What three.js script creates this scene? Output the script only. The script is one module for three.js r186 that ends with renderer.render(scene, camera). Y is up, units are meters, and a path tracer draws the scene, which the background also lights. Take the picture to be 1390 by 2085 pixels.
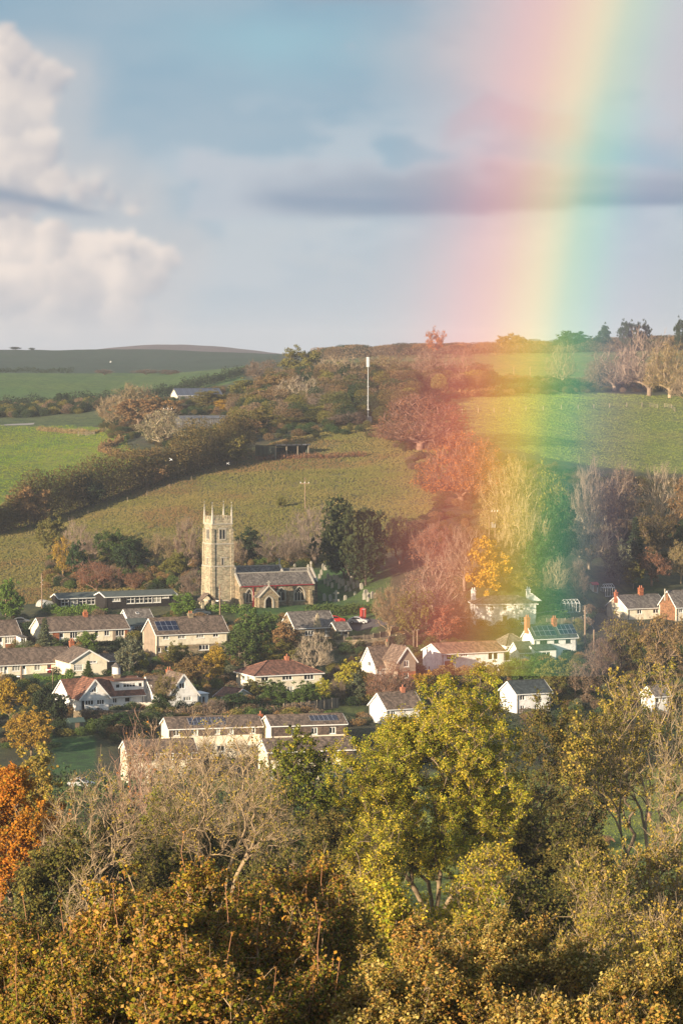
import * as THREE from 'three';
import { mergeGeometries } from 'three/addons/utils/BufferGeometryUtils.js';

// ---------------------------------------------------------------- camera, sky, sun, exposure
const F = 5912, CX = 695, CY = 1042.5, EYE = 75, PITCH = Math.atan((CY - 730) / F);
const scene = new THREE.Scene();
const camera = new THREE.PerspectiveCamera(2 * Math.atan(CY / F) * 180 / Math.PI, 1390 / 2085, 2, 20000);
camera.position.set(0, EYE, 0);
camera.rotation.x = -PITCH;
const SUN_EL = 11.5 * Math.PI / 180, SUN_AZ = 44 * Math.PI / 180;   // low afternoon sun behind the viewer's left shoulder
const toSun = new THREE.Vector3(-Math.sin(SUN_AZ) * Math.cos(SUN_EL), Math.sin(SUN_EL), Math.cos(SUN_AZ) * Math.cos(SUN_EL));
const sun = new THREE.DirectionalLight(new THREE.Color(1, 0.805, 0.57), 5.0);
sun.position.copy(toSun).multiplyScalar(1500).add(new THREE.Vector3(0, 0, -600));
sun.target.position.set(0, 0, -600);
sun.castShadow = true;
Object.assign(sun.shadow.camera, { left: -700, right: 700, top: 400, bottom: -400, near: 10, far: 4000 });
sun.shadow.mapSize.set(4096, 4096);
scene.add(sun, sun.target);
const renderer = new THREE.WebGLRenderer({ antialias: true });
renderer.toneMapping = THREE.LinearToneMapping;
renderer.toneMappingExposure = 2.06;
renderer.shadowMap.enabled = true;
scene.fog = new THREE.FogExp2(new THREE.Color(0.80, 0.86, 1.0), 0.00010);

// ---------------------------------------------------------------- helpers: random, noise, projection
function rng(seed) { let s = seed | 0; return () => { s = (s + 0x6d2b79f5) | 0; let t = Math.imul(s ^ (s >>> 15), 1 | s); t = (t + Math.imul(t ^ (t >>> 7), 61 | t)) ^ t; return ((t ^ (t >>> 14)) >>> 0) / 4294967296; }; }
const hash = (x, y, z) => { let h = Math.imul(x, 374761393) + Math.imul(y, 668265263) + Math.imul(z, 2147483647 ^ 0x5bd1e995) | 0; h = Math.imul(h ^ (h >>> 13), 1274126177); return ((h ^ (h >>> 16)) >>> 0) / 4294967296; };
function noise3(x, y, z) {
  const xi = Math.floor(x), yi = Math.floor(y), zi = Math.floor(z), f = (t) => t * t * (3 - 2 * t);
  const u = f(x - xi), v = f(y - yi), w = f(z - zi), L = (a, b, t) => a + (b - a) * t;
  return L(L(L(hash(xi, yi, zi), hash(xi + 1, yi, zi), u), L(hash(xi, yi + 1, zi), hash(xi + 1, yi + 1, zi), u), v),
    L(L(hash(xi, yi, zi + 1), hash(xi + 1, yi, zi + 1), u), L(hash(xi, yi + 1, zi + 1), hash(xi + 1, yi + 1, zi + 1), u), v), w);
}
function fbm(x, y, z, o = 4) { let s = 0, a = 0.5; for (let i = 0; i < o; i++) { s += a * noise3(x, y, z); x = x * 2.03 + 11.7; y = y * 2.03 + 5.1; z = z * 2.03 + 7.9; a *= 0.5; } return s / (1 - Math.pow(0.5, o)); }
const clamp = (x, a = 0, b = 1) => Math.min(b, Math.max(a, x)), lerp = (a, b, t) => a + (b - a) * t;
const smooth = (a, b, x) => { const t = clamp((x - a) / (b - a)); return t * t * (3 - 2 * t); };
const cP = Math.cos(PITCH), sP = Math.sin(PITCH);
function at(px, py, d) {                                            // the point at distance d that a place in the view looks at
  const a = (px - CX) / F, b = -(py - CY) / F, y = b * cP - sP, z = b * sP + cP, k = d / z;
  return new THREE.Vector3(a * k, EYE + y * k, -d);
}
function project(x, y, z) {
  const dy = y - EYE, depth = -z * cP - dy * sP, up = dy * cP - z * sP * 1;
  return [CX + F * x / depth, CY - F * (dy * cP + (-z) * sP) / depth];
}

// ---------------------------------------------------------------- sky: hazy blue air with sunlit cumulus, computed for every direction
{
  const Wd = 4096, Hd = 2048, data = new Float32Array(Wd * Hd * 4);
  const mix3 = (a, b, t) => [a[0] + (b[0] - a[0]) * t, a[1] + (b[1] - a[1]) * t, a[2] + (b[2] - a[2]) * t];
  const BILLOWS = [[4, 92, 34], [26, 128, 52], [66, 152, 40], [104, 170, 40], [132, 162, 20], [20, 230, 98], [70, 300, 62], [0, 350, 115], [110, 372, 46], [160, 385, 38], [200, 380, 30], [222, 402, 22], [270, 425, 26], [30, 505, 78], [110, 500, 58], [180, 512, 50], [225, 505, 34], [262, 505, 30], [300, 522, 34], [332, 528, 32], [40, 590, 100], [150, 590, 90], [250, 575, 60], [300, 570, 40], [110, 670, 120], [240, 650, 70], [20, 700, 90]];
  for (let r = 0; r < Hd; r++) {
    const el = ((r + 0.5) / Hd - 0.5) * Math.PI, se = Math.sin(el), ce = Math.cos(el);
    for (let c = 0; c < Wd; c++) {
      const i = (r * Wd + c) * 4, th = ((c + 0.5) / Wd - 0.5) * 2 * Math.PI, x = ce * Math.cos(th), z = ce * Math.sin(th);
      let col;
      if (el < -0.02) col = [0.13, 0.125, 0.09];
      else {
        const az = Math.atan2(x, -z), ep = Math.max(0, el), near = Math.abs(az) < 0.5 && el < 0.5;
        const blue = mix3([0.435, 0.53, 0.605], [0.205, 0.375, 0.505], smooth(0.005, 0.13, ep));
        const deep = mix3(blue, [0.13, 0.25, 0.46], smooth(0.15, 1.2, ep));
        const toS = x * toSun.x + se * toSun.y + z * toSun.z;        // warm glow round the sun
        col = mix3(deep, [1.0, 0.80, 0.55], 0.62 * Math.pow(clamp(toS * 0.5 + 0.5), 7));
        const k = 1 / (se + 0.10);                                   // cloud layer seen flatter towards the horizon
        let n = near ? 0 : fbm(x * k * 1.1 + 3, z * k * 1.1, 4.2, 4), cov = smooth(0.50, 0.68, n) * 0.75;
        if (near) {
          const px = CX + F * Math.tan(az), py = 730 - F * Math.tan(el), W = smooth(0.5, 0.25, Math.abs(az)) * smooth(0.5, 0.25, el);
          n = fbm(x * k * 1.1 + 3, z * k * 1.1, 4.2, 4); cov = smooth(0.50, 0.68, n) * 0.75 * (1 - W);
          const q = (sx, sy, s, o) => fbm(px / sx + s, py / sy + s * 1.7, s, o);
          const wx = px + 90 * (q(170, 150, 1.3, 4) - 0.5), wy = py + 90 * (q(170, 150, 7.7, 4) - 0.5);
          const fine = q(75, 65, 9.1, 5) - 0.5, mid = q(240, 150, 21.3, 5) - 0.5;
          // broad thin veils
          col = mix3(col, [0.47, 0.54, 0.60], W * 0.45 * smooth(-0.12, 0.22, q(620, 230, 31.5, 4) - 0.5));
          // pale patch of clear air high in the middle
          col = mix3(col, [0.31, 0.53, 0.62], W * 0.7 * Math.exp(-(((wx - 570) / 210) ** 2) - ((wy - 95) / 70) ** 2));
          // pinkish high cloud in the upper right
          const uR = smooth(650, 1100, wx + mid * 420) * smooth(330, 150, wy + mid * 160 - (wx - 900) * 0.08);
          col = mix3(col, [0.63, 0.575, 0.585], W * 0.74 * uR);
          // lower pale veil across the middle
          const lo = Math.exp(-(((wy - 560 + mid * 130) / 110) ** 2)) * smooth(300, 900, wx);
          col = mix3(col, [0.48, 0.54, 0.60], W * 0.75 * lo);
          // torn veils of cloud through the middle heights
          const tear = q(190, 70, 41.2, 5), puff = q(95, 62, 51.7, 5);
          col = mix3(col, [0.49, 0.565, 0.63], W * 0.75 * smooth(0.46, 0.66, tear + 0.25 * (puff - 0.5)) * smooth(150, 300, py) * smooth(190, 420, px));
          col = mix3(col, [0.53, 0.58, 0.62], W * 0.55 * smooth(0.48, 0.64, puff) * smooth(430, 470, py) * smooth(640, 520, py) * smooth(340, 450, px) * smooth(1000, 800, px));
          // grey-blue bank: ragged heaped top, nearly flat base
          {
            const rise = smooth(330, 560, px), base = 440 - smooth(850, 1390, px) * 20 + fine * 16 + (1 - rise) * 12, sh = 0.5 + 0.5 * (1 - smooth(430, 700, px));
            const pale = clamp(smooth(285 - smooth(700, 1000, px) * 20, 395, py) * 1.15 + (puff - 0.5) * 2.0 * sh + (tear - 0.5) * 1.3 - 0.28) * smooth(base + 14, base - 16, py) * smooth(310, 420, px + mid * 120);
            col = mix3(col, [0.50, 0.545, 0.61], W * 0.7 * smooth(0.12, 0.5, pale));
            const core = clamp(smooth(300 - smooth(700, 1000, px) * 16, 405, py) * 1.2 + (tear - 0.5) * 1.5 + (puff - 0.5) * 1.0 * sh - lerp(0.44, 0.18, smooth(640, 960, px))) * smooth(base + lerp(30, 9, smooth(500, 900, px)), base - lerp(34, 11, smooth(500, 900, px)), py) * smooth(330, 820, px + mid * 260);
            col = mix3(col, mix3([0.315, 0.375, 0.465], [0.205, 0.295, 0.41], smooth(350, 425, py + (tear - 0.5) * 60)), W * lerp(0.6, 0.92, smooth(600, 950, px)) * smooth(0.0, 0.7, core));
            const dark = Math.exp(-(((py - 412 - (px - 700) * 0.02 + fine * 22) / 17) ** 2)) * smooth(420, 640, px + mid * 160) * smooth(980, 800, px); col = mix3(col, [0.235, 0.32, 0.44], W * 0.62 * dark);
            const thin = q(260, 13, 61.3, 4) - 0.5; col = mix3(col, [0.47, 0.49, 0.56], W * clamp(2.2 * thin) * 0.6 * smooth(310, 350, py) * smooth(base, base - 30, py) * smooth(520, 700, px));
          }
          const ridge = px < 990 ? 193 + (990 - px) * 0.62 : 193 + (px - 990) * 0.27 + 6 * Math.sin(px / 40), st = smooth(ridge - 3, ridge + 9, py + fine * 14) * smooth(ridge + 80, ridge + 34, py) * smooth(880, 930, px) * smooth(1230, 1150, px);
          col = mix3(col, [0.44, 0.43, 0.505], W * 0.6 * st);
          // the great sunlit cumulus on one side: heaped round billows
          if (px < 520 && py > -60 && py < 800) {
            const dx = 46 * fine + 26 * (q(26, 24, 15.1, 3) - 0.5), dy = 40 * (q(60, 55, 3.3, 4) - 0.5) + 22 * (q(24, 22, 6.6, 3) - 0.5); let dist = 1e9, lift = 0;
            for (const [bx, by, br] of BILLOWS) { const ex = px + dx - bx, ey = py + dy - by, dd = Math.hypot(ex, ey) - br; if (dd < dist) { dist = dd; lift = clamp((-ex * 0.55 - ey * 0.8) / br, -1, 1); } }
            const soft = py < 430 ? lerp(8, 36, smooth(190, 420, py) * smooth(60, 150, px)) : lerp(9, 55, smooth(560, 690, py)), cum = smooth(soft, -soft, dist) * (1 - 0.45 * smooth(600, 760, py)) * (0.9 + 0.2 * mid);
            const sunny = clamp(0.56 + 0.42 * lift + 1.3 * (q(48, 42, 12.2, 4) - 0.5) + 0.9 * (q(130, 90, 5.4, 3) - 0.5) - 0.32 * (py < 420 ? smooth(150, 400, py) * smooth(30, 160, px) : smooth(520, 660, py)));
            col = mix3(col, mix3([0.50, 0.49, 0.52], [0.93, 0.80, 0.71], sunny), W * clamp(cum));
            col = mix3(col, [0.60, 0.58, 0.585], W * 0.5 * smooth(110, 20, Math.abs(dist)) * (dist > 0 ? 1 : 0) * smooth(40, 140, py));
          }
          // dark scud lying across it
          const sc = Math.exp(-(((py - 402 - px * 0.16 + fine * 26) / (15 - px * 0.03)) ** 2)) * smooth(250, 120, px + fine * 60);
          col = mix3(col, [0.22, 0.30, 0.41], W * 0.85 * sc);
          const tp = Math.exp(-(((py + 6) / 12) ** 2)) * smooth(560, 660, px) * smooth(900, 800, px);
          col = mix3(col, [0.30, 0.29, 0.36], W * 0.6 * tp);
          // milky horizon
          col = mix3(col, [0.50, 0.56, 0.62], W * 0.4 * smooth(560, 735, py));
        }
        const lit = clamp(0.55 + (n - 0.55) * 1.6 + 0.35 * toS);
        col = mix3(col, mix3([0.42, 0.43, 0.48], [0.95, 0.85, 0.74], lit), cov);
      }
      data[i] = col[0]; data[i + 1] = col[1]; data[i + 2] = col[2]; data[i + 3] = 1;
    }
  }
  const tex = new THREE.DataTexture(data, Wd, Hd, THREE.RGBAFormat, THREE.FloatType);
  tex.mapping = THREE.EquirectangularReflectionMapping; tex.magFilter = THREE.LinearFilter; tex.needsUpdate = true;
  scene.background = tex; scene.environment = tex;
  scene.backgroundIntensity = scene.environmentIntensity = 0.495;
}

// ---------------------------------------------------------------- naming and tagging
const used = {};
function numbered(name) { const n = used[name] = (used[name] ?? -1) + 1; return n ? `${name}_${String(n).padStart(3, '0')}` : name; }
function tag(o, label, category, group, kind) { if (label) o.userData.label = label; if (category) o.userData.category = category; if (group) o.userData.group = group; if (kind) o.userData.kind = kind; return o; }
function thing(name, label, category, p, turn = 0, group) { const o = new THREE.Group(); o.name = numbered(name); o.position.copy(p); o.rotation.y = turn; scene.add(o); return tag(o, label, category, group); }
function part(parent, name, g, m, p) { const o = new THREE.Mesh(g, m); o.name = parent === scene ? numbered(name) : name; if (p) o.position.copy(p); o.castShadow = o.receiveShadow = true; parent.add(o); return o; }
const V = (x, y, z) => new THREE.Vector3(x, y, z);
function box(x0, x1, y0, y1, z0, z1) { return new THREE.BoxGeometry(x1 - x0, y1 - y0, z1 - z0).translate((x0 + x1) / 2, (y0 + y1) / 2, (z0 + z1) / 2); }
function merge(list) { return mergeGeometries(list.map((g) => { const k = g.index ? g.toNonIndexed() : g.clone(); for (const n of Object.keys(k.attributes)) if (!['position', 'normal', 'uv', 'color'].includes(n)) k.deleteAttribute(n); return k; })); }
function metres(g) {                                                // uv in metres, along the face each corner lies on
  const p = g.attributes.position, n = g.attributes.normal, uv = new Float32Array(p.count * 2);
  for (let i = 0; i < p.count; i++) {
    const ax = Math.abs(n.getX(i)), ay = Math.abs(n.getY(i)), az = Math.abs(n.getZ(i));
    if (ax > az && ax > ay * 0.8) { uv[2 * i] = p.getZ(i); uv[2 * i + 1] = p.getY(i); } else if (az >= ax && az > ay * 0.3) { uv[2 * i] = p.getX(i); uv[2 * i + 1] = p.getY(i) * (ay > 0.3 ? 1.5 : 1); } else { uv[2 * i] = p.getX(i); uv[2 * i + 1] = p.getZ(i); }
  }
  return g.setAttribute('uv', new THREE.BufferAttribute(uv, 2));
}
function bar(a, b, r0, r1 = r0, sides = 4) {                        // a tapered stick from a to b
  const d = b.clone().sub(a), l = d.length();
  return new THREE.CylinderGeometry(r1, r0, l, sides, 1, false).translate(0, l / 2, 0).applyQuaternion(new THREE.Quaternion().setFromUnitVectors(V(0, 1, 0), d.normalize())).translate(a.x, a.y, a.z);
}

// ---------------------------------------------------------------- procedural textures
function tex(size, f, metresWide, srgb = true) {
  const d = new Uint8Array(size * size * 4);
  for (let y = 0; y < size; y++) for (let x = 0; x < size; x++) { const c = f(x / size, y / size), i = (y * size + x) * 4; for (let k = 0; k < 3; k++) d[i + k] = 255 * clamp(Array.isArray(c) ? c[k] : c); d[i + 3] = 255; }
  const t = new THREE.DataTexture(d, size, size); t.magFilter = THREE.LinearFilter; t.wrapS = t.wrapT = THREE.RepeatWrapping; t.repeat.set(1 / metresWide, 1 / metresWide); if (srgb) t.colorSpace = THREE.SRGBColorSpace; t.needsUpdate = true; return t;
}
function loop(u, v, f, s) {                                         // noise that tiles: a torus in three dimensions is enough here
  const a = u * 2 * Math.PI, b = v * 2 * Math.PI; return fbm(Math.cos(a) * f + 40 + Math.cos(b) * f * 0.6, Math.sin(a) * f + 40 + s, Math.sin(b) * f + 40 + Math.cos(b) * 0.8 * f, 4);
}
const cell = (x, y, s) => hash(Math.floor(x), Math.floor(y), s);
const mottle = tex(512, (u, v) => 0.965 + 0.30 * (loop(u, v, 2.2, 1) - 0.5) + 0.12 * (loop(u, v, 9, 5) - 0.5), 7);
const grassMap = tex(1024, (u, v) => { const n = loop(u, v, 3, 2) - 0.5, m = loop(u, v, 14, 9) - 0.5, k = hash(u * 1024 | 0, v * 1024 | 0, 3) - 0.5; const g = 0.80 + 0.5 * n + 0.5 * m + 0.25 * k; return [g * (1 + 0.25 * n), g, g * (0.92 - 0.2 * n)]; }, 23);
const grassBump = tex(512, (u, v) => 0.5 + 0.9 * (loop(u, v, 16, 3) - 0.5) + 0.25 * (hash(u * 512 | 0, v * 512 | 0, 8) - 0.5), 9, false);
const stoneMap = tex(512, (u, v) => { const r = Math.floor(v * 24), o = (r % 2) * 0.5 + hash(r, 1, 2) * 0.4, w = 12, c = hash(Math.floor(u * w + o) % w, r, 4), e = loop(u, v, 4, 7) - 0.5, f = (v * 24) % 1, h = (u * w + o) % 1, j = f < 0.1 || h < 0.05 ? 0.92 : 1, t = (0.80 + 0.22 * (c - 0.5) + 0.35 * e) * j; return [t * 1.05 + 0.06 * (hash(r, Math.floor(u * w + o) % w, 9) - 0.5), t, t * 0.88]; }, 6.4);
const tileMap = tex(512, (u, v) => { const r = Math.floor(v * 32), c = hash(Math.floor(u * 32 + (r % 2) * 0.5) % 32, r, 6), f = (v * 32) % 1, e = loop(u, v, 3, 4) - 0.5; return (0.80 + 0.30 * (c - 0.5) + 0.5 * e) * (f < 0.16 ? 0.66 : 1); }, 9);
const tileBump = tex(256, (u, v) => ((v * 16) % 1 + 0) * 0.8 + 0.2 * hash(u * 16 | 0, v * 16 | 0, 2), 4.5, false);
const boardMap = tex(256, (u, v) => ((v * 14) % 1 < 0.1 ? 0.5 : 0.78 + 0.3 * (hash(v * 14 | 0, 2, 1) - 0.5) + 0.3 * (loop(u, v, 3, 4) - 0.5)), 2.8);
const paleMap = tex(256, (u, v) => ((u * 16) % 1 < 0.14 ? 0.45 : 0.78 + 0.4 * (hash(u * 16 | 0, 2, 1) - 0.5) + 0.3 * (loop(u, v, 3, 4) - 0.5)), 2.4);
const mat = (r, g, b, o = {}) => new THREE.MeshStandardMaterial({ color: new THREE.Color().setRGB(r, g, b), roughness: 0.9, side: THREE.DoubleSide, ...o });
const M = {
  white: mat(0.90, 0.89, 0.87, { map: mottle }), cream: mat(0.86, 0.78, 0.61, { map: mottle }), paleBlue: mat(0.62, 0.68, 0.76, { map: mottle }), taupe: mat(0.32, 0.25, 0.19, { map: mottle }),
  brickPale: mat(0.34, 0.19, 0.13, { map: stoneMap }), brick: mat(0.46, 0.17, 0.10, { map: stoneMap }), stone: mat(0.52, 0.50, 0.46, { map: stoneMap }), stoneDark: mat(0.37, 0.325, 0.275, { map: stoneMap }), dressed: mat(0.47, 0.435, 0.37, { map: mottle }),
  brownTile: mat(0.26, 0.185, 0.135, { map: tileMap, bumpMap: tileBump, bumpScale: 0.05 }), redTile: mat(0.30, 0.135, 0.085, { map: tileMap, bumpMap: tileBump, bumpScale: 0.05 }), orangeTile: mat(0.40, 0.235, 0.15, { map: tileMap, bumpMap: tileBump, bumpScale: 0.05 }),
  slate: mat(0.27, 0.235, 0.205, { map: tileMap, bumpMap: tileBump, bumpScale: 0.03, roughness: 0.9 }), slateWarm: mat(0.25, 0.215, 0.18, { map: tileMap, bumpMap: tileBump, bumpScale: 0.03, roughness: 0.75 }), greenSlate: mat(0.085, 0.105, 0.10, { map: tileMap, roughness: 0.7 }), felt: mat(0.095, 0.115, 0.10, { map: mottle, roughness: 0.85 }),
  tileHung: mat(0.19, 0.135, 0.105, { map: tileMap, bumpMap: tileBump, bumpScale: 0.04 }), board: mat(0.028, 0.022, 0.02, { map: boardMap }), frame: mat(0.85, 0.85, 0.83, { roughness: 0.45 }), frameDark: mat(0.04, 0.035, 0.03, { roughness: 0.5 }), pane: mat(0.02, 0.024, 0.028, { roughness: 0.08 }), panePale: mat(0.30, 0.30, 0.27, { roughness: 0.25 }),
  solar: mat(0.022, 0.028, 0.055, { roughness: 0.12, metalness: 0.3 }), alu: mat(0.55, 0.55, 0.56, { roughness: 0.4, metalness: 0.6 }), red: mat(0.55, 0.03, 0.02, { roughness: 0.35 }), redDark: mat(0.28, 0.02, 0.03, { roughness: 0.5 }), doorBlue: mat(0.25, 0.32, 0.42), pot: mat(0.42, 0.16, 0.09),
  pole: mat(0.27, 0.185, 0.12, { map: mottle }), fence: mat(0.33, 0.27, 0.20, { map: paleMap }), rail: mat(0.36, 0.30, 0.22, { map: mottle }), tarmac: mat(0.075, 0.07, 0.072, { map: mottle }), grave: mat(0.50, 0.46, 0.38, { map: mottle }), steel: mat(0.36, 0.38, 0.40, { roughness: 0.5, metalness: 0.5 }), sheet: mat(0.14, 0.17, 0.13, { map: paleMap, roughness: 0.6 }), sheetGrey: mat(0.26, 0.26, 0.27, { map: paleMap, roughness: 0.6 }), tyre: mat(0.02, 0.02, 0.02), silver: mat(0.55, 0.57, 0.60, { roughness: 0.25, metalness: 0.5 }), plastic: mat(0.75, 0.76, 0.76, { roughness: 0.3 }),
};

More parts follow.
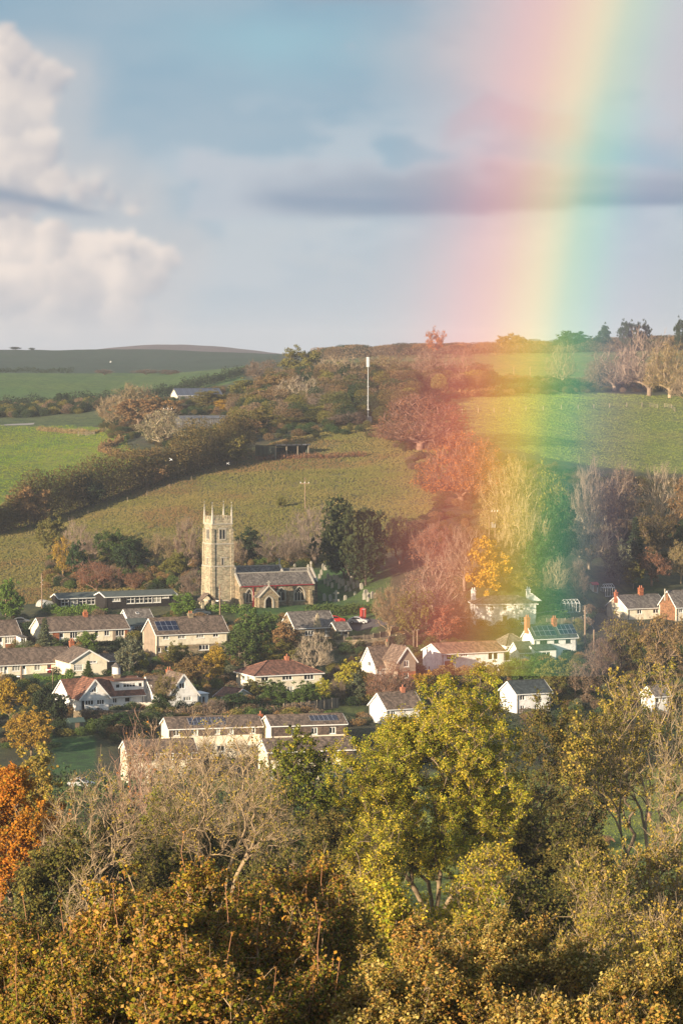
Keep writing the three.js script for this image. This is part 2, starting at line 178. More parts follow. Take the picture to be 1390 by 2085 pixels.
// ---------------------------------------------------------------- buildings as they stand in the view: front wall from x0 to x1, its foot yb, eaves ye, ridge yr, distance d
const Y0 = 25;
const BUILDINGS = [
  { name: 'village_hall', label: 'long black timber hall with dark green felt roof and white window strips beside the church', category: 'hall', blocks: [
    { x0: 122, x1: 211, yb: 1236, ye: 1217, yr: 1208, d: 652, D: 4.7, wall: 'board', roof: 'felt', win: [[134, 1226, 15, 14, 6], [151.5, 1226, 15, 14, 6], [169, 1226, 15, 14, 6], [186, 1225, 15, 13, 6]], doors: [[200, 1227.5, 8, 17, 'frame']] },
    { x0: 217, x1: 357, yb: 1236, ye: 1213, yr: 1203.5, d: 650, D: 6.2, wall: 'board', roof: 'felt', win: [[239, 1219, 16, 7, 3], [267.5, 1221, 16, 14, 6], [285, 1221, 16, 14, 6], [302, 1221, 16, 14, 6], [319, 1221, 16, 14, 6], [336, 1216.5, 14, 6, 2]], doors: [[349, 1225, 8, 20, 'frameDark']] }] },
  { name: 'bungalow', label: 'brown roofed bungalow with one tall brick chimney and red brick end panels behind a spruce', category: 'house', blocks: [
    { x0: 92, x1: 260, yb: 1307, ye: 1282, yr: 1256, d: 615, D: 8, wall: 'cream', roof: 'brownTile', win: [[152, 1292, 15, 14, 3], [197, 1290, 7, 14, 1], [217, 1290, 10, 13, 2], [243, 1291, 17, 14, 3]], doors: [[128, 1296, 9, 20, 'plastic']], panels: [[117, 1282.5, 13, 24, 'brick'], [231, 1282.5, 6, 24, 'taupe'], [256, 1282.5, 8, 24, 'brick']], chim: [[171, 1246, 9, 'brick']] }] },
  { name: 'cottage', label: 'small grey slate cottage with pale blue wall squeezed between two bungalow roofs', category: 'house', blocks: [
    { x0: 262, x1: 310, yb: 1277, ye: 1259, yr: 1241, d: 634, D: 5, wall: 'paleBlue', roof: 'slate', sky: [[279, 1250, 6, 6]] },
    { x0: 262, x1: 303, yb: 1291, ye: 1273, yr: 1260, d: 630, D: 3.2, kind: 'lean', wall: 'paleBlue', roof: 'felt', win: [[284, 1281.5, 19, 11, 4]] }] },
  { name: 'semi_detached_house', label: 'cream rendered pair of houses with brown tiled roof and eight solar panels', category: 'house', blocks: [
    { x0: 320, x1: 463, yb: 1334, ye: 1288, yr: 1257, d: 600, D: 7.5, wall: 'cream', side: 'taupe', roof: 'brownTile', win: [[340, 1295, 12, 9, 2], [371, 1295, 15, 9, 2], [408, 1295, 15, 9, 3], [439, 1294.5, 11, 9, 2], [327, 1320, 5, 9, 1], [415, 1319, 20, 11, 3]], doors: [[341, 1322, 8, 20, 'frame']], panels: [[391.5, 1312, 143, 22, 'stoneDark']], chim: [[386, 1248, 10, 'stoneDark']], solar: [[319, 1265, 42, 19, 4, 2]] }] },
  { name: 'bungalow', label: 'brown roofed bungalow end with bay porch and glazed conservatory cut by the picture edge', category: 'house', blocks: [
    { x0: -30, x1: 41, yb: 1322, ye: 1293, yr: 1265, d: 603, D: 7, wall: 'brick', roof: 'brownTile', win: [[20, 1304, 19, 13, 4]], doors: [[2, 1308, 9, 24, 'frame']], panels: [[4, 1293.5, 14, 28, 'cream']] },
    { x0: 43, x1: 54, yb: 1318, ye: 1298, yr: 1294, d: 601, D: 3, kind: 'lean', wall: 'frame', roof: 'slate', win: [[48.5, 1306, 9, 14, 2]] }] },
  { name: 'bungalow', label: 'long cream bungalow row with brown roof, maroon door and front gable', category: 'house', blocks: [
    { x0: -40, x1: 146, yb: 1374, ye: 1351, yr: 1322, d: 566, D: 8, wall: 'cream', roof: 'brownTile', win: [[4, 1359, 12, 14, 2], [35, 1359, 16, 13, 3], [76, 1359, 12, 14, 2], [125, 1359, 18, 14, 4]], doors: [[99, 1363, 8, 20, 'redDark'], [15, 1363, 7, 20, 'plastic'], [50, 1363, 8, 20, 'frame']], chim: [[139, 1309, 9, 'brick']] },
    { x0: 146, x1: 217, yb: 1374, ye: 1347, yr: 1324, d: 562, D: 9, kind: 'front', wall: 'cream', roof: 'brownTile', win: [[161, 1358, 17, 13, 4], [190, 1348, 14, 5, 2]] },
    { x0: 214, x1: 239, yb: 1370, ye: 1345, yr: 1333, d: 572, D: 5, wall: 'taupe', roof: 'brownTile' }] },
  { name: 'chalet_house', label: 'large white house with steep brown gables, long dormer and white roof cupola', category: 'house', yaw: 27, blocks: [
    { x0: 146, x1: 292, yb: 1447, ye: 1417, yr: 1382, d: 532, D: 8, wall: 'white', roof: 'redTile', win: [[234, 1427, 9, 11, 2]], doors: [[259, 1432, 12, 22, 'frame']], lwin: [[128, 1412, 5, 8, 1]], dormer: [[233, 290, 1388, 1407, [[239, 1398, 9, 9, 1], [262, 1397.5, 25, 9, 4], [284, 1398, 8, 9, 1]]]] },
    { x0: 166, x1: 221, yb: 1449, ye: 1420, yr: 1384, d: 527, D: 6, kind: 'front', wall: 'white', roof: 'redTile', win: [[190, 1403, 15, 13, 3], [183, 1430, 17, 11, 3], [205, 1430, 15, 11, 3]], doors: [[170.5, 1436, 6, 22, 'frameDark']] },
    { x0: 312, x1: 352, yb: 1442, ye: 1410, yr: 1378, d: 536, D: 6, wall: 'white', roof: 'brownTile', lwin: [[302, 1397, 8, 9, 2]], chim: [[342, 1364, 10, 'brick']] },
    { x0: 345, x1: 402, yb: 1444, ye: 1414, yr: 1373, d: 532, D: 7, kind: 'front', wall: 'white', roof: 'brownTile', win: [[382, 1423, 16, 9, 3], [371, 1396, 12, 12, 2]] },
    { x0: 403, x1: 424, yb: 1438, ye: 1413, yr: 1412, d: 536, D: 4, kind: 'flat', wall: 'white', roof: 'frame', win: [[408, 1425, 6, 15, 1], [415, 1425, 6, 15, 1]] }] },
  { name: 'villa', label: 'cream two storey house with a hipped red brown tile roof and round bush before it', category: 'house', blocks: [
    { x0: 520, x1: 655, yb: 1412, ye: 1372, yr: 1344, d: 556, D: 9.2, kind: 'hip', wall: 'cream', roof: 'redTile', win: [[540, 1379, 15, 12, 2], [585, 1378.5, 20, 12, 3], [629, 1379, 20, 14, 3], [574, 1401, 10, 9, 2], [591, 1403.5, 11, 12, 2], [640, 1402, 14, 11, 2]], lwin: [[494, 1378, 6, 11, 2], [504, 1378, 6, 11, 2]], chim: [[583, 1337, 8, 'pot']] }] },
  { name: 'garage', label: 'small cream garage with red brown pitched roof and white gable boards', category: 'garage', yaw: -38, blocks: [
    { x0: 437, x1: 474, yb: 1430, ye: 1419, yr: 1402.5, d: 541, D: 5.6, wall: 'cream', roof: 'redTile' }] },
  { name: 'old_schoolhouse', label: 'old stone schoolhouse with slate roof and a stepped stone gablet below the church', category: 'house', blocks: [
    { x0: 600, x1: 683, yb: 1301, ye: 1276, yr: 1246, d: 612, D: 7, wall: 'stoneDark', roof: 'slate', win: [[664, 1282, 6, 8, 2], [672, 1282, 6, 8, 2], [664, 1292, 6, 9, 2], [672, 1292, 6, 9, 2], [630, 1288, 18, 10, 3]], gablet: [645, 1252, 15] },
    { x0: 685, x1: 712, yb: 1304, ye: 1282, yr: 1268, d: 611, D: 4, wall: 'stoneDark', roof: 'slate', win: [[692, 1288, 8, 8, 1]], doors: [[704.5, 1293, 11, 21, 'cream']] }] },
  { name: 'gabled_house', label: 'house with white side gable, grey brown front gable and white bargeboards', category: 'house', blocks: [
    { x0: 765, x1: 838, yb: 1386, ye: 1357, yr: 1317, d: 562, D: 7, wall: 'white', roof: 'brownTile', lwin: [[751, 1350, 7, 10, 2]], chim: [[788, 1306, 5, 'stoneDark']] },
    { x0: 809, x1: 846, yb: 1386, ye: 1345, yr: 1318, d: 557, D: 6.5, kind: 'front', wall: 'taupe', roof: 'brownTile', win: [[827, 1351, 10, 13, 2], [826, 1375, 11, 11, 2]], panels: [[827.5, 1367, 37, 18, 'brick']] }] },
  { name: 'long_white_house', label: 'long low white house with orange brown tile roof, balcony and red porch panel', category: 'house', blocks: [
    { x0: 897, x1: 1029, yb: 1367, ye: 1328, yr: 1309, d: 571, D: 8.2, wall: 'white', roof: 'orangeTile', win: [[914, 1335, 14, 12, 3], [944, 1332.5, 15, 7, 3], [999, 1337, 10, 16, 1], [1010, 1337, 10, 16, 1]], panels: [[912, 1343, 17, 13, 'brick']], lwin: [[873, 1358, 3, 8, 1]] }] },
  { name: 'georgian_house', label: 'white Georgian house with hipped grey roof, sash windows and two white end chimneys', category: 'house', yaw: 6, blocks: [
    { x0: 966, x1: 1091, yb: 1272, ye: 1228.5, yr: 1212.5, d: 622, D: 7, kind: 'hip', wall: 'white', roof: 'slateWarm', winMat: 'frame', win: [[1000, 1238, 8, 12, 6], [1027, 1238, 8, 12, 6], [1062, 1238, 8, 12, 6], [1061.5, 1262, 13, 12, 6], [1003, 1263, 6, 12, 4]], doors: [[1027, 1263, 9, 16, 'sheet']], chim: [[964, 1200, 9, 'white'], [1077, 1199, 8, 'white']] }] },
  { name: 'solar_house', label: 'white house with slate roof carrying two solar arrays between brick chimneys', category: 'house', blocks: [
    { x0: 1084, x1: 1175, yb: 1337, ye: 1297.5, yr: 1274, d: 590, D: 4.8, wall: 'white', roof: 'greenSlate', win: [[1105, 1304.5, 16, 12, 3], [1132, 1304, 10, 11, 2], [1157, 1304.5, 11, 12, 2], [1154, 1330, 17, 12, 2]], winMat: 'frameDark', chim: [[1072, 1254, 9, 'pot'], [1129, 1258, 9, 'brick']], solar: [[1084, 1276, 44, 20, 4, 2], [1136, 1275.5, 36, 19, 4, 2]] },
    { x0: 1088, x1: 1132, yb: 1345, ye: 1323, yr: 1313, d: 586, D: 2.5, kind: 'lean', wall: 'white', roof: 'greenSlate', win: [[1112, 1333, 18, 12, 2]] },
    { x0: 1055, x1: 1086, yb: 1346, ye: 1327, yr: 1308.5, d: 586, D: 4, wall: 'white', roof: 'greenSlate', win: [[1062, 1337, 4, 5, 1]] },
    { x0: 1030, x1: 1075, yb: 1338, ye: 1313, yr: 1290, d: 600, D: 6, kind: 'hip', wall: 'white', roof: 'slateWarm', win: [[1035, 1322, 6, 14, 2]] }] },
  { name: 'cottage', label: 'plain white cottage with dark green slate roof just above the big ash tree', category: 'house', blocks: [
    { x0: 1049, x1: 1122, yb: 1450, ye: 1410, yr: 1387, d: 521, D: 6.2, wall: 'white', roof: 'greenSlate', win: [[1062, 1418, 11, 13, 2], [1089.5, 1418, 6, 13, 1], [1062, 1440, 9, 11, 2], [1092, 1440, 9, 11, 2]], chim: [[1082, 1396, 2, 'frame']] }] },
  { name: 'stone_cottage', label: 'slate roofed cottage with cream end gable and brick ridge chimney behind olive trees', category: 'house', blocks: [
    { x0: 1274, x1: 1360, yb: 1262, ye: 1237, yr: 1211.5, d: 642, D: 9, wall: 'cream', roof: 'slateWarm', win: [[1300, 1245, 10, 9, 2], [1335, 1245, 12, 9, 2]], chim: [[1307, 1196, 9, 'brick'], [1254, 1203, 6, 'brick']] }] },
  { name: 'brick_cottage', label: 'slate roofed cottage with orange brick gable at the edge of the picture', category: 'house', blocks: [
    { x0: 1373, x1: 1440, yb: 1262, ye: 1234, yr: 1202.5, d: 638, D: 7, wall: 'cream', side: 'brickPale', roof: 'slate', win: [[1384, 1241, 8, 11, 2]], chim: [[1349, 1196, 3, 'dressed']] }] },
  { name: 'cottage', label: 'white gabled cottage with brown roof half hidden by the ash crown', category: 'house', blocks: [
    { x0: 786, x1: 860, yb: 1475, ye: 1441, yr: 1411, d: 514, D: 7, wall: 'white', roof: 'brownTile', win: [[800, 1452, 9, 11, 2]], chim: [[820, 1400, 8, 'pot']] }] },
  { name: 'terrace_house', label: 'upper terrace with tile hung front, white windows and a row of roof solar panels', category: 'terrace', yaw: 14, blocks: [
    { x0: 345, x1: 533, yb: 1545, ye: 1480.5, yr: 1461, d: 487, D: 7, wall: 'cream', roof: 'brownTile', win: [[360, 1489, 13, 13, 2], [397, 1489, 13, 13, 2], [443, 1488.5, 10, 12, 2], [469.5, 1488.5, 12, 14, 2], [514, 1488.5, 12, 14, 2], [372, 1524, 16, 13, 2], [450, 1524, 16, 13, 2], [510, 1524, 16, 13, 2]], panels: [[439, 1481, 188, 16, 'tileHung']], chim: [[529, 1457, 9, 'brick']], solar: [[383, 1464, 74, 14, 8, 2]] }] },
  { name: 'terrace_house', label: 'end terrace with tile hung front and one row of solar panels beside the ash crown', category: 'terrace', yaw: 14, blocks: [
    { x0: 552, x1: 705, yb: 1545, ye: 1475, yr: 1457, d: 487, D: 7, wall: 'cream', roof: 'brownTile', win: [[677, 1488, 13, 14, 2], [640, 1488, 12, 14, 2], [600, 1488, 12, 14, 2], [675, 1524, 16, 13, 2]], panels: [[628.5, 1475.5, 153, 21, 'tileHung']], solar: [[630, 1461, 56, 10, 6, 1]] }] },
  { name: 'terrace_house', label: 'lower terrace with cream walls and brown tile hung upper floor behind bare branches', category: 'terrace', yaw: 14, blocks: [
    { x0: 262, x1: 400, yb: 1596, ye: 1532, yr: 1509, d: 456, D: 7, wall: 'cream', roof: 'brownTile', win: [[275, 1540, 12, 13, 2], [320, 1540, 12, 13, 2], [347, 1540, 13, 13, 2], [385, 1540, 12, 13, 2], [290, 1575, 16, 14, 2], [340, 1575, 16, 14, 2]], panels: [[331, 1532.5, 138, 16, 'tileHung']] }] },
  { name: 'terrace_house', label: 'lower terrace end with cream walls and an orange tiled porch under green branches', category: 'terrace', yaw: 14, blocks: [
    { x0: 545, x1: 722, yb: 1598, ye: 1527, yr: 1505, d: 456, D: 7, wall: 'cream', roof: 'brownTile', win: [[682, 1537, 13, 14, 2], [640, 1537, 12, 14, 2], [590, 1537, 12, 14, 2], [681, 1575, 18, 16, 3]], panels: [[633, 1527.5, 177, 17, 'tileHung']] },
    { x0: 650, x1: 671, yb: 1596, ye: 1566, yr: 1556, d: 453, D: 2, kind: 'lean', wall: 'cream', roof: 'orangeTile' }] },
  { name: 'white_house', label: 'white rendered house glimpsed through bare branches of the tall trees', category: 'house', blocks: [
    { x0: 1330, x1: 1362, yb: 1455, ye: 1416, yr: 1398, d: 518, D: 4.5, wall: 'white', roof: 'slate', win: [[1337, 1425, 8, 9, 2], [1352, 1425, 8, 9, 2]] }] },
  { name: 'farm_barn', label: 'farm barn with pale gable end and blue grey sheet roof on the hill', category: 'barn', yaw: 20, blocks: [
    { x0: 363, x1: 452, yb: 818, ye: 805, yr: 790, d: 1080, D: 9, wall: 'sheetGrey', side: 'cream', roof: 'solarRoof' }] },
  { name: 'farm_shed', label: 'low grey sheet metal shed behind the power pole on the hill', category: 'shed', yaw: 16, blocks: [
    { x0: 369, x1: 468, yb: 879, ye: 852, yr: 846, d: 950, D: 8, wall: 'sheetGrey', roof: 'sheetGrey' }] },
];
M.solarRoof = mat(0.12, 0.15, 0.22, { roughness: 0.35, map: paleMap });
const CHURCH = { x: 431, y: 1236, d: 640, yaw: 25 * Math.PI / 180 };
const PADS = [];
for (const b of BUILDINGS) for (const k of b.blocks) {
  const yaw = (k.yaw ?? b.yaw ?? Y0) * Math.PI / 180, p = at((k.x0 + k.x1) / 2, k.yb, k.d), w = (k.x1 - k.x0) * k.d / F / Math.cos(yaw);
  Object.assign(k, { rad: yaw, p, w });
  PADS.push([p.x - Math.sin(yaw) * k.D / 2, p.z - Math.cos(yaw) * k.D / 2, Math.max(w, k.D) * 0.5, p.y]);
}
{ const c = at(CHURCH.x, CHURCH.y, CHURCH.d); CHURCH.p = c; for (const [lx, lz] of [[2, -2], [10, 0], [18, 0], [25, -4]]) PADS.push([c.x + lx * Math.cos(CHURCH.yaw) + lz * Math.sin(CHURCH.yaw), c.z - lx * Math.sin(CHURCH.yaw) + lz * Math.cos(CHURCH.yaw), 5, c.y]); }

// ---------------------------------------------------------------- the lie of the land: heights under the eye by distance, in five directions
const DS = [3, 30, 80, 140, 200, 270, 340, 400, 470, 520, 570, 610, 650, 700, 750, 800, 850, 900, 1000, 1100, 1250, 1450, 1700, 2000, 2300, 2700, 3300, 8000];
const near = [-2, -14, -22, -31, -40, -55, -67, -69, -66.8];
const LAND = [
  [0, [...near, -64, -61.5, -59.5, -57, -53, -48, -43, -36.6, -32.5, -27, -22, -20, -9, -8, -1, 6.6, -6, -20, -60]],
  [350, [...near, -64, -62, -60, -55.5, -50.5, -44, -37.5, -31.5, -27, -22, -15.5, -17, -9.5, -7.5, -1, 6.6, -6, -20, -60]],
  [695, [...near, -63.7, -62.5, -58.5, -53.5, -48.3, -42, -35, -29, -22, -14, -9, -6, -2, 1, 3.5, 0, -8, -20, -60]],
  [1000, [...near, -64, -61.5, -57.5, -49, -44, -39, -33, -27.5, -22.5, -14, -10, -7, -1, 4.5, 3, -2, -10, -20, -60]],
  [1390, [...near, -63.5, -61.5, -60, -56.5, -50, -44, -39, -34, -29, -19, -13.5, -8, 0, 7, 6, 0, -8, -20, -60]],
];
function hermite(xs, ys, x) {
  const n = xs.length; if (x <= xs[0]) return ys[0]; if (x >= xs[n - 1]) return ys[n - 1];
  let i = 0; while (xs[i + 1] < x) i++;
  const s = (k) => (k <= 0 || k >= n - 1 ? 0 : 0.5 * ((ys[k + 1] - ys[k]) / (xs[k + 1] - xs[k]) + (ys[k] - ys[k - 1]) / (xs[k] - xs[k - 1])));
  const h = xs[i + 1] - xs[i], t = (x - xs[i]) / h, t2 = t * t, t3 = t2 * t;
  return (2 * t3 - 3 * t2 + 1) * ys[i] + (t3 - 2 * t2 + t) * h * s(i) + (-2 * t3 + 3 * t2) * ys[i + 1] + (t3 - t2) * h * s(i + 1);
}
const LU = LAND.map((l) => l[0]);
function ground(x, z) {
  const d = Math.max(3, -z), u = CX + F * x / d;
  let h = hermite(LU, LAND.map((l) => hermite(DS, l[1], d)), u);
  const moor = 33 * Math.exp(-(((x + 225) / 215) ** 2) - ((d - 3700) / 420) ** 2) * (d > 2500 ? 1 : 0) + (d > 2500 ? 14 * Math.exp(-(((x + 150) / 420) ** 2) - ((d - 3900) / 400) ** 2) : 0);
  h += moor + EYE + (fbm(x / 38, 1, z / 38, 3) - 0.5) * 2.2 * smooth(60, 200, d) + (d < 2400 ? (fbm(x / 7, 5, z / 7, 2) - 0.5) * 0.5 * smooth(640, 720, d) : 0);
  let wm = 0, ws = 0, hs = 0;
  for (const [px, pz, r, y] of PADS) { const q = Math.hypot(px - x, pz - z); if (q < r + 11) { const w = 1 - smooth(r, r + 11, q); wm = Math.max(wm, w); ws += w * w; hs += w * w * y; } }
  return ws > 0 ? h * (1 - wm) + wm * hs / ws : h;
}
function hit(px, py, d0 = 400, d1 = 2600) {                         // where on the ground a place in the view lies, searched outwards
  for (let d = d0; d < d1; d += Math.max(1, d * 0.002)) { const p = at(px, py, d), g = ground(p.x, p.z); if (g >= p.y) return V(p.x, g, p.z); }
  const p = at(px, py, d1); p.y = ground(p.x, p.z); return p;
}
const onGround = (px, d, lift = 0) => { const x = (px - CX) / F * d; return V(x, ground(x, -d) + lift, -d); };
const inside = (poly, x, y) => { let c = false; for (let i = 0, j = poly.length - 1; i < poly.length; j = i++) { const [xi, yi] = poly[i], [xj, yj] = poly[j]; if ((yi > y) !== (yj > y) && x < (xj - xi) * (y - yi) / (yj - yi) + xi) c = !c; } return c; };
// fields: name, corners [bearing, distance], ground colours
const FIELDS = [
  ['moor_hill', [[-9000, 2520], [9000, 2520], [9000, 9000], [-9000, 9000]], [0.115, 0.07, 0.085], [0.135, 0.085, 0.09]],
  ['far_field', [[-9000, 1640], [560, 1640], [600, 2520], [-9000, 2520]], [0.012, 0.055, 0.03], [0.016, 0.06, 0.03]],  // green crop, its colour darkened to stand in for cloud shadow
  ['strip_field', [[-9000, 1190], [-100, 1190], [495, 1330], [495, 1640], [-9000, 1640]], [0.07, 0.17, 0.022], [0.10, 0.18, 0.026]],
  ['hollow_field', [[-9000, 1060], [-400, 1060], [200, 1020], [330, 1100], [300, 1200], [-9000, 1200]], [0.07, 0.12, 0.03], [0.10, 0.13, 0.035]],
  ['left_pasture', [[-400, 760], [40, 772], [200, 805], [330, 830], [300, 880], [262, 905], [255, 1000], [150, 1030], [-400, 1090]], [0.13, 0.24, 0.02], [0.22, 0.25, 0.025]],
  ['ridge_field', [[700, 1130], [1390, 1200], [1900, 1200], [1900, 1680], [640, 1680]], [0.19, 0.22, 0.04], [0.26, 0.23, 0.06]],
  ['hill_pasture', [[880, 880], [1120, 850], [1420, 850], [1900, 900], [1900, 1130], [1200, 1090], [880, 1000]], [0.19, 0.26, 0.055], [0.26, 0.275, 0.075]],
  ['rough_hillside', [[-400, 655], [-100, 662], [330, 664], [560, 690], [800, 700], [890, 760], [920, 850], [860, 900], [690, 915], [480, 860], [250, 850], [-20, 800], [-400, 740]], [0.215, 0.175, 0.062], [0.155, 0.158, 0.044]],
  ['churchyard_lawn', [[420, 640], [520, 628], [770, 618], [800, 660], [760, 690], [560, 690], [420, 660]], [0.045, 0.13, 0.02], [0.07, 0.15, 0.025]],
  ['meadow', [[-2000, 330], [3000, 330], [3000, 462], [1100, 468], [-2000, 440]], [0.19, 0.25, 0.04], [0.24, 0.26, 0.05]],
  ['garden_bank', [[600, 519], [745, 519], [745, 530], [600, 528]], [0.09, 0.14, 0.025], [0.12, 0.15, 0.03]],
  ['garden_lawn', [[40, 552], [215, 552], [215, 560], [40, 560]], [0.07, 0.14, 0.02], [0.1, 0.15, 0.025]],
  ['garden_lawn', [[100, 466], [185, 466], [188, 500], [105, 500]], [0.03, 0.11, 0.02], [0.04, 0.12, 0.025]],
];
{
  const us = []; for (let u = -460; u <= 1850; u += 9) us.push(u);
  for (let k = 1, s = 14; k < 26; k++) { s *= 1.24; us.push(us[us.length - 1] + s); us.unshift(us[0] - s); }
  const ds = [3]; while (ds[ds.length - 1] < 8000) ds.push(ds[ds.length - 1] * 1.0095 + 0.25);
  const nu = us.length, pos = new Float32Array(nu * ds.length * 3), col = new Float32Array(nu * ds.length * 3), uv = new Float32Array(nu * ds.length * 2), reg = new Int16Array(nu * ds.length);
  for (let j = 0, n = 0; j < ds.length; j++) for (let i = 0; i < nu; i++, n++) {
    const d = ds[j], u = us[i], x = (u - CX) / F * d, z = -d;
    pos.set([x, ground(x, z), z], n * 3); uv.set([x, z], n * 2);
    let r = -1; const wob = (fbm(x / 30, 3, z / 30, 3) - 0.5); 
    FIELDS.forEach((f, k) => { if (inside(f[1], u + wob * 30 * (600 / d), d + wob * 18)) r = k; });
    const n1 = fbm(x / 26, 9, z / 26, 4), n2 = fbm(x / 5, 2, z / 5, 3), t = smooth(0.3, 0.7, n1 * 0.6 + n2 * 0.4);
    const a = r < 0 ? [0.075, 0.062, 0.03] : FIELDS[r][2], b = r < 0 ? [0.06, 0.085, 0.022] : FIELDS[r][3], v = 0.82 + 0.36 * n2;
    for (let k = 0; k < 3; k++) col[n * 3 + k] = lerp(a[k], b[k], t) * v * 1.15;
    reg[n] = r;
  }
  const geo = new THREE.BufferGeometry(), faces = FIELDS.map(() => []).concat([[]]);
  for (let j = 0; j + 1 < ds.length; j++) for (let i = 0; i + 1 < nu; i++) { const a = j * nu + i, r = reg[a], L = faces[r < 0 ? FIELDS.length : r]; L.push(a, a + 1, a + nu, a + 1, a + nu + 1, a + nu); }
  geo.setAttribute('position', new THREE.BufferAttribute(pos, 3)); geo.setAttribute('color', new THREE.BufferAttribute(col, 3)); geo.setAttribute('uv', new THREE.BufferAttribute(uv, 2));
  geo.setIndex(faces.flat()); geo.computeVertexNormals();
  const soil = new THREE.MeshStandardMaterial({ vertexColors: true, roughness: 1, map: grassMap, bumpMap: grassBump, bumpScale: 0.12 });
  faces.forEach((list, k) => {
    if (!list.length) return;
    const seen = new Map(), g = new THREE.BufferGeometry(), idx = list.map((v) => { if (!seen.has(v)) seen.set(v, seen.size); return seen.get(v); }), keys = [...seen.keys()];
    for (const n of ['position', 'normal', 'color', 'uv']) { const s = geo.attributes[n], w = s.itemSize, out = new Float32Array(keys.length * w); keys.forEach((v, q) => { for (let c = 0; c < w; c++) out[q * w + c] = s.array[v * w + c]; }); g.setAttribute(n, new THREE.BufferAttribute(out, w)); }
    g.setIndex(idx);
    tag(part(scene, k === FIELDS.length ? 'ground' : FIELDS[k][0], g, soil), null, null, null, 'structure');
  });
}

// ---------------------------------------------------------------- building the buildings
const T = 0.28;
function rectShape(x0, x1, y0, y1) { return new THREE.Shape([new THREE.Vector2(x0, y0), new THREE.Vector2(x1, y0), new THREE.Vector2(x1, y1), new THREE.Vector2(x0, y1)]); }
function hole(s, x0, x1, y0, y1) { s.holes.push(new THREE.Path([new THREE.Vector2(x0, y0), new THREE.Vector2(x0, y1), new THREE.Vector2(x1, y1), new THREE.Vector2(x1, y0)])); }
const slab = (shape, depth, segs = 6) => new THREE.ExtrudeGeometry(shape, { depth, bevelEnabled: false, curveSegments: segs });
function windowParts(addPart, x0, x1, y0, y1, n, z, fm, pm, turn) {  // a framed window set into its opening
  const b = Math.min(0.11, (x1 - x0) * 0.12), list = [box(x0, x1, y0, y0 + b, z - 0.16, z - 0.05), box(x0, x1, y1 - b, y1, z - 0.16, z - 0.05), box(x0, x0 + b, y0 + b, y1 - b, z - 0.16, z - 0.05), box(x1 - b, x1, y0 + b, y1 - b, z - 0.16, z - 0.05), box(x0 - 0.06, x1 + 0.06, y0 - 0.09, y0 - 0.003, z - 0.1, z + 0.07)];
  const v = n === 6 ? 1 : n - 1, iw = x1 - x0 - 2 * b;
  for (let k = 1; k <= v; k++) { const x = x0 + b + iw * k / (v + 1); list.push(box(x - b * 0.45, x + b * 0.45, y0 + b, y1 - b, z - 0.155, z - 0.06)); }
  if (n === 6 || n === 4) { const y = y0 + (y1 - y0) * (n === 6 ? 0.58 : 0.68); list.push(box(x0 + b, x1 - b, y - b * 0.4, y + b * 0.4, z - 0.152, z - 0.062)); }
  const f = addPart('window', turn(merge(list)), fm);
  part(f, 'pane', turn(box(x0 + b * 0.5, x1 - b * 0.5, y0 + b * 0.5, y1 - b * 0.5, z - 0.13, z - 0.115)), pm);
}
const same = (g) => g, HASHW = rng(77);
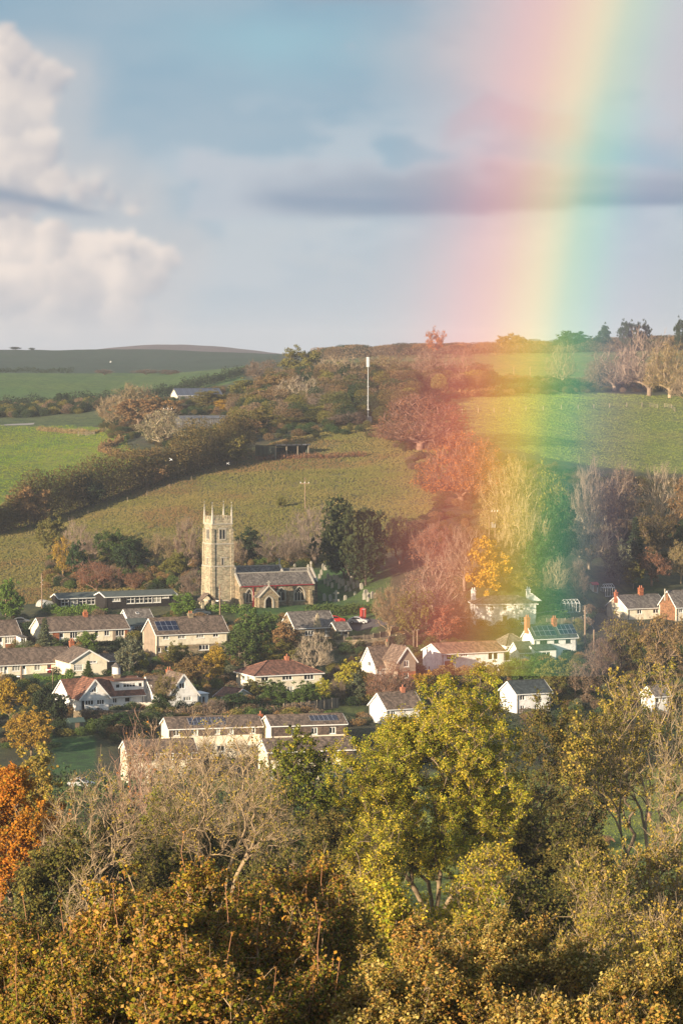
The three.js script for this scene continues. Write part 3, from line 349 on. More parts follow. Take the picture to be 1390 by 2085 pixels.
for (const b of BUILDINGS) {
  const o = b.blocks[0].p.clone(), root = thing(b.name, b.label, b.category, o);
  b.blocks.forEach((k, bi) => {
    const add = (name, g, m) => { const q = part(root, name, g, m, k.p.clone().sub(o)); q.rotation.y = k.rad; return q; };
    const s = k.d / F, w = k.w, D = k.D, kind = k.kind ?? 'gable', H = (k.yb - k.ye) * s, cos = Math.cos(k.rad), tan = Math.tan(k.rad), mid = (k.x0 + k.x1) / 2;
    const rise = Math.max(0.05, (k.ye - k.yr) * s - (kind === 'front' || kind === 'flat' ? 0 : D * (kind === 'lean' ? 0.08 : 0.04)));
    const lx = (px, z = 0) => (px - mid) * s / cos - z * tan, ly = (py, z = 0) => (k.yb - py) * s + z * 0.08;
    const wall = M[k.wall], sideM = M[k.side ?? k.wall], roofM = M[k.roof], fm = M[k.winMat ?? 'frame'];
    const rects = [...(k.win ?? []).map((q) => [...q.slice(0, 5), null]), ...(k.doors ?? []).map((q) => [q[0], q[1], q[2], q[3], 1, q[4]])].map(([px, py, pw, ph, n, door]) => {
      const x = lx(px), y = ly(py), hw = pw * s / cos / 2, hh = ph * s / 2;
      return { x0: clamp(x - hw, -w / 2 + 0.06, w / 2 - 0.2), x1: clamp(x + hw, -w / 2 + 0.2, w / 2 - 0.06), y0: y - hh, y1: y + hh, n, door };
    });
    // walls
    const top = kind === 'front' ? [[w / 2, H], [0, H + rise], [-w / 2, H]] : [[w / 2, H], [-w / 2, H]];
    const front = new THREE.Shape([[-w / 2, -1.6], [w / 2, -1.6], ...top].map((q) => new THREE.Vector2(...q))), back = front.clone();
    for (const r of rects) { if (kind !== 'front') r.y1 = Math.min(r.y1, H - 0.06); if (r.y1 - r.y0 > 0.15 && r.x1 - r.x0 > 0.15) hole(front, r.x0, r.x1, r.y0, r.y1); }
    add('wall', metres(slab(front, T).translate(0, 0, -T)), wall);
    if (kind === 'lean') add('wall', metres(slab(rectShape(-w / 2, w / 2, -1.6, H + rise - 0.02), T).translate(0, 0, -D)), wall); else add('wall', metres(slab(back, T).translate(0, 0, -D)), wall);
    const pt = (sx) => H + rise * (kind === 'lean' ? sx / D : kind === 'gable' ? 1 - Math.abs(sx - D / 2) / (D / 2) : 0);
    for (const left of [true, false]) {
      const prof = [[T, -1.6], [D - T, -1.6], [D - T, pt(D - T)], ...(kind === 'gable' ? [[D / 2, H + rise]] : []), [T, pt(T)]].map((q) => new THREE.Vector2(...q)), sh = new THREE.Shape(prof);
      const lw = left ? (k.lwin ?? []).map(([px, py, pw, ph, n]) => { const xl = k.x0 - D * Math.sin(k.rad) / s, c = (px - k.x0) / (xl - k.x0) * D, hw = pw * s / Math.sin(k.rad) / 2, y = ly(py, -c), hh = ph * s / 2; return [clamp(c - hw, T + 0.1, D - T - 0.4), clamp(c + hw, T + 0.4, D - T - 0.1), y - hh, y + hh, n]; }) : [];
      for (const r of lw) hole(sh, r[0], r[1], r[2], r[3]);
      const g = slab(sh, T).rotateY(Math.PI / 2).translate(left ? -w / 2 : w / 2 - T, 0, 0);
      add('wall', metres(g), sideM);
      for (const r of lw) windowParts(add, -r[1], -r[0], r[2], r[3], r[4], 0, fm, M.pane, (q) => q.rotateY(-Math.PI / 2).translate(-w / 2, 0, 0));
    }
    // openings
    for (const r of rects) {
      if (r.y1 - r.y0 <= 0.15) continue;
      if (!r.door) windowParts(add, r.x0, r.x1, r.y0, r.y1, r.n, 0, fm, HASHW() < 0.28 ? M.panePale : M.pane, same);
      else { const q = add('door', merge([box(r.x0, r.x1, r.y0, r.y1, -0.2, -0.14), box(r.x0, r.x0 + 0.08, r.y0, r.y1, -0.137, -0.06), box(r.x1 - 0.08, r.x1, r.y0, r.y1, -0.137, -0.06)]), M[r.door]); if (r.y1 - r.y0 > 1.5) part(q, 'door_glass', box(r.x0 + 0.18, r.x1 - 0.18, lerp(r.y0, r.y1, 0.55), r.y1 - 0.2, -0.138, -0.125), M.pane); }
    }
    for (const [px, py, pw, ph, m] of k.panels ?? []) {              // cladding that stands a little proud of the wall
      const x = lx(px), hw = pw * s / cos / 2, a = Math.max(x - hw, -w / 2 + 0.003), c = Math.min(x + hw, w / 2 - 0.003), y1 = ly(py), y0 = y1 - ph * s, sh = rectShape(a, c, y0, y1);
      for (const r of rects) { const q = [Math.max(r.x0, a + 0.04), Math.min(r.x1, c - 0.04), Math.max(r.y0, y0 + 0.04), Math.min(r.y1, y1 - 0.04)]; if (q[1] - q[0] > 0.1 && q[3] - q[2] > 0.1) hole(sh, ...q); }
      add('cladding', metres(slab(sh, 0.05).translate(0, 0, 0.004)), M[m]);
    }
    // roof
    const oh = 0.38, vg = 0.22, th = 0.16, slope = rise / (D / 2);
    if (kind === 'gable') {
      const ya = H - oh * slope + 0.02, pr = new THREE.Shape([[-oh, ya], [D / 2, H + rise + 0.02], [D + oh, ya], [D + oh, ya + th], [D / 2, H + rise + 0.02 + th * 1.15], [-oh, ya + th]].map((q) => new THREE.Vector2(...q)));
      const roof = add('roof', metres(slab(pr, w + 2 * vg).rotateY(Math.PI / 2).translate(-w / 2 - vg, 0, 0)), roofM);
      part(roof, 'ridge_tiles', new THREE.CylinderGeometry(0.13, 0.13, w + 2 * vg - 0.02, 6).rotateZ(Math.PI / 2).translate(0, H + rise + th * 1.2, -D / 2), roofM);
      for (const e of [-1, 1]) { const x = e * (w / 2 + vg + 0.025), L = []; for (const f of [0, 1]) { const a = V(x, ya + th * 0.35, f ? -D - oh : oh), c = V(x, H + rise + th * 0.4, -D / 2); const g = new THREE.BoxGeometry(0.045, 0.24, a.distanceTo(c)); g.lookAt(c.clone().sub(a)); L.push(g.translate((a.x + c.x) / 2, (a.y + c.y) / 2, (a.z + c.z) / 2)); } add('bargeboard', merge(L), b.category === 'barn' || b.category === 'shed' ? M.sheetGrey : M.frame); }
      if (b.category !== 'barn' && b.category !== 'shed') for (const e of [-1, 1]) add('downpipe', new THREE.CylinderGeometry(0.06, 0.06, H + 0.4, 6).translate(e * (w / 2 - 0.25), H / 2 - 0.25, 0.08), M.frameDark);
      add('gutter', box(-w / 2 - vg, w / 2 + vg, ya - 0.05, ya + 0.1, oh + 0.003, oh + 0.1), b.category === 'shed' ? M.sheetGrey : M.frame);
    } else if (kind === 'front') {
      const sl = rise / (w / 2), ya = H - oh * sl + 0.02, pr = new THREE.Shape([[-w / 2 - oh, ya], [0, H + rise + 0.02], [w / 2 + oh, ya], [w / 2 + oh, ya + th], [0, H + rise + 0.02 + th * 1.2], [-w / 2 - oh, ya + th]].map((q) => new THREE.Vector2(...q)));
      add('roof', metres(slab(pr, D + 0.3).translate(0, 0, -D)), roofM);
      const L = []; for (const f of [-1, 1]) { const a = V(f * (w / 2 + oh), ya + th * 0.35, 0.33), c = V(0, H + rise + th * 0.4, 0.33), g = new THREE.BoxGeometry(0.045, 0.26, a.distanceTo(c)); g.lookAt(c.clone().sub(a)); L.push(g.translate((a.x + c.x) / 2, (a.y + c.y) / 2, 0.33)); }
      add('bargeboard', merge(L), M.frame);
    } else if (kind === 'hip') {
      const X = w / 2 + 0.45, Z0 = 0.45, Z1 = -D - 0.45, yb = H - 0.05, R = Math.max(0.4, w / 2 - D / 2), yr = H + rise, zc = -D / 2, P = [[-X, yb, Z0], [X, yb, Z0], [X, yb, Z1], [-X, yb, Z1], [-R, yr, zc], [R, yr, zc]];
      const F_ = [[0, 1, 5], [0, 5, 4], [2, 3, 4], [2, 4, 5], [1, 2, 5], [3, 0, 4], [0, 2, 1], [0, 3, 2]], g = new THREE.BufferGeometry(); g.setAttribute('position', new THREE.Float32BufferAttribute(F_.flatMap((f) => f.flatMap((i) => P[i])), 3)); g.computeVertexNormals();
      const roof = add('roof', metres(g), roofM), L = [];
      for (const [i, j] of [[0, 4], [1, 5], [2, 5], [3, 4], [4, 5]]) L.push(bar(V(...P[i]), V(...P[j]), 0.12, 0.12, 5));
      part(roof, 'ridge_tiles', merge(L), roofM);
      add('fascia', merge([box(-X, X, yb - 0.2, yb - 0.01, Z0 - 0.05, Z0 + 0.04), box(-X, X, yb - 0.2, yb - 0.01, Z1 - 0.04, Z1 + 0.05), box(-X - 0.04, -X + 0.05, yb - 0.2, yb - 0.01, Z1 + 0.05, Z0 - 0.05), box(X - 0.05, X + 0.04, yb - 0.2, yb - 0.01, Z1 + 0.05, Z0 - 0.05)]), M.frame);
    } else {
      const up = kind === 'lean' ? rise / D : 0, pr = new THREE.Shape([[-0.25, H - 0.25 * up + 0.02], [D, H + rise * (up ? 1 : 0) + 0.02], [D, H + rise * (up ? 1 : 0) + 0.16], [-0.25, H - 0.25 * up + 0.16]].map((q) => new THREE.Vector2(...q)));
      add('roof', metres(slab(pr, w + 0.3).rotateY(Math.PI / 2).translate(-w / 2 - 0.15, 0, 0)), roofM);
    }
    for (const [px, py, pw, m] of k.chim ?? []) {
      const z = -D / 2, x = lx(px, z), y1 = ly(py, z), hw = Math.max(0.06, pw * s / 2), hz = Math.min(hw, 0.42), y0 = H + rise * 0.4;
      if (pw < 3.5) { add('flue_pipe', new THREE.CylinderGeometry(hw, hw, y1 - y0, 8).translate(x, (y0 + y1) / 2, z + D * 0.12), M[m]); continue; }
      const c = add('chimney', metres(merge([box(x - hw, x + hw, y0, y1 - 0.22, z - hz, z + hz), box(x - hw - 0.07, x + hw + 0.07, y1 - 0.22, y1 - 0.08, z - hz - 0.07, z + hz + 0.07), box(x - hw, x + hw, y1 - 0.08, y1, z - hz, z + hz)])), M[m]);
      for (const e of hw > 0.38 ? [-0.5, 0.5] : [0]) part(c, 'chimney_pot', new THREE.CylinderGeometry(0.11, 0.15, 0.5, 8).translate(x + e * hw, y1 + 0.25, z), m === 'white' ? M.white : M.pot);
    }
    const ang = Math.atan(slope), onRoof = (q, lift) => [H + q * rise + 0.02 + th * 1.1 + lift, -q * D / 2];
    for (const [px, py, pw, ph, nx, ny] of k.solar ?? []) {
      const q0 = clamp((k.ye - py - ph) / (k.ye - k.yr), 0.06, 0.9), q1 = clamp((k.ye - py) / (k.ye - k.yr), 0.1, 0.96), q = (q0 + q1) / 2, [yy, zz] = onRoof(q, 0.05), ww = pw * s / cos, L = (q1 - q0) * Math.hypot(rise, D / 2), x = lx(px + pw / 2, zz);
      const put = (g) => g.rotateX(ang).translate(x, yy, zz), a = add('solar_array', put(box(-ww / 2, ww / 2, 0, 0.05, -L / 2, L / 2)), M.alu);
      for (let i = 0; i < nx; i++) for (let j = 0; j < ny; j++) { const cw = ww / nx, ch = L / ny; part(a, 'solar_panel', put(box(-ww / 2 + i * cw + 0.05, -ww / 2 + (i + 1) * cw - 0.05, 0.051, 0.075, -L / 2 + j * ch + 0.05, -L / 2 + (j + 1) * ch - 0.05)), M.solar); }
    }
    for (const [px, py, pw, ph] of k.sky ?? []) { const q = (k.ye - py) / (k.ye - k.yr), [yy, zz] = onRoof(q, 0.02), x = lx(px, zz), a = pw * s / 2; const f = add('skylight', box(-a, a, 0, 0.08, -a, a).rotateX(ang).translate(x, yy, zz), M.frame); part(f, 'pane', box(-a * 0.75, a * 0.75, 0.082, 0.09, -a * 0.75, a * 0.75).rotateX(ang).translate(x, yy, zz), M.pane); }
    for (const [xa, xb, ya, yc, wins] of k.dormer ?? []) {
      const q = (k.ye - yc) / (k.ye - k.yr), z = -q * D / 2 + 0.25, a = lx(xa, z), c = lx(xb, z), y0 = ly(yc, z) - 0.2, y1 = ly(ya, z), sh = rectShape(a, c, y0, y1), L = wins.map(([px, py, pw, ph, n]) => { const x = lx(px, z), y = ly(py, z), hw = pw * s / cos / 2, hh = ph * s / 2; return [x - hw, x + hw, y - hh, Math.min(y + hh, y1 - 0.1), n]; });
      for (const r of L) hole(sh, r[0], r[1], r[2], r[3]);
      add('dormer', metres(merge([slab(sh, 0.18).translate(0, 0, z - 0.18), box(a, a + 0.18, y0, y1, z - 2.8, z - 0.18), box(c - 0.18, c, y0, y1, z - 2.8, z - 0.18)])), wall);
      add('dormer_roof', box(a - 0.25, c + 0.25, y1 + 0.003, y1 + 0.22, z - 3, z + 0.3), M.redTile);
      for (const r of L) windowParts(add, r[0], r[1], r[2], r[3], r[4], z, fm, M.pane, same);
    }
    if (k.gablet) {
      const [px, py, pw] = k.gablet, x = lx(px), hw = pw * s / 2 / cos, y1 = ly(py), L = []; let y = H - 0.3; const n = 5, hs = (y1 - y) / n;
      for (let i = 0; i < n; i++) { const f = 1 - i / n * 0.85; L.push(box(x - hw * f, x + hw * f, y, y + hs - 0.001, 0.005, 0.45)); y += hs; }
      L.push(box(x - 0.12, x + 0.12, y1, y1 + 0.45, 0.1, 0.34));
      add('gablet', metres(merge(L)), M.stone);
      const pr = new THREE.Shape([[-hw, H], [0, y1 - 0.5], [hw, H]].map((q) => new THREE.Vector2(...q))); add('gablet_roof', metres(slab(pr, D / 2).translate(x, 0, -D / 2)), roofM);
    }
    if (b.name === 'long_white_house') {
      const z = 1.7, a = lx(985, z), c = lx(1046, z), y = ly(1357);
      const deck = add('balcony', metres(merge([box(a, c, y - 0.2, y, 0.06, z), ...[a + 0.1, (a + c) / 2, c - 0.1].map((x) => box(x - 0.09, x + 0.09, y - 3.4, y - 0.203, z - 0.25, z - 0.07))])), M.white), L = [box(a, c, y + 0.95, y + 1.03, z - 0.1, z - 0.02), box(c - 0.08, c, y + 0.95, y + 1.03, 0.06, z - 0.103)];
      for (let x = a; x <= c; x += 0.22) L.push(box(x - 0.025, x + 0.025, y + 0.003, y + 0.947, z - 0.08, z - 0.04));
      part(deck, 'railing', merge(L), M.frame);
    }
    if (b.name === 'chalet_house' && bi === 0) {
      const z = -D / 2, x = lx(233, z), y = ly(1381, z), cu = add('cupola', metres(merge([box(x - 0.62, x + 0.62, y - 0.5, y + 0.6, z - 0.62, z + 0.62)])), M.stoneDark);
      part(cu, 'lantern', new THREE.CylinderGeometry(0.78, 0.78, 1.35, 6).translate(x, y + 1.28, z), M.white);
      part(cu, 'lantern_roof', new THREE.ConeGeometry(1.05, 0.9, 6).translate(x, y + 2.4, z), M.slate);
      const z2 = 3.4, a = lx(170, z2), c = lx(233, z2), y2 = ly(1441), L = [box(a, c, y2 - 0.22, y2, 0.5, z2)]; for (let i = 0; i <= 8; i++) { const q = lerp(a, c, i / 8); L.push(box(q - 0.05, q + 0.05, y2 + 0.003, y2 + 1, z2 - 0.12, z2 - 0.02)); } for (const h of [0.25, 0.55, 0.9]) L.push(box(a, c, y2 + h, y2 + h + 0.1, z2 - 0.017, z2 + 0.03));
      add('deck_rail', merge(L), M.pole);
    }
    if (b.name === 'georgian_house') { add('fence_wall', metres(box(lx(1000), lx(1091), -1.4, 0.15, 2.5, 2.65)), M.fence); const x = lx(1090, -D / 2); add('chimney_shoulder', metres(slab(new THREE.Shape([[-1.2, H + 0.2], [1.6, H + 0.2], [-0.6, H + rise + 0.5], [-1.2, H + rise + 0.5]].map((q) => new THREE.Vector2(...q))), 0.8).translate(x, 0, -D / 2 - 0.4)), M.white); add('door_hood', box(lx(1022), lx(1033), ly(1254), ly(1252.6), 0.005, 0.8), M.felt); add('porch_wall', metres(box(lx(990), lx(1000), -1.4, ly(1262), 0.7, 1.6)), M.white); }
  });
}

// ---------------------------------------------------------------- the church
{
  const c = thing('church', 'old stone parish church with tall pinnacled tower, slate roofs and red gutters', 'church', CHURCH.p, CHURCH.yaw);
  const add = (n, g, m) => part(c, n, m === M.stone || m === M.stoneDark || m === M.slate || m === M.dressed ? metres(g) : g, m);
  const stage = (i, y0, y1) => add('tower_stage', box(i, 5.4 - i, y0, y1, -5.4 + i, -i), M.stone);
  stage(0, -1.6, 8.9); stage(0.16, 8.9, 13.9); stage(0.3, 13.9, 18.3); stage(0.22, 18.3, 19.3);
  for (const [i, y] of [[-0.1, 8.82], [0.06, 13.8], [0.14, 18.2], [-0.14, 1.2]]) add('string_course', box(i, 5.4 - i, y, y + 0.24, -5.4 + i, -i), M.dressed);
  for (let k = 0; k < 5; k++) { const a = 0.22 + k * 0.992; for (const [x0, x1, z0, z1] of [[a, a + 0.62, -0.62, -0.22], [a, a + 0.62, -5.18, -4.78], [0.223, 0.62, -0.223 - a - 0.4, -a], [4.78, 5.177, -0.223 - a - 0.4, -a]]) add('merlon', box(x0, x1, 19.3, 20.05, z0, z1), M.stone); }
  for (const [x, z] of [[0.4, -0.4], [5.0, -0.4], [0.4, -5.0], [5.0, -5.0]]) {
    const p = add('pinnacle', new THREE.CylinderGeometry(0.25, 0.32, 2.1, 8).translate(x, 19.3, z), M.dressed);
    part(p, 'spirelet', new THREE.ConeGeometry(0.25, 2.7, 8).translate(x, 21.7, z), M.dressed);
    const L = []; for (let k = 0; k < 4; k++) for (let s = 0; s < 4; s++) { const r = 0.24 * (1 - k / 4.6), t = s * Math.PI / 2; L.push(new THREE.OctahedronGeometry(0.09).translate(x + Math.cos(t) * r, 20.7 + k * 0.55, z + Math.sin(t) * r)); } L.push(new THREE.OctahedronGeometry(0.17).translate(x, 23.05, z));
    part(p, 'crockets', merge(L), M.dressed);
  }
  const but = (x0, x1, z0, z1, dx, dz) => { const L = []; for (const [y0, y1, f] of [[-1.6, 4.5, 1], [4.5, 8.9, 0.8], [8.9, 13.9, 0.58], [13.9, 17.2, 0.36]]) { const ex = dx * f, ez = dz * f; L.push(box(Math.min(x0, x0 + ex), Math.max(x1, x1 + ex), y0, y1 - 0.002, Math.min(z0, z0 + ez), Math.max(z1, z1 + ez))); } add('buttress', merge(L), M.stone); };
  but(0.08, 0.8, -0.5, -0.32, 0, 0.62); but(4.6, 5.32, -0.5, -0.32, 0, 0.62); but(0.32, 0.5, -0.8, -0.08, -0.62, 0); but(0.32, 0.5, -5.32, -4.6, -0.62, 0);
  for (const f of [0, 1]) {                                          // belfry lights and stair slits on both faces in view
    const turn = (g, i) => (f ? g.rotateY(-Math.PI / 2).translate(i, 0, -5.4) : g.translate(0, 0, -i));
    const w = add('belfry_window', turn(merge([box(1.85, 2.05, 15.0, 17.2, 0, 0.07), box(2.62, 2.78, 15.0, 17.0, 0, 0.07), box(3.35, 3.55, 15.0, 17.2, 0, 0.07), box(1.85, 3.55, 14.8, 14.997, 0, 0.1), box(1.7, 3.7, 17.2, 17.4, 0, 0.12)]), 0.3), M.dressed);
    part(w, 'louvre', turn(merge([box(2.053, 2.617, 15, 17.0, 0.005, 0.02), box(2.783, 3.347, 15, 17.0, 0.005, 0.02)]), 0.3), M.pane);
    const s = add('slit_window', turn(merge([box(2.35, 2.5, 8.95 + 0.3, 10.75, 0, 0.06), box(2.9, 3.05, 9.25, 10.75, 0, 0.06), box(2.2, 3.9, 10.76, 10.95, 0, 0.12)]), 0.16), M.dressed);
    part(s, 'louvre', turn(box(2.503, 2.897, 9.25, 10.7, 0.005, 0.02), 0.16), M.pane);
  }
  const pointed = (S, cx, y0, ys, yt, hw) => { S.moveTo(cx - hw, y0); S.lineTo(cx + hw, y0); S.lineTo(cx + hw, ys); S.quadraticCurveTo(cx + hw * 0.95, lerp(ys, yt, 0.62), cx, yt); S.quadraticCurveTo(cx - hw * 0.95, lerp(ys, yt, 0.62), cx - hw, ys); S.lineTo(cx - hw, y0); return S; };
  // south aisle
  const AX0 = 5.4, AX1 = 23.6, AZ = 3, AD = 6, AH = 4.65, AR = 2.35;
  const win = [[7.75, 0.75, 1.0, 2.6, 3.9, 2], [15.5, 0.85, 1.1, 2.7, 3.95, 2], [19.9, 1.15, 1.0, 2.5, 4.05, 3]];
  const wallS = rectShape(AX0, AX1, -1.6, AH); for (const [cx, hw, y0, ys, yt] of win) wallS.holes.push(pointed(new THREE.Path(), cx, y0, ys, yt, hw));
  add('wall', slab(wallS, 0.6).translate(0, 0, AZ - 0.6), M.stoneDark);
  for (const [cx, hw, y0, ys, yt, n] of win) {
    const ring = pointed(new THREE.Shape(), cx, y0 - 0.15, ys, yt + 0.3, hw + 0.26); ring.holes.push(pointed(new THREE.Path(), cx, y0, ys, yt, hw));
    const L = [slab(ring, 0.07).translate(0, 0, AZ + 0.003)]; for (let k = 1; k < n; k++) { const x = cx - hw + 2 * hw * k / n; L.push(box(x - 0.09, x + 0.09, y0, ys + 0.35, AZ - 0.35, AZ - 0.2)); }
    for (let k = 0; k < n; k++) { const x = cx - hw + 2 * hw * (k + 0.5) / n; for (const e of [-1, 1]) L.push(bar(V(x + e * hw / n, ys, AZ - 0.27), V(x, ys + 0.55, AZ - 0.27), 0.07, 0.07)); } L.push(bar(V(cx - hw * 0.5, ys + 0.5, AZ - 0.27), V(cx, yt - 0.2, AZ - 0.27), 0.07), bar(V(cx + hw * 0.5, ys + 0.5, AZ - 0.27), V(cx, yt - 0.2, AZ - 0.27), 0.07));
    const w = add('window', merge(L), M.dressed); part(w, 'glass', slab(pointed(new THREE.Shape(), cx, y0 + 0.02, ys, yt - 0.03, hw - 0.02), 0.02).translate(0, 0, AZ - 0.42), M.pane);
  }
  const gable = (D, H, R) => new THREE.Shape([[0, -1.6], [D, -1.6], [D, H], [D / 2, H + R], [0, H]].map((q) => new THREE.Vector2(...q)));
  const side = (g, x, z) => g.rotateY(Math.PI / 2).translate(x, 0, z);
  const roofShape = (D, H, R, o) => { const s = R / (D / 2), y = H - o * s; return new THREE.Shape([[-o, y], [D / 2, H + R], [D + o, y], [D + o, y + 0.2], [D / 2, H + R + 0.22], [-o, y + 0.2]].map((q) => new THREE.Vector2(...q))); };
  const coping = (D, H, R, x, z) => { const L = []; for (const f of [0, 1]) { const a = V(x, H - 0.1, z - (f ? D + 0.3 : -0.3)), b2 = V(x, H + R + 0.34, z - D / 2), g = new THREE.BoxGeometry(0.42, 0.3, a.distanceTo(b2)); g.lookAt(b2.clone().sub(a)); L.push(g.translate((a.x + b2.x) / 2, (a.y + b2.y) / 2, (a.z + b2.z) / 2)); } const k = add('gable_coping', merge(L), M.dressed), y = H + R + 0.5; part(k, 'finial_cross', merge([box(x - 0.13, x + 0.13, y, y + 1.3, z - D / 2 - 0.13, z - D / 2 + 0.13), box(x - 0.12, x + 0.12, y + 0.75, y + 0.98, z - D / 2 - 0.42, z - D / 2 + 0.42)]), M.dressed); };
  const range = (x0, x1, z, D, H, R, o = 0.25) => {
    add('wall', side(slab(gable(D, H, R), 0.55), x0, z), M.stoneDark); add('wall', side(slab(gable(D, H, R), 0.55), x1 - 0.55, z), M.stoneDark);
    const r = add('roof', side(slab(roofShape(D, H, R, o), x1 - x0 - 0.6), x0 + 0.3, z), M.slate), L = []; for (let x = x0 + 0.3; x < x1 - 0.6; x += 0.55) L.push(box(x, x + 0.47, H + R + 0.18, H + R + 0.4, z - D / 2 - 0.16, z - D / 2 + 0.16)); part(r, 'ridge_tiles', merge(L), M.dressed);
    coping(D, H, R, x1 - 0.2, z);
  };
  range(AX0 + 0.05, AX1, AZ - 0.02, AD, AH, AR);
  coping(AD, AH, AR, AX0 + 0.2, AZ);
  range(AX0 + 0.1, 19.4, AZ - AD - 0.1, 6.6, 5.3, 2.75); range(19.4, 27.2, AZ - AD - 0.3, 6.2, 4.7, 2.5);
  add('wall', box(19.4, 27.2, -1.6, 4.7, AZ - AD - 0.9, AZ - AD - 0.3), M.stoneDark);
  for (const x of [5.6, 9.3, 13.9, 17.2, 22.4]) add('buttress', merge([box(x - 0.35, x + 0.35, -1.6, 1.9, AZ + 0.004, AZ + 1.15), box(x - 0.3, x + 0.3, 1.9, 3.3, AZ + 0.004, AZ + 0.7)]), M.stoneDark);
  add('gutter', merge([box(AX0 + 0.3, AX1 - 0.4, AH - 0.22, AH - 0.02, AZ + 0.26, AZ + 0.42), box(8.6, 8.75, -0.3, AH - 0.23, AZ + 0.1, AZ + 0.25), box(13.95, 14.1, 1, AH - 0.23, AZ + 0.1, AZ + 0.25)]), M.redDark);
  // porch
  const P0 = 8.9, P1 = 13.5, PZ = 6.0, PH = 2.2, PR = 2.2, pc = (P0 + P1) / 2, pf = new THREE.Shape([[P0, -1.6], [P1, -1.6], [P1, PH], [pc, PH + PR], [P0, PH]].map((q) => new THREE.Vector2(...q)));
  pf.holes.push(pointed(new THREE.Path(), pc, -0.2, 1.2, 2.35, 0.85)); add('porch_wall', slab(pf, 0.5).translate(0, 0, PZ - 0.5), M.stoneDark);
  add('porch_wall', box(P0, P0 + 0.5, -1.6, PH, AZ + 0.004, PZ - 0.5), M.stoneDark); add('porch_wall', box(P1 - 0.5, P1, -1.6, PH, AZ + 0.004, PZ - 0.5), M.stoneDark);
  const ar = pointed(new THREE.Shape(), pc, -0.2, 1.25, 2.65, 1.18); ar.holes.push(pointed(new THREE.Path(), pc, -0.19, 1.2, 2.35, 0.85)); add('porch_arch', slab(ar, 0.1).translate(0, 0, PZ + 0.004), M.dressed);
  add('porch_roof', slab(new THREE.Shape([[P0 - 0.25, PH - 0.1], [pc, PH + PR], [P1 + 0.25, PH - 0.1], [P1 + 0.25, PH + 0.1], [pc, PH + PR + 0.2], [P0 - 0.25, PH + 0.1]].map((q) => new THREE.Vector2(...q))), PZ - AZ - 0.1).translate(0, 0, AZ), M.slate);
  const L = []; for (const e of [-1, 1]) { const a = V(pc + e * (P1 - P0 + 0.5) / 2, PH, PZ - 0.05), t = V(pc, PH + PR + 0.3, PZ - 0.05), g = new THREE.BoxGeometry(0.45, 0.22, a.distanceTo(t)); g.lookAt(t.clone().sub(a)); L.push(g.translate((a.x + t.x) / 2, (a.y + t.y) / 2, PZ - 0.02)); }
  const k = add('porch_coping', merge(L), M.dressed); part(k, 'finial_cross', merge([box(pc - 0.12, pc + 0.12, PH + PR + 0.3, PH + PR + 1.5, PZ - 0.2, PZ + 0.05), box(pc - 0.4, pc + 0.4, PH + PR + 0.95, PH + PR + 1.17, PZ - 0.19, PZ + 0.04)]), M.dressed);
  add('porch_door', box(pc - 0.95, pc + 0.95, -0.2, 2.5, AZ + 0.02, AZ + 0.1), M.board);
}

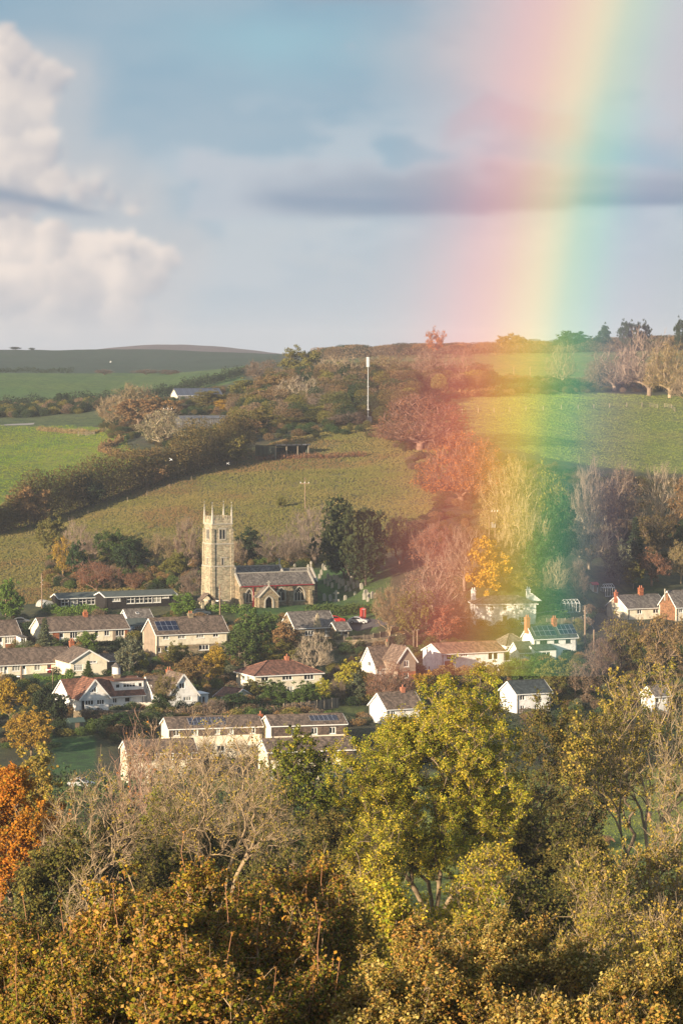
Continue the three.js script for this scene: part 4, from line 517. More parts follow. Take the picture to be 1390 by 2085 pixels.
// ---------------------------------------------------------------- how trees grow: branches reach for points in the crown's volume, leaves sit on the twigs
const C3 = (r, g, b) => new THREE.Color().setRGB(r, g, b);
const foliageMats = new Map();
function leafMat(c, tr = 0) { const k = c.join() + tr; if (!foliageMats.has(k)) foliageMats.set(k, new THREE.MeshPhysicalMaterial({ color: C3(...c), vertexColors: true, roughness: tr ? 1 : 0.85, transmission: tr, thickness: 0, side: THREE.DoubleSide, specularIntensity: 0.4 })); return foliageMats.get(k); }
function barkMat(c) { const k = 'b' + c.join(); if (!foliageMats.has(k)) foliageMats.set(k, new THREE.MeshStandardMaterial({ color: C3(...c), vertexColors: true, roughness: 0.95 })); return foliageMats.get(k); }
const unit = (R) => { const z = R() * 2 - 1, a = R() * 6.2832, r = Math.sqrt(1 - z * z); return [r * Math.cos(a), z, r * Math.sin(a)]; };
function skeleton({ seed, n, sample, stems, step = 0.5, bf = 0.35, wob = 0.2 }) {
  const R = rng(seed), X = [], Y = [], Z = [], P = [], L = [];
  const push = (x, y, z, p) => { X.push(x); Y.push(y); Z.push(z); P.push(p); L.push(p < 0 ? 0 : L[p] + Math.hypot(x - X[p], y - Y[p], z - Z[p])); return X.length - 1; };
  for (const st of stems) { let p = push(st[0] * 0.15, -0.4, st[1] * 0.15, -1); const k = Math.max(2, Math.round(st[2] / step)); for (let i = 1; i <= k; i++) { const t = i / k; p = push(st[0] * (0.15 + 0.85 * t * t) + (R() - 0.5) * wob * step, st[2] * t, st[1] * (0.15 + 0.85 * t * t) + (R() - 0.5) * wob * step, p); } }
  const pts = []; for (let i = 0; i < n; i++) pts.push(sample(R));
  const s0 = stems[0][2]; pts.sort((a, b) => Math.hypot(a[0], a[1] - s0, a[2]) - Math.hypot(b[0], b[1] - s0, b[2]));
  const tips = [];
  for (const [x, y, z] of pts) {
    let best = 0, bc = 1e9; for (let i = 0; i < X.length; i++) { const dy = y - Y[i], dd = Math.hypot(x - X[i], dy, z - Z[i]), c = dd + bf * L[i] + (dy < 0 ? -dy * 0.6 : 0); if (c < bc && Y[i] > s0 * 0.25) { bc = c; best = i; } }
    const d = Math.hypot(x - X[best], y - Y[best], z - Z[best]), k = Math.max(1, Math.round(d / step)), q = P[best] < 0 ? best : P[best], ux = X[best] - X[q], uy = Y[best] - Y[q], uz = Z[best] - Z[q], ul = Math.hypot(ux, uy, uz) || 1, f = d * 0.28;
    const cx = (X[best] + x) / 2 + ux / ul * f, cy = (Y[best] + y) / 2 + uy / ul * f, cz = (Z[best] + z) / 2 + uz / ul * f, bx = X[best], by = Y[best], bz = Z[best];
    let p = best; for (let i = 1; i <= k; i++) { const t = i / k, a = (1 - t) * (1 - t), b = 2 * t * (1 - t), c = t * t, w = i < k ? wob * step : 0; p = push(a * bx + b * cx + c * x + (R() - 0.5) * w, a * by + b * cy + c * y + (R() - 0.5) * w, a * bz + b * cz + c * z + (R() - 0.5) * w, p); }
    tips.push(p);
  }
  return { X, Y, Z, P, tips, R };
}
class Sticks {                                                       // collects tapered prisms into one geometry
  constructor() { this.p = []; this.n = []; this.c = []; this.i = []; }
  add(a, b, ra, rb, sides, v) {
    let dx = b[0] - a[0], dy = b[1] - a[1], dz = b[2] - a[2]; const l = Math.hypot(dx, dy, dz) || 1e-6; dx /= l; dy /= l; dz /= l;
    let ux = Math.abs(dy) > 0.9 ? 1 : 0, uy = Math.abs(dy) > 0.9 ? 0 : 1, uz = 0; let vx = dy * uz - dz * uy, vy = dz * ux - dx * uz, vz = dx * uy - dy * ux; const m = Math.hypot(vx, vy, vz); vx /= m; vy /= m; vz /= m; ux = vy * dz - vz * dy; uy = vz * dx - vx * dz; uz = vx * dy - vy * dx;
    const s = this.p.length / 3;
    if (sides === 1) { for (const e of [1, -1]) { this.p.push(a[0] + vx * ra * e, a[1] + vy * ra * e, a[2] + vz * ra * e, b[0] + vx * rb * e, b[1] + vy * rb * e, b[2] + vz * rb * e); this.n.push(ux + vx * e, uy + vy * e, uz + vz * e, ux + vx * e, uy + vy * e, uz + vz * e); this.c.push(v, v, v, v, v, v); } this.i.push(s, s + 1, s + 2, s + 1, s + 3, s + 2); return; }
    for (let k = 0; k < sides; k++) { const t = k / sides * 6.28318, c = Math.cos(t), q = Math.sin(t), nx = ux * c + vx * q, ny = uy * c + vy * q, nz = uz * c + vz * q; this.p.push(a[0] + nx * ra, a[1] + ny * ra, a[2] + nz * ra, b[0] + nx * rb, b[1] + ny * rb, b[2] + nz * rb); this.n.push(nx, ny, nz, nx, ny, nz); for (let e = 0; e < 2; e++) this.c.push(v, v, v); }
    for (let k = 0; k < sides; k++) { const a0 = s + 2 * k, b0 = s + 2 * ((k + 1) % sides); this.i.push(a0, b0, a0 + 1, b0, b0 + 1, a0 + 1); }
  }
  get empty() { return !this.i.length; }
  geometry() { const g = new THREE.BufferGeometry(); g.setAttribute('position', new THREE.Float32BufferAttribute(this.p, 3)); g.setAttribute('normal', new THREE.Float32BufferAttribute(this.n, 3)); g.setAttribute('color', new THREE.Float32BufferAttribute(this.c, 3)); g.setIndex(this.i); return g; }
}
class Leaves {
  constructor() { this.p = []; this.c = []; }
  add(R, x, y, z, s, col, dir, wide = 0.42) {                                     // a folded, pointed leaf or leaf clump of length s
    const d = dir ?? unit(R), e = unit(R); let ax = d[1] * e[2] - d[2] * e[1], ay = d[2] * e[0] - d[0] * e[2], az = d[0] * e[1] - d[1] * e[0]; const m = Math.hypot(ax, ay, az) || 1; ax /= m; ay /= m; az /= m;
    const nx = ay * d[2] - az * d[1], ny = az * d[0] - ax * d[2], nz = ax * d[1] - ay * d[0], w = s * wide, f = w * 0.4, h = s * 0.5;
    const B = [x - d[0] * h, y - d[1] * h, z - d[2] * h], Tp = [x + d[0] * h, y + d[1] * h, z + d[2] * h], Lf = [x + ax * w + nx * f, y + ay * w + ny * f, z + az * w + nz * f], Rt = [x - ax * w + nx * f, y - ay * w + ny * f, z - az * w + nz * f];
    this.p.push(...B, ...Lf, ...Tp, ...B, ...Tp, ...Rt); for (let k = 0; k < 6; k++) this.c.push(...col);
  }
  get empty() { return !this.p.length; }
  geometry() { const g = new THREE.BufferGeometry(); g.setAttribute('position', new THREE.Float32BufferAttribute(this.p, 3)); g.setAttribute('color', new THREE.Float32BufferAttribute(this.c, 3)); g.computeVertexNormals(); return g; }
}
// crown shapes, in metres, for a tree H tall and W wide
function crownShape(kind, H, W, base, R0) {
  const lob = []; const cy = (H + base) / 2, ry = (H - base) / 2, rx = W / 2;
  for (let k = 0; k < 400 && lob.length < (kind === 'round' ? 14 : 13); k++) { const u = unit(R0); const r = 0.68 * (0.75 + 0.35 * R0()), p = [u[0] * rx * r, cy + u[1] * ry * r, u[2] * rx * r], q = (0.2 + 0.22 * R0()); if (lob.every((o) => Math.hypot((o[0] - p[0]) / rx, (o[1] - p[1]) / ry, (o[2] - p[2]) / rx) > 0.40)) lob.push([...p, q]); }
  if (kind === 'fan') return (R) => { const a = R() * 6.2832, t = Math.pow(R(), 0.75), el = 0.10 + 1.42 * t * R() + 0.05, rr = (0.35 + 0.65 * Math.pow(R(), 0.45)) * (0.86 + 0.2 * noise3(Math.cos(a) * 2 + 5, el * 2, Math.sin(a) * 2 + 5)); const r = Math.cos(el), h = Math.sin(el); return [Math.cos(a) * r * rx * rr, base + (H - base) * (0.06 + 0.94 * h) * rr, Math.sin(a) * r * rx * rr]; };
  if (kind === 'cone') return (R) => { const t = Math.pow(R(), 1.5), a = R() * 6.2832, r = Math.pow(R(), 0.4) * (1 - t) * (0.75 + 0.25 * Math.sin(t * 60)); return [Math.cos(a) * rx * r, base + (H - base) * t, Math.sin(a) * rx * r]; };
  return (R) => { const l = lob[Math.floor(R() * lob.length)], u = unit(R), r = Math.pow(R(), 0.5) * l[3]; return [l[0] + u[0] * rx * r * 1.25, Math.max(base * 0.7, l[1] + u[1] * ry * r * 1.25), l[2] + u[2] * rx * r * 1.25]; };
}
function growTree({ seed, kind = 'round', H, W, base, n, stems, step, twigs = 0, twigLen = 0.6, twigR = 0.02, tipR = 0.025, leaves = 0, leafSize = 0.4, spread = 0.5, bf, fork = 2.3, droop = 0, thick = 0.12, keepTips = false, fine = false }) {
  const R0 = rng(seed * 7 + 1), sample = crownShape(kind, H, W, base, R0), S = skeleton({ seed, n, sample, stems: stems ?? [[0, 0, kind === 'cone' ? H * 0.96 : Math.max(base, H * 0.22)]], step: step ?? H * 0.06, bf });
  const { X, Y, Z, P, tips, R } = S, N = X.length, rad = new Float32Array(N); const kids = new Uint8Array(N);
  for (let i = 0; i < N; i++) if (P[i] >= 0) kids[P[i]] = 1;
  for (let i = N - 1; i >= 0; i--) { if (!kids[i]) rad[i] = Math.pow(tipR, fork); if (P[i] >= 0) rad[P[i]] += rad[i]; }
  for (let i = 0; i < N; i++) rad[i] = Math.pow(rad[i], 1 / fork);
  const trunk = new Sticks(), limbs = new Sticks(), leaf = new Leaves(), spots = [];
  for (let i = 0; i < N; i++) if (P[i] >= 0) { const r0 = rad[P[i]], r1 = rad[i], big = r0 > thick; (big ? trunk : limbs).add([X[P[i]], Y[P[i]], Z[P[i]]], [X[i], Y[i], Z[i]], Math.min(r0, r1 * 1.6), r1, r0 > 0.1 ? 6 : r0 > 0.05 ? 4 : fine && r0 < 0.04 ? 1 : 3, 0.8 + 0.4 * R()); }
  for (const t of tips) {
    const p = P[t] < 0 ? t : P[t]; let ox = X[t] - X[p], oy = Y[t] - Y[p], oz = Z[t] - Z[p]; const ol = Math.hypot(ox, oy, oz) || 1; ox /= ol; oy /= ol; oz /= ol;
    for (let k = 0; k < twigs; k++) {
      const f = R(), a = [lerp(X[p], X[t], f), lerp(Y[p], Y[t], f), lerp(Z[p], Z[t], f)], u = unit(R), l = twigLen * (0.5 + R() * 0.9), dx = ox * 0.9 + u[0] * 0.85, dy = oy * 0.9 + u[1] * 0.75 + 0.25 - droop, dz = oz * 0.9 + u[2] * 0.85, m = Math.hypot(dx, dy, dz), b = [a[0] + dx / m * l * 0.55, a[1] + dy / m * l * 0.55, a[2] + dz / m * l * 0.55], v = 0.8 + 0.4 * R();
      limbs.add(a, b, twigR, twigR * 0.8, fine ? 1 : 3, v); const w = unit(R); for (let q = 0; q < 2; q++) { const w2 = unit(R); limbs.add(b, [b[0] + (dx / m + w2[0] * 0.55) * l * 0.5, b[1] + (dy / m + w2[1] * 0.45 + 0.1) * l * 0.5, b[2] + (dz / m + w2[2] * 0.55) * l * 0.5], twigR * 0.75, twigR * 0.4, 1, v); }
      if (keepTips) spots.push([b, [dx / m, dy / m, dz / m]]);
    }
    if (keepTips) spots.push([[X[t], Y[t], Z[t]], [ox, oy, oz]]);
    for (let k = 0; k < leaves; k++) { const u = unit(R), r = spread * Math.pow(R(), 0.6), v = 0.68 + 0.62 * R(), h = R() - 0.5; leaf.add(R, X[t] + u[0] * r, Y[t] + u[1] * r * 0.8, Z[t] + u[2] * r, leafSize * (0.6 + 0.8 * R()), [v * (1 + 0.28 * h), v, v * (1 - 0.3 * h)]); }
  }
  return { trunk, limbs, leaf, spots };
}
// a few trees of each habit, 10 m tall; every tree in the view is one of these, sized and turned
const KINDS = {
  leafy: { kind: 'round', W: 9, base: 0.9, n: 220, leaves: 32, leafSize: 0.32, spread: 0.66, twigs: 1, tipR: 0.03 },
  sparse: { kind: 'round', W: 9, base: 1.0, n: 260, leaves: 14, leafSize: 0.26, spread: 0.65, twigs: 3, twigLen: 0.9, twigR: 0.022, tipR: 0.03 },
  bush: { kind: 'round', W: 10, base: 0.2, n: 200, leaves: 32, leafSize: 0.42, spread: 0.85, twigs: 1, tipR: 0.03, stems: [[1, 0.4, 1.5], [-0.9, 0.5, 1.7], [0.2, -1, 1.4]] },
  twiggy: { kind: 'round', W: 10, base: 0.6, n: 260, leaves: 12, leafSize: 0.22, spread: 0.8, twigs: 6, twigLen: 1.2, twigR: 0.026, tipR: 0.03, stems: [[1, 0.4, 1.8], [-0.9, 0.5, 2], [0.2, -1, 1.6]] },
  bare: { kind: 'fan', W: 9, base: 1.0, n: 300, leaves: 0, twigs: 7, twigLen: 1.0, twigR: 0.022, tipR: 0.035, bf: 0.55 },
  fan: { kind: 'fan', W: 10, base: 0.5, n: 420, leaves: 20, leafSize: 0.14, spread: 0.6, twigs: 5, twigLen: 0.9, twigR: 0.02, tipR: 0.035, bf: 0.6 },
  dense: { kind: 'round', W: 8, base: 0.4, n: 240, leaves: 34, leafSize: 0.35, spread: 0.6, tipR: 0.03 },
  conifer: { kind: 'cone', W: 5, base: 0.4, n: 330, leaves: 28, leafSize: 0.28, spread: 0.42, tipR: 0.02, bf: 0.9 },
};
const PROTO = {};
for (const [k, o] of Object.entries(KINDS)) { PROTO[k] = []; for (let i = 0; i < (k === 'conifer' ? 2 : 3); i++) { const t = growTree({ H: 10, fine: true, seed: 101 + i * 13 + k.length * 7 + k.charCodeAt(0), ...o }); PROTO[k].push({ W: o.W, trunk: t.trunk.empty ? null : t.trunk.geometry(), limbs: t.limbs.empty ? null : t.limbs.geometry(), leaf: t.leaf.empty ? null : t.leaf.geometry() }); } }
const TINT = { holm: [[0.042, 0.052, 0.018], [0.1, 0.08, 0.06]], wood: [[0.105, 0.082, 0.030], [0.14, 0.1, 0.07]], woodbrown: [[0.145, 0.095, 0.045], [0.14, 0.1, 0.07]], woodgreen: [[0.078, 0.080, 0.022], [0.14, 0.1, 0.07]], hedge: [[0.115, 0.088, 0.028], [0.14, 0.10, 0.07]],
                                                      // [leaf, bark]
  olive: [[0.150, 0.135, 0.030], [0.16, 0.12, 0.08]], green: [[0.070, 0.105, 0.022], [0.14, 0.11, 0.08]], bright: [[0.11, 0.18, 0.03], [0.14, 0.11, 0.08]], dark: [[0.030, 0.048, 0.018], [0.08, 0.06, 0.045]], grey: [[0.125, 0.135, 0.075], [0.2, 0.17, 0.13]],
  gold: [[0.36, 0.235, 0.025], [0.2, 0.14, 0.08]], yellow: [[0.34, 0.31, 0.03], [0.2, 0.14, 0.08]], orange: [[0.33, 0.135, 0.035], [0.2, 0.12, 0.08]], rust: [[0.27, 0.115, 0.055], [0.24, 0.145, 0.10]], brown: [[0.215, 0.135, 0.055], [0.24, 0.17, 0.115]], russet: [[0.215, 0.105, 0.055], [0.26, 0.155, 0.115]],
  tan: [[0.25, 0.19, 0.08], [0.36, 0.27, 0.17]], pale: [[0.27, 0.23, 0.13], [0.42, 0.34, 0.24]], pink: [[0.20, 0.135, 0.08], [0.29, 0.215, 0.16]], purple: [[0.17, 0.12, 0.075], [0.235, 0.18, 0.14]], holly: [[0.040, 0.070, 0.022], [0.1, 0.08, 0.06]],
};
let treeSeed = 0;
function placeTree(name, kind, px, top, w, base, tint, label) {      // crown top, crown width and foot as they stand in the view (or minus the distance)
  const R = rng(9000 + treeSeed++), p = base < 0 ? onGround(px, -base) : hit(px, base), d = -p.z, h = Math.max(1.2, at(px, top, d).y - p.y), pr = PROTO[kind][treeSeed % PROTO[kind].length], s = w * d / F / pr.W * ({ fan: 1.24, bare: 1.2 }[kind] ?? 1.05);
  const o = thing(name, label, name.includes('bush') || name.includes('shrub') ? 'bush' : 'tree', p, R() * 6.28), [lc, bc] = TINT[tint], jit = 0.88 + 0.24 * R(), leaf = lc.map((c, i) => +(c * jit * (1 + (R() - 0.5) * 0.14)).toFixed(4));
  const put = (n, g, m) => { if (!g) return; const q = part(o, n, g, m); q.scale.set(s, h / 10 * ({ fan: 1.07, bare: 1.07 }[kind] ?? 1.02), s); };
  put('trunk', pr.trunk, barkMat(bc)); put('branches', pr.limbs, barkMat(bc)); put('crown', pr.leaf, leafMat(leaf));
}
const TREES = [
  ['hazel_tree', 'twiggy', 288, 1500, 100, -432, 'tan', 'tan twiggy tree close before the lower terrace end wall'],
  ['hazel_tree', 'twiggy', 368, 1512, 104, -432, 'brown', 'brown twiggy tree close before the lower terrace middle'],
  ['hazel_tree', 'twiggy', 425, 1508, 92, -465, 'tan', 'tan twiggy tree between the upper and the lower terrace'],
  ['hazel_tree', 'twiggy', 500, 1506, 100, -468, 'tan', 'tan twiggy tree before the upper terrace ground floor'],
  ['hazel_tree', 'sparse', 585, 1530, 90, -430, 'olive', 'olive tree before the lower terrace with the orange porch'],
  ['oak_tree', 'leafy', 722, 772, 84, -1000, 'brown', 'dark brown oak below and left of the phone mast foot'],
  ['oak_tree', 'leafy', 765, 800, 78, -965, 'olive', 'olive oak at the right foot of the phone mast'],
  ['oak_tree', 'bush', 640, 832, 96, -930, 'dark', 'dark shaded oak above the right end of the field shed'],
  ['oak_tree', 'leafy', 590, 844, 92, -915, 'olive', 'olive oak directly behind the field shed roof'],
  ['hazel_tree', 'twiggy', 705, 838, 98, -905, 'purple', 'purplish thicket between the shed oaks and the copper beech'],
  ['oak_tree', 'leafy', 745, 756, 70, -1050, 'brown', 'brown oak partly behind the phone mast'],
  ['oak_tree', 'leafy', 630, 790, 84, -1010, 'brown', 'round brown oak right of the pale grey bare ash'],
  ['oak_tree', 'leafy', 540, 792, 84, -1000, 'brown', 'brown oak left of the pale grey bare ash'],
  ['hawthorn_tree', 'bush', 800, 775, 92, -1010, 'dark', 'dark thorn thicket behind the copper beech dome'],
  ['hawthorn_tree', 'bush', 905, 768, 84, -1050, 'dark', 'dark thorn thicket under the reddish bare ash'],
  ['hawthorn_tree', 'bush', 380, 902, 84, 962, 'brown', 'brown thorn swelling out of the long hedge below the pole'],
  ['hawthorn_tree', 'bush', 300, 935, 80, 992, 'brown', 'brown thorn swelling out of the middle of the long hedge'],
  ['oak_tree', 'leafy', 470, 880, 88, 948, 'olive', 'olive oak at the upper end of the long hedge'],
  ['hawthorn_tree', 'bush', 60, 985, 96, 1075, 'brown', 'brown thorn at the lower end of the long hedge'],
  ['hawthorn_tree', 'bush', 175, 965, 88, 1035, 'dark', 'dark thorn in the lower half of the long hedge'],
  // skyline and upper fields
  ['oak_tree', 'sparse', 885, 667, 44, -1560, 'orange', 'lone orange wind blown oak rising above the ridge hedge in the rainbow'],
  ['oak_tree', 'leafy', 1225, 660, 36, -1600, 'dark', 'small round dark oak on the ridge left of the twin round oaks'],
  ['oak_tree', 'leafy', 1275, 652, 42, -1600, 'dark', 'left of two touching round dark oaks on the ridge skyline'],
  ['oak_tree', 'leafy', 1306, 649, 34, -1610, 'dark', 'right of two touching round dark oaks on the ridge skyline'],
  ['oak_tree', 'leafy', 1384, 647, 32, -1600, 'dark', 'dark oak on the ridge at the picture edge above the firs'],
  ['oak_tree', 'bush', 1165, 674, 74, -1580, 'dark', 'broad low dark oak on the ridge inside the green of the rainbow'],
  ['oak_tree', 'bush', 1042, 673, 60, -1580, 'brown', 'broad low brown tree on the ridge inside the red of the rainbow'],
  ['oak_tree', 'leafy', 34, 706, 26, -2240, 'dark', 'left of two tiny trees on the far field skyline'],
  ['oak_tree', 'leafy', 66, 708, 14, -2240, 'dark', 'right of two tiny trees on the far field skyline'],
  ['oak_tree', 'leafy', 611, 702, 92, -1180, 'olive', 'tall olive oak whose crown breaks the skyline above the farm wood'],
  ['hawthorn_tree', 'twiggy', 535, 730, 88, -1200, 'purple', 'wide brown thorn thicket below the far field edge'],
  ['hawthorn_tree', 'twiggy', 213, 752, 42, -1560, 'purple', 'small round brown thorn on the green strip field'],
  ['hawthorn_tree', 'twiggy', 298, 751, 58, -1560, 'purple', 'left of two joined brown thorns on the strip field edge'],
  ['hawthorn_tree', 'twiggy', 345, 752, 52, -1560, 'purple', 'right of two joined brown thorns on the strip field edge'],
  ['ash_tree', 'bare', 605, 768, 92, -985, 'pale', 'pale grey bare ash standing out among the dark farm wood'],
  ['ash_tree', 'bare', 692, 724, 108, -1080, 'tan', 'tall bare brown ash behind the pale bare ash'],
  ['ash_tree', 'sparse', 655, 740, 80, -1060, 'brown', 'brown half bare tree between the bare ashes of the farm wood'],
  ['ash_tree', 'bare', 668, 800, 84, -955, 'purple', 'bare purplish tree at the foot of the pale ash'],
  ['oak_tree', 'leafy', 566, 757, 84, -1050, 'brown', 'rounded brown oak behind the farm barn wood'],
  ['oak_tree', 'leafy', 505, 772, 88, -1040, 'olive', 'rounded olive oak next to the farm barn roof'],
  ['oak_tree', 'leafy', 424, 794, 72, -1040, 'olive', 'olive oak in front of the farm barn roof'],
  ['oak_tree', 'leafy', 470, 810, 70, -1010, 'gold', 'golden brown tree between the two farm buildings'],
  ['oak_tree', 'leafy', 545, 826, 92, -930, 'olive', 'broad olive oak above the open field shed'],
  ['oak_tree', 'leafy', 498, 850, 84, -905, 'brown', 'brown oak on the hedge corner left of the open shed'],
  ['holly_tree', 'dense', 452, 862, 104, -888, 'olive', 'dense olive thicket in front of the low grey shed'],
  ['holly_tree', 'dense', 408, 880, 62, -880, 'holly', 'dark green holly in the hedge below the low grey shed'],
  ['willow_tree', 'twiggy', 330, 834, 122, -905, 'pale', 'pale grey willow thicket at the foot of the power pole'],
  ['ash_tree', 'twiggy', 275, 776, 92, -1030, 'tan', 'tall tan half bare tree above the pasture gate'],
  ['oak_tree', 'leafy', 282, 810, 112, -990, 'brown', 'big brown oak between the pasture gate and the power pole'],
  ['oak_tree', 'twiggy', 232, 808, 76, -1000, 'tan', 'tan scrubby tree beside the pasture gate'],
  ['hawthorn_tree', 'bush', 330, 800, 70, -1000, 'brown', 'brown thorn left of the power pole top'],
  ['hawthorn_tree', 'bush', 128, 798, 38, -1180, 'dark', 'dark round tree in the hollow behind the left pasture'],
  ['hawthorn_tree', 'bush', 88, 826, 60, -1160, 'dark', 'dark scrub in the hollow left of the round tree'],
  ['hawthorn_tree', 'bush', 24, 816, 52, -1170, 'dark', 'dark scrub by the lane at the picture edge'],
  // right of the mast
  ['beech_tree', 'fan', 855, 800, 182, 918, 'russet', 'huge domed copper brown beech below the phone mast'],
  ['beech_tree', 'fan', 938, 878, 162, 1030, 'orange', 'orange beech in front of the huge domed copper beech'],
  ['oak_tree', 'twiggy', 790, 720, 92, -1090, 'tan', 'tan bare tree just right of the phone mast'],
  ['ash_tree', 'fan', 878, 716, 88, -1080, 'pink', 'tall reddish bare ash at the left edge of the rainbow'],
  ['ash_tree', 'bare', 940, 714, 66, -1080, 'pink', 'slim reddish bare ash inside the red of the rainbow'],
  ['hawthorn_tree', 'bush', 832, 762, 86, -1050, 'dark', 'dark thorn between the mast and the reddish ashes'],
  ['hawthorn_tree', 'sparse', 976, 758, 62, -1090, 'brown', 'small spreading thorn at the end of the ridge hedge'],
  ['ash_tree', 'bare', 1142, 700, 62, -1130, 'tan', 'slim bare ash standing in the green of the rainbow'],
  ['ash_tree', 'fan', 1250, 697, 108, -1110, 'pink', 'broad bare ash left in the clump above the hill pasture'],
  ['ash_tree', 'bare', 1320, 678, 128, -1090, 'pink', 'tallest bare ash in the clump above the hill pasture'],
  ['ash_tree', 'fan', 1362, 695, 96, -1075, 'tan', 'tan bare ash with several pale trunks by the field rail'],
  ['ash_tree', 'bare', 1392, 760, 70, -1050, 'tan', 'small bare tree at the picture edge right of the field rail'],
  ['hawthorn_tree', 'twiggy', 1215, 735, 66, -1120, 'purple', 'brown thorn at the left foot of the bare ash clump'],
  // wood right of the village
  ['ash_tree', 'fan', 1040, 932, 112, 1110, 'tan', 'tall yellow brown tree in the middle of the rainbow wood'],
  ['ash_tree', 'sparse', 1112, 945, 96, 1120, 'olive', 'tall greenish tree in the green band of the rainbow wood'],
  ['ash_tree', 'bare', 1196, 942, 72, 1100, 'pink', 'upright pale bare ash at the near edge of the hill pasture'],
  ['beech_tree', 'twiggy', 1262, 952, 118, 1110, 'purple', 'broad purplish brown beech below the hill pasture'],
  ['ash_tree', 'bare', 1343, 948, 88, 1110, 'pale', 'pale bare ash right of the purplish beech'],
  ['oak_tree', 'sparse', 1396, 975, 84, 1120, 'brown', 'brown oak cut by the picture edge below the pasture'],
  ['holly_tree', 'dense', 1132, 1010, 84, 1160, 'holly', 'dark green holly in the green band of the rainbow'],
  ['oak_tree', 'twiggy', 1060, 1015, 110, 1180, 'tan', 'tan scrubby tree left of the dark green holly'],
  ['ash_tree', 'bare', 1198, 1040, 98, 1160, 'pale', 'pale fan shaped bare tree in front of the hazy wood'],
  ['fir_tree', 'conifer', 1292, 1056, 54, 1150, 'dark', 'dark pointed conifer in the hazy wood'],
  ['oak_tree', 'sparse', 1335, 1040, 92, 1140, 'wood', 'dim brown oak right of the pointed conifer'],
  ['yew_tree', 'dense', 1395, 1055, 60, 1150, 'dark', 'dim dark tree by the picture edge above the cottages'],
  ['maple_tree', 'leafy', 1258, 1103, 66, 1190, 'grey', 'rounded grey green tree above the stone cottage'],
  ['cherry_tree', 'sparse', 1325, 1118, 82, 1195, 'russet', 'reddish pink garden tree above the stone cottage roof'],
  ['apple_tree', 'leafy', 1288, 1140, 52, 1200, 'olive', 'small olive tree between the grey green and the reddish tree'],
  ['apple_tree', 'sparse', 1385, 1100, 56, 1190, 'tan', 'small tan garden tree at the picture edge'],
  ['apple_tree', 'sparse', 1072, 1152, 84, 1216, 'olive', 'spreading olive apple tree behind the Georgian house'],
  ['ash_tree', 'bare', 1128, 1136, 52, 1220, 'tan', 'slim bare tree right of the apple tree'],
  ['ash_tree', 'twiggy', 1178, 1142, 58, 1225, 'purple', 'purplish bare tree above the glasshouse'],
  ['yew_bush', 'dense', 1122, 1230, 64, 1262, 'bright', 'rounded green garden bush right of the Georgian house'],
  ['yew_hedge_tree', 'dense', 1120, 1200, 86, 1236, 'holly', 'dark clipped evergreen mass behind the Georgian house chimney'],
  ['maple_tree', 'dense', 992, 1096, 96, 1222, 'gold', 'bright golden yellow tree behind the Georgian house'],
  ['ash_tree', 'bare', 945, 1072, 90, 1200, 'pink', 'orange tinted bare tree left of the golden tree'],
  ['holly_tree', 'dense', 1098, 1085, 76, 1200, 'holly', 'deep green tree glowing in the rainbow right of the golden tree'],
  ['oak_tree', 'twiggy', 1030, 1085, 84, 1190, 'tan', 'tan tree just behind the golden yellow tree'],
  // above and beside the church
  ['holm_oak_tree', 'bush', 716, 988, 140, 1185, 'holm', 'large dark evergreen oak above the churchyard'],
  ['yew_tree', 'bush', 702, 1074, 108, 1178, 'dark', 'very dark yew at the foot of the evergreen oak'],
  ['cypress_tree', 'dense', 744, 1088, 82, 1192, 'dark', 'dark shaggy cypress at the edge of the gravestones'],
  ['beech_tree', 'bare', 640, 1034, 132, 1150, 'purple', 'broad bare brown beech behind the church roof'],
  ['beech_tree', 'bare', 560, 1082, 84, 1150, 'purple', 'bare brown tree right of the church tower trees'],
  ['elder_tree', 'twiggy', 600, 1098, 82, 1152, 'purple', 'scrubby bare tree behind the nave ridge'],
  ['yew_tree', 'dense', 508, 1076, 62, 1152, 'dark', 'dark yew just right of the church tower'],
  ['hawthorn_tree', 'twiggy', 486, 1098, 40, 1160, 'pink', 'small pinkish bare thorn touching the church tower'],
  ['oak_tree', 'twiggy', 815, 1052, 104, 1150, 'russet', 'reddish brown scrub tree right of the evergreen oak'],
  ['oak_tree', 'twiggy', 880, 1062, 88, 1170, 'russet', 'reddish brown tree in shade at the rainbow edge'],
  ['ash_tree', 'fan', 885, 1130, 130, 1300, 'pink', 'big pinkish bare ash with spreading pale limbs'],
  ['oak_tree', 'twiggy', 792, 1196, 74, 1296, 'tan', 'tan bushy tree beside the lane and phone box'],
  ['oak_tree', 'sparse', 842, 1190, 84, 1318, 'olive', 'olive brown tree behind the street lamp pole'],
  ['oak_tree', 'sparse', 896, 1232, 90, 1312, 'rust', 'rusty brown tree at the corner of the Georgian house'],
  ['hazel_tree', 'twiggy', 952, 1240, 40, 1294, 'brown', 'brown twiggy tree covering the Georgian house corner'],
  ['oak_tree', 'leafy', 106, 1044, 66, 1138, 'olive', 'olive leafed oak standing alone on the rough hillside'],
  ['birch_tree', 'bare', 158, 1062, 60, 1140, 'pink', 'left of two pale stemmed bare birches'],
  ['birch_tree', 'bare', 194, 1082, 44, 1140, 'pink', 'right of two pale stemmed bare birches'],
  ['oak_tree', 'leafy', 226, 1072, 72, 1150, 'green', 'green shaded tree right of the birches'],
  ['hazel_tree', 'sparse', 128, 1092, 48, 1180, 'gold', 'yellow brown hazel under the lone olive oak'],
  ['holly_tree', 'dense', 158, 1104, 44, 1182, 'holly', 'dark holly in front of the birches'],
  ['cherry_tree', 'twiggy', 196, 1140, 102, 1204, 'rust', 'wide reddish orange bush like cherry above the hall'],
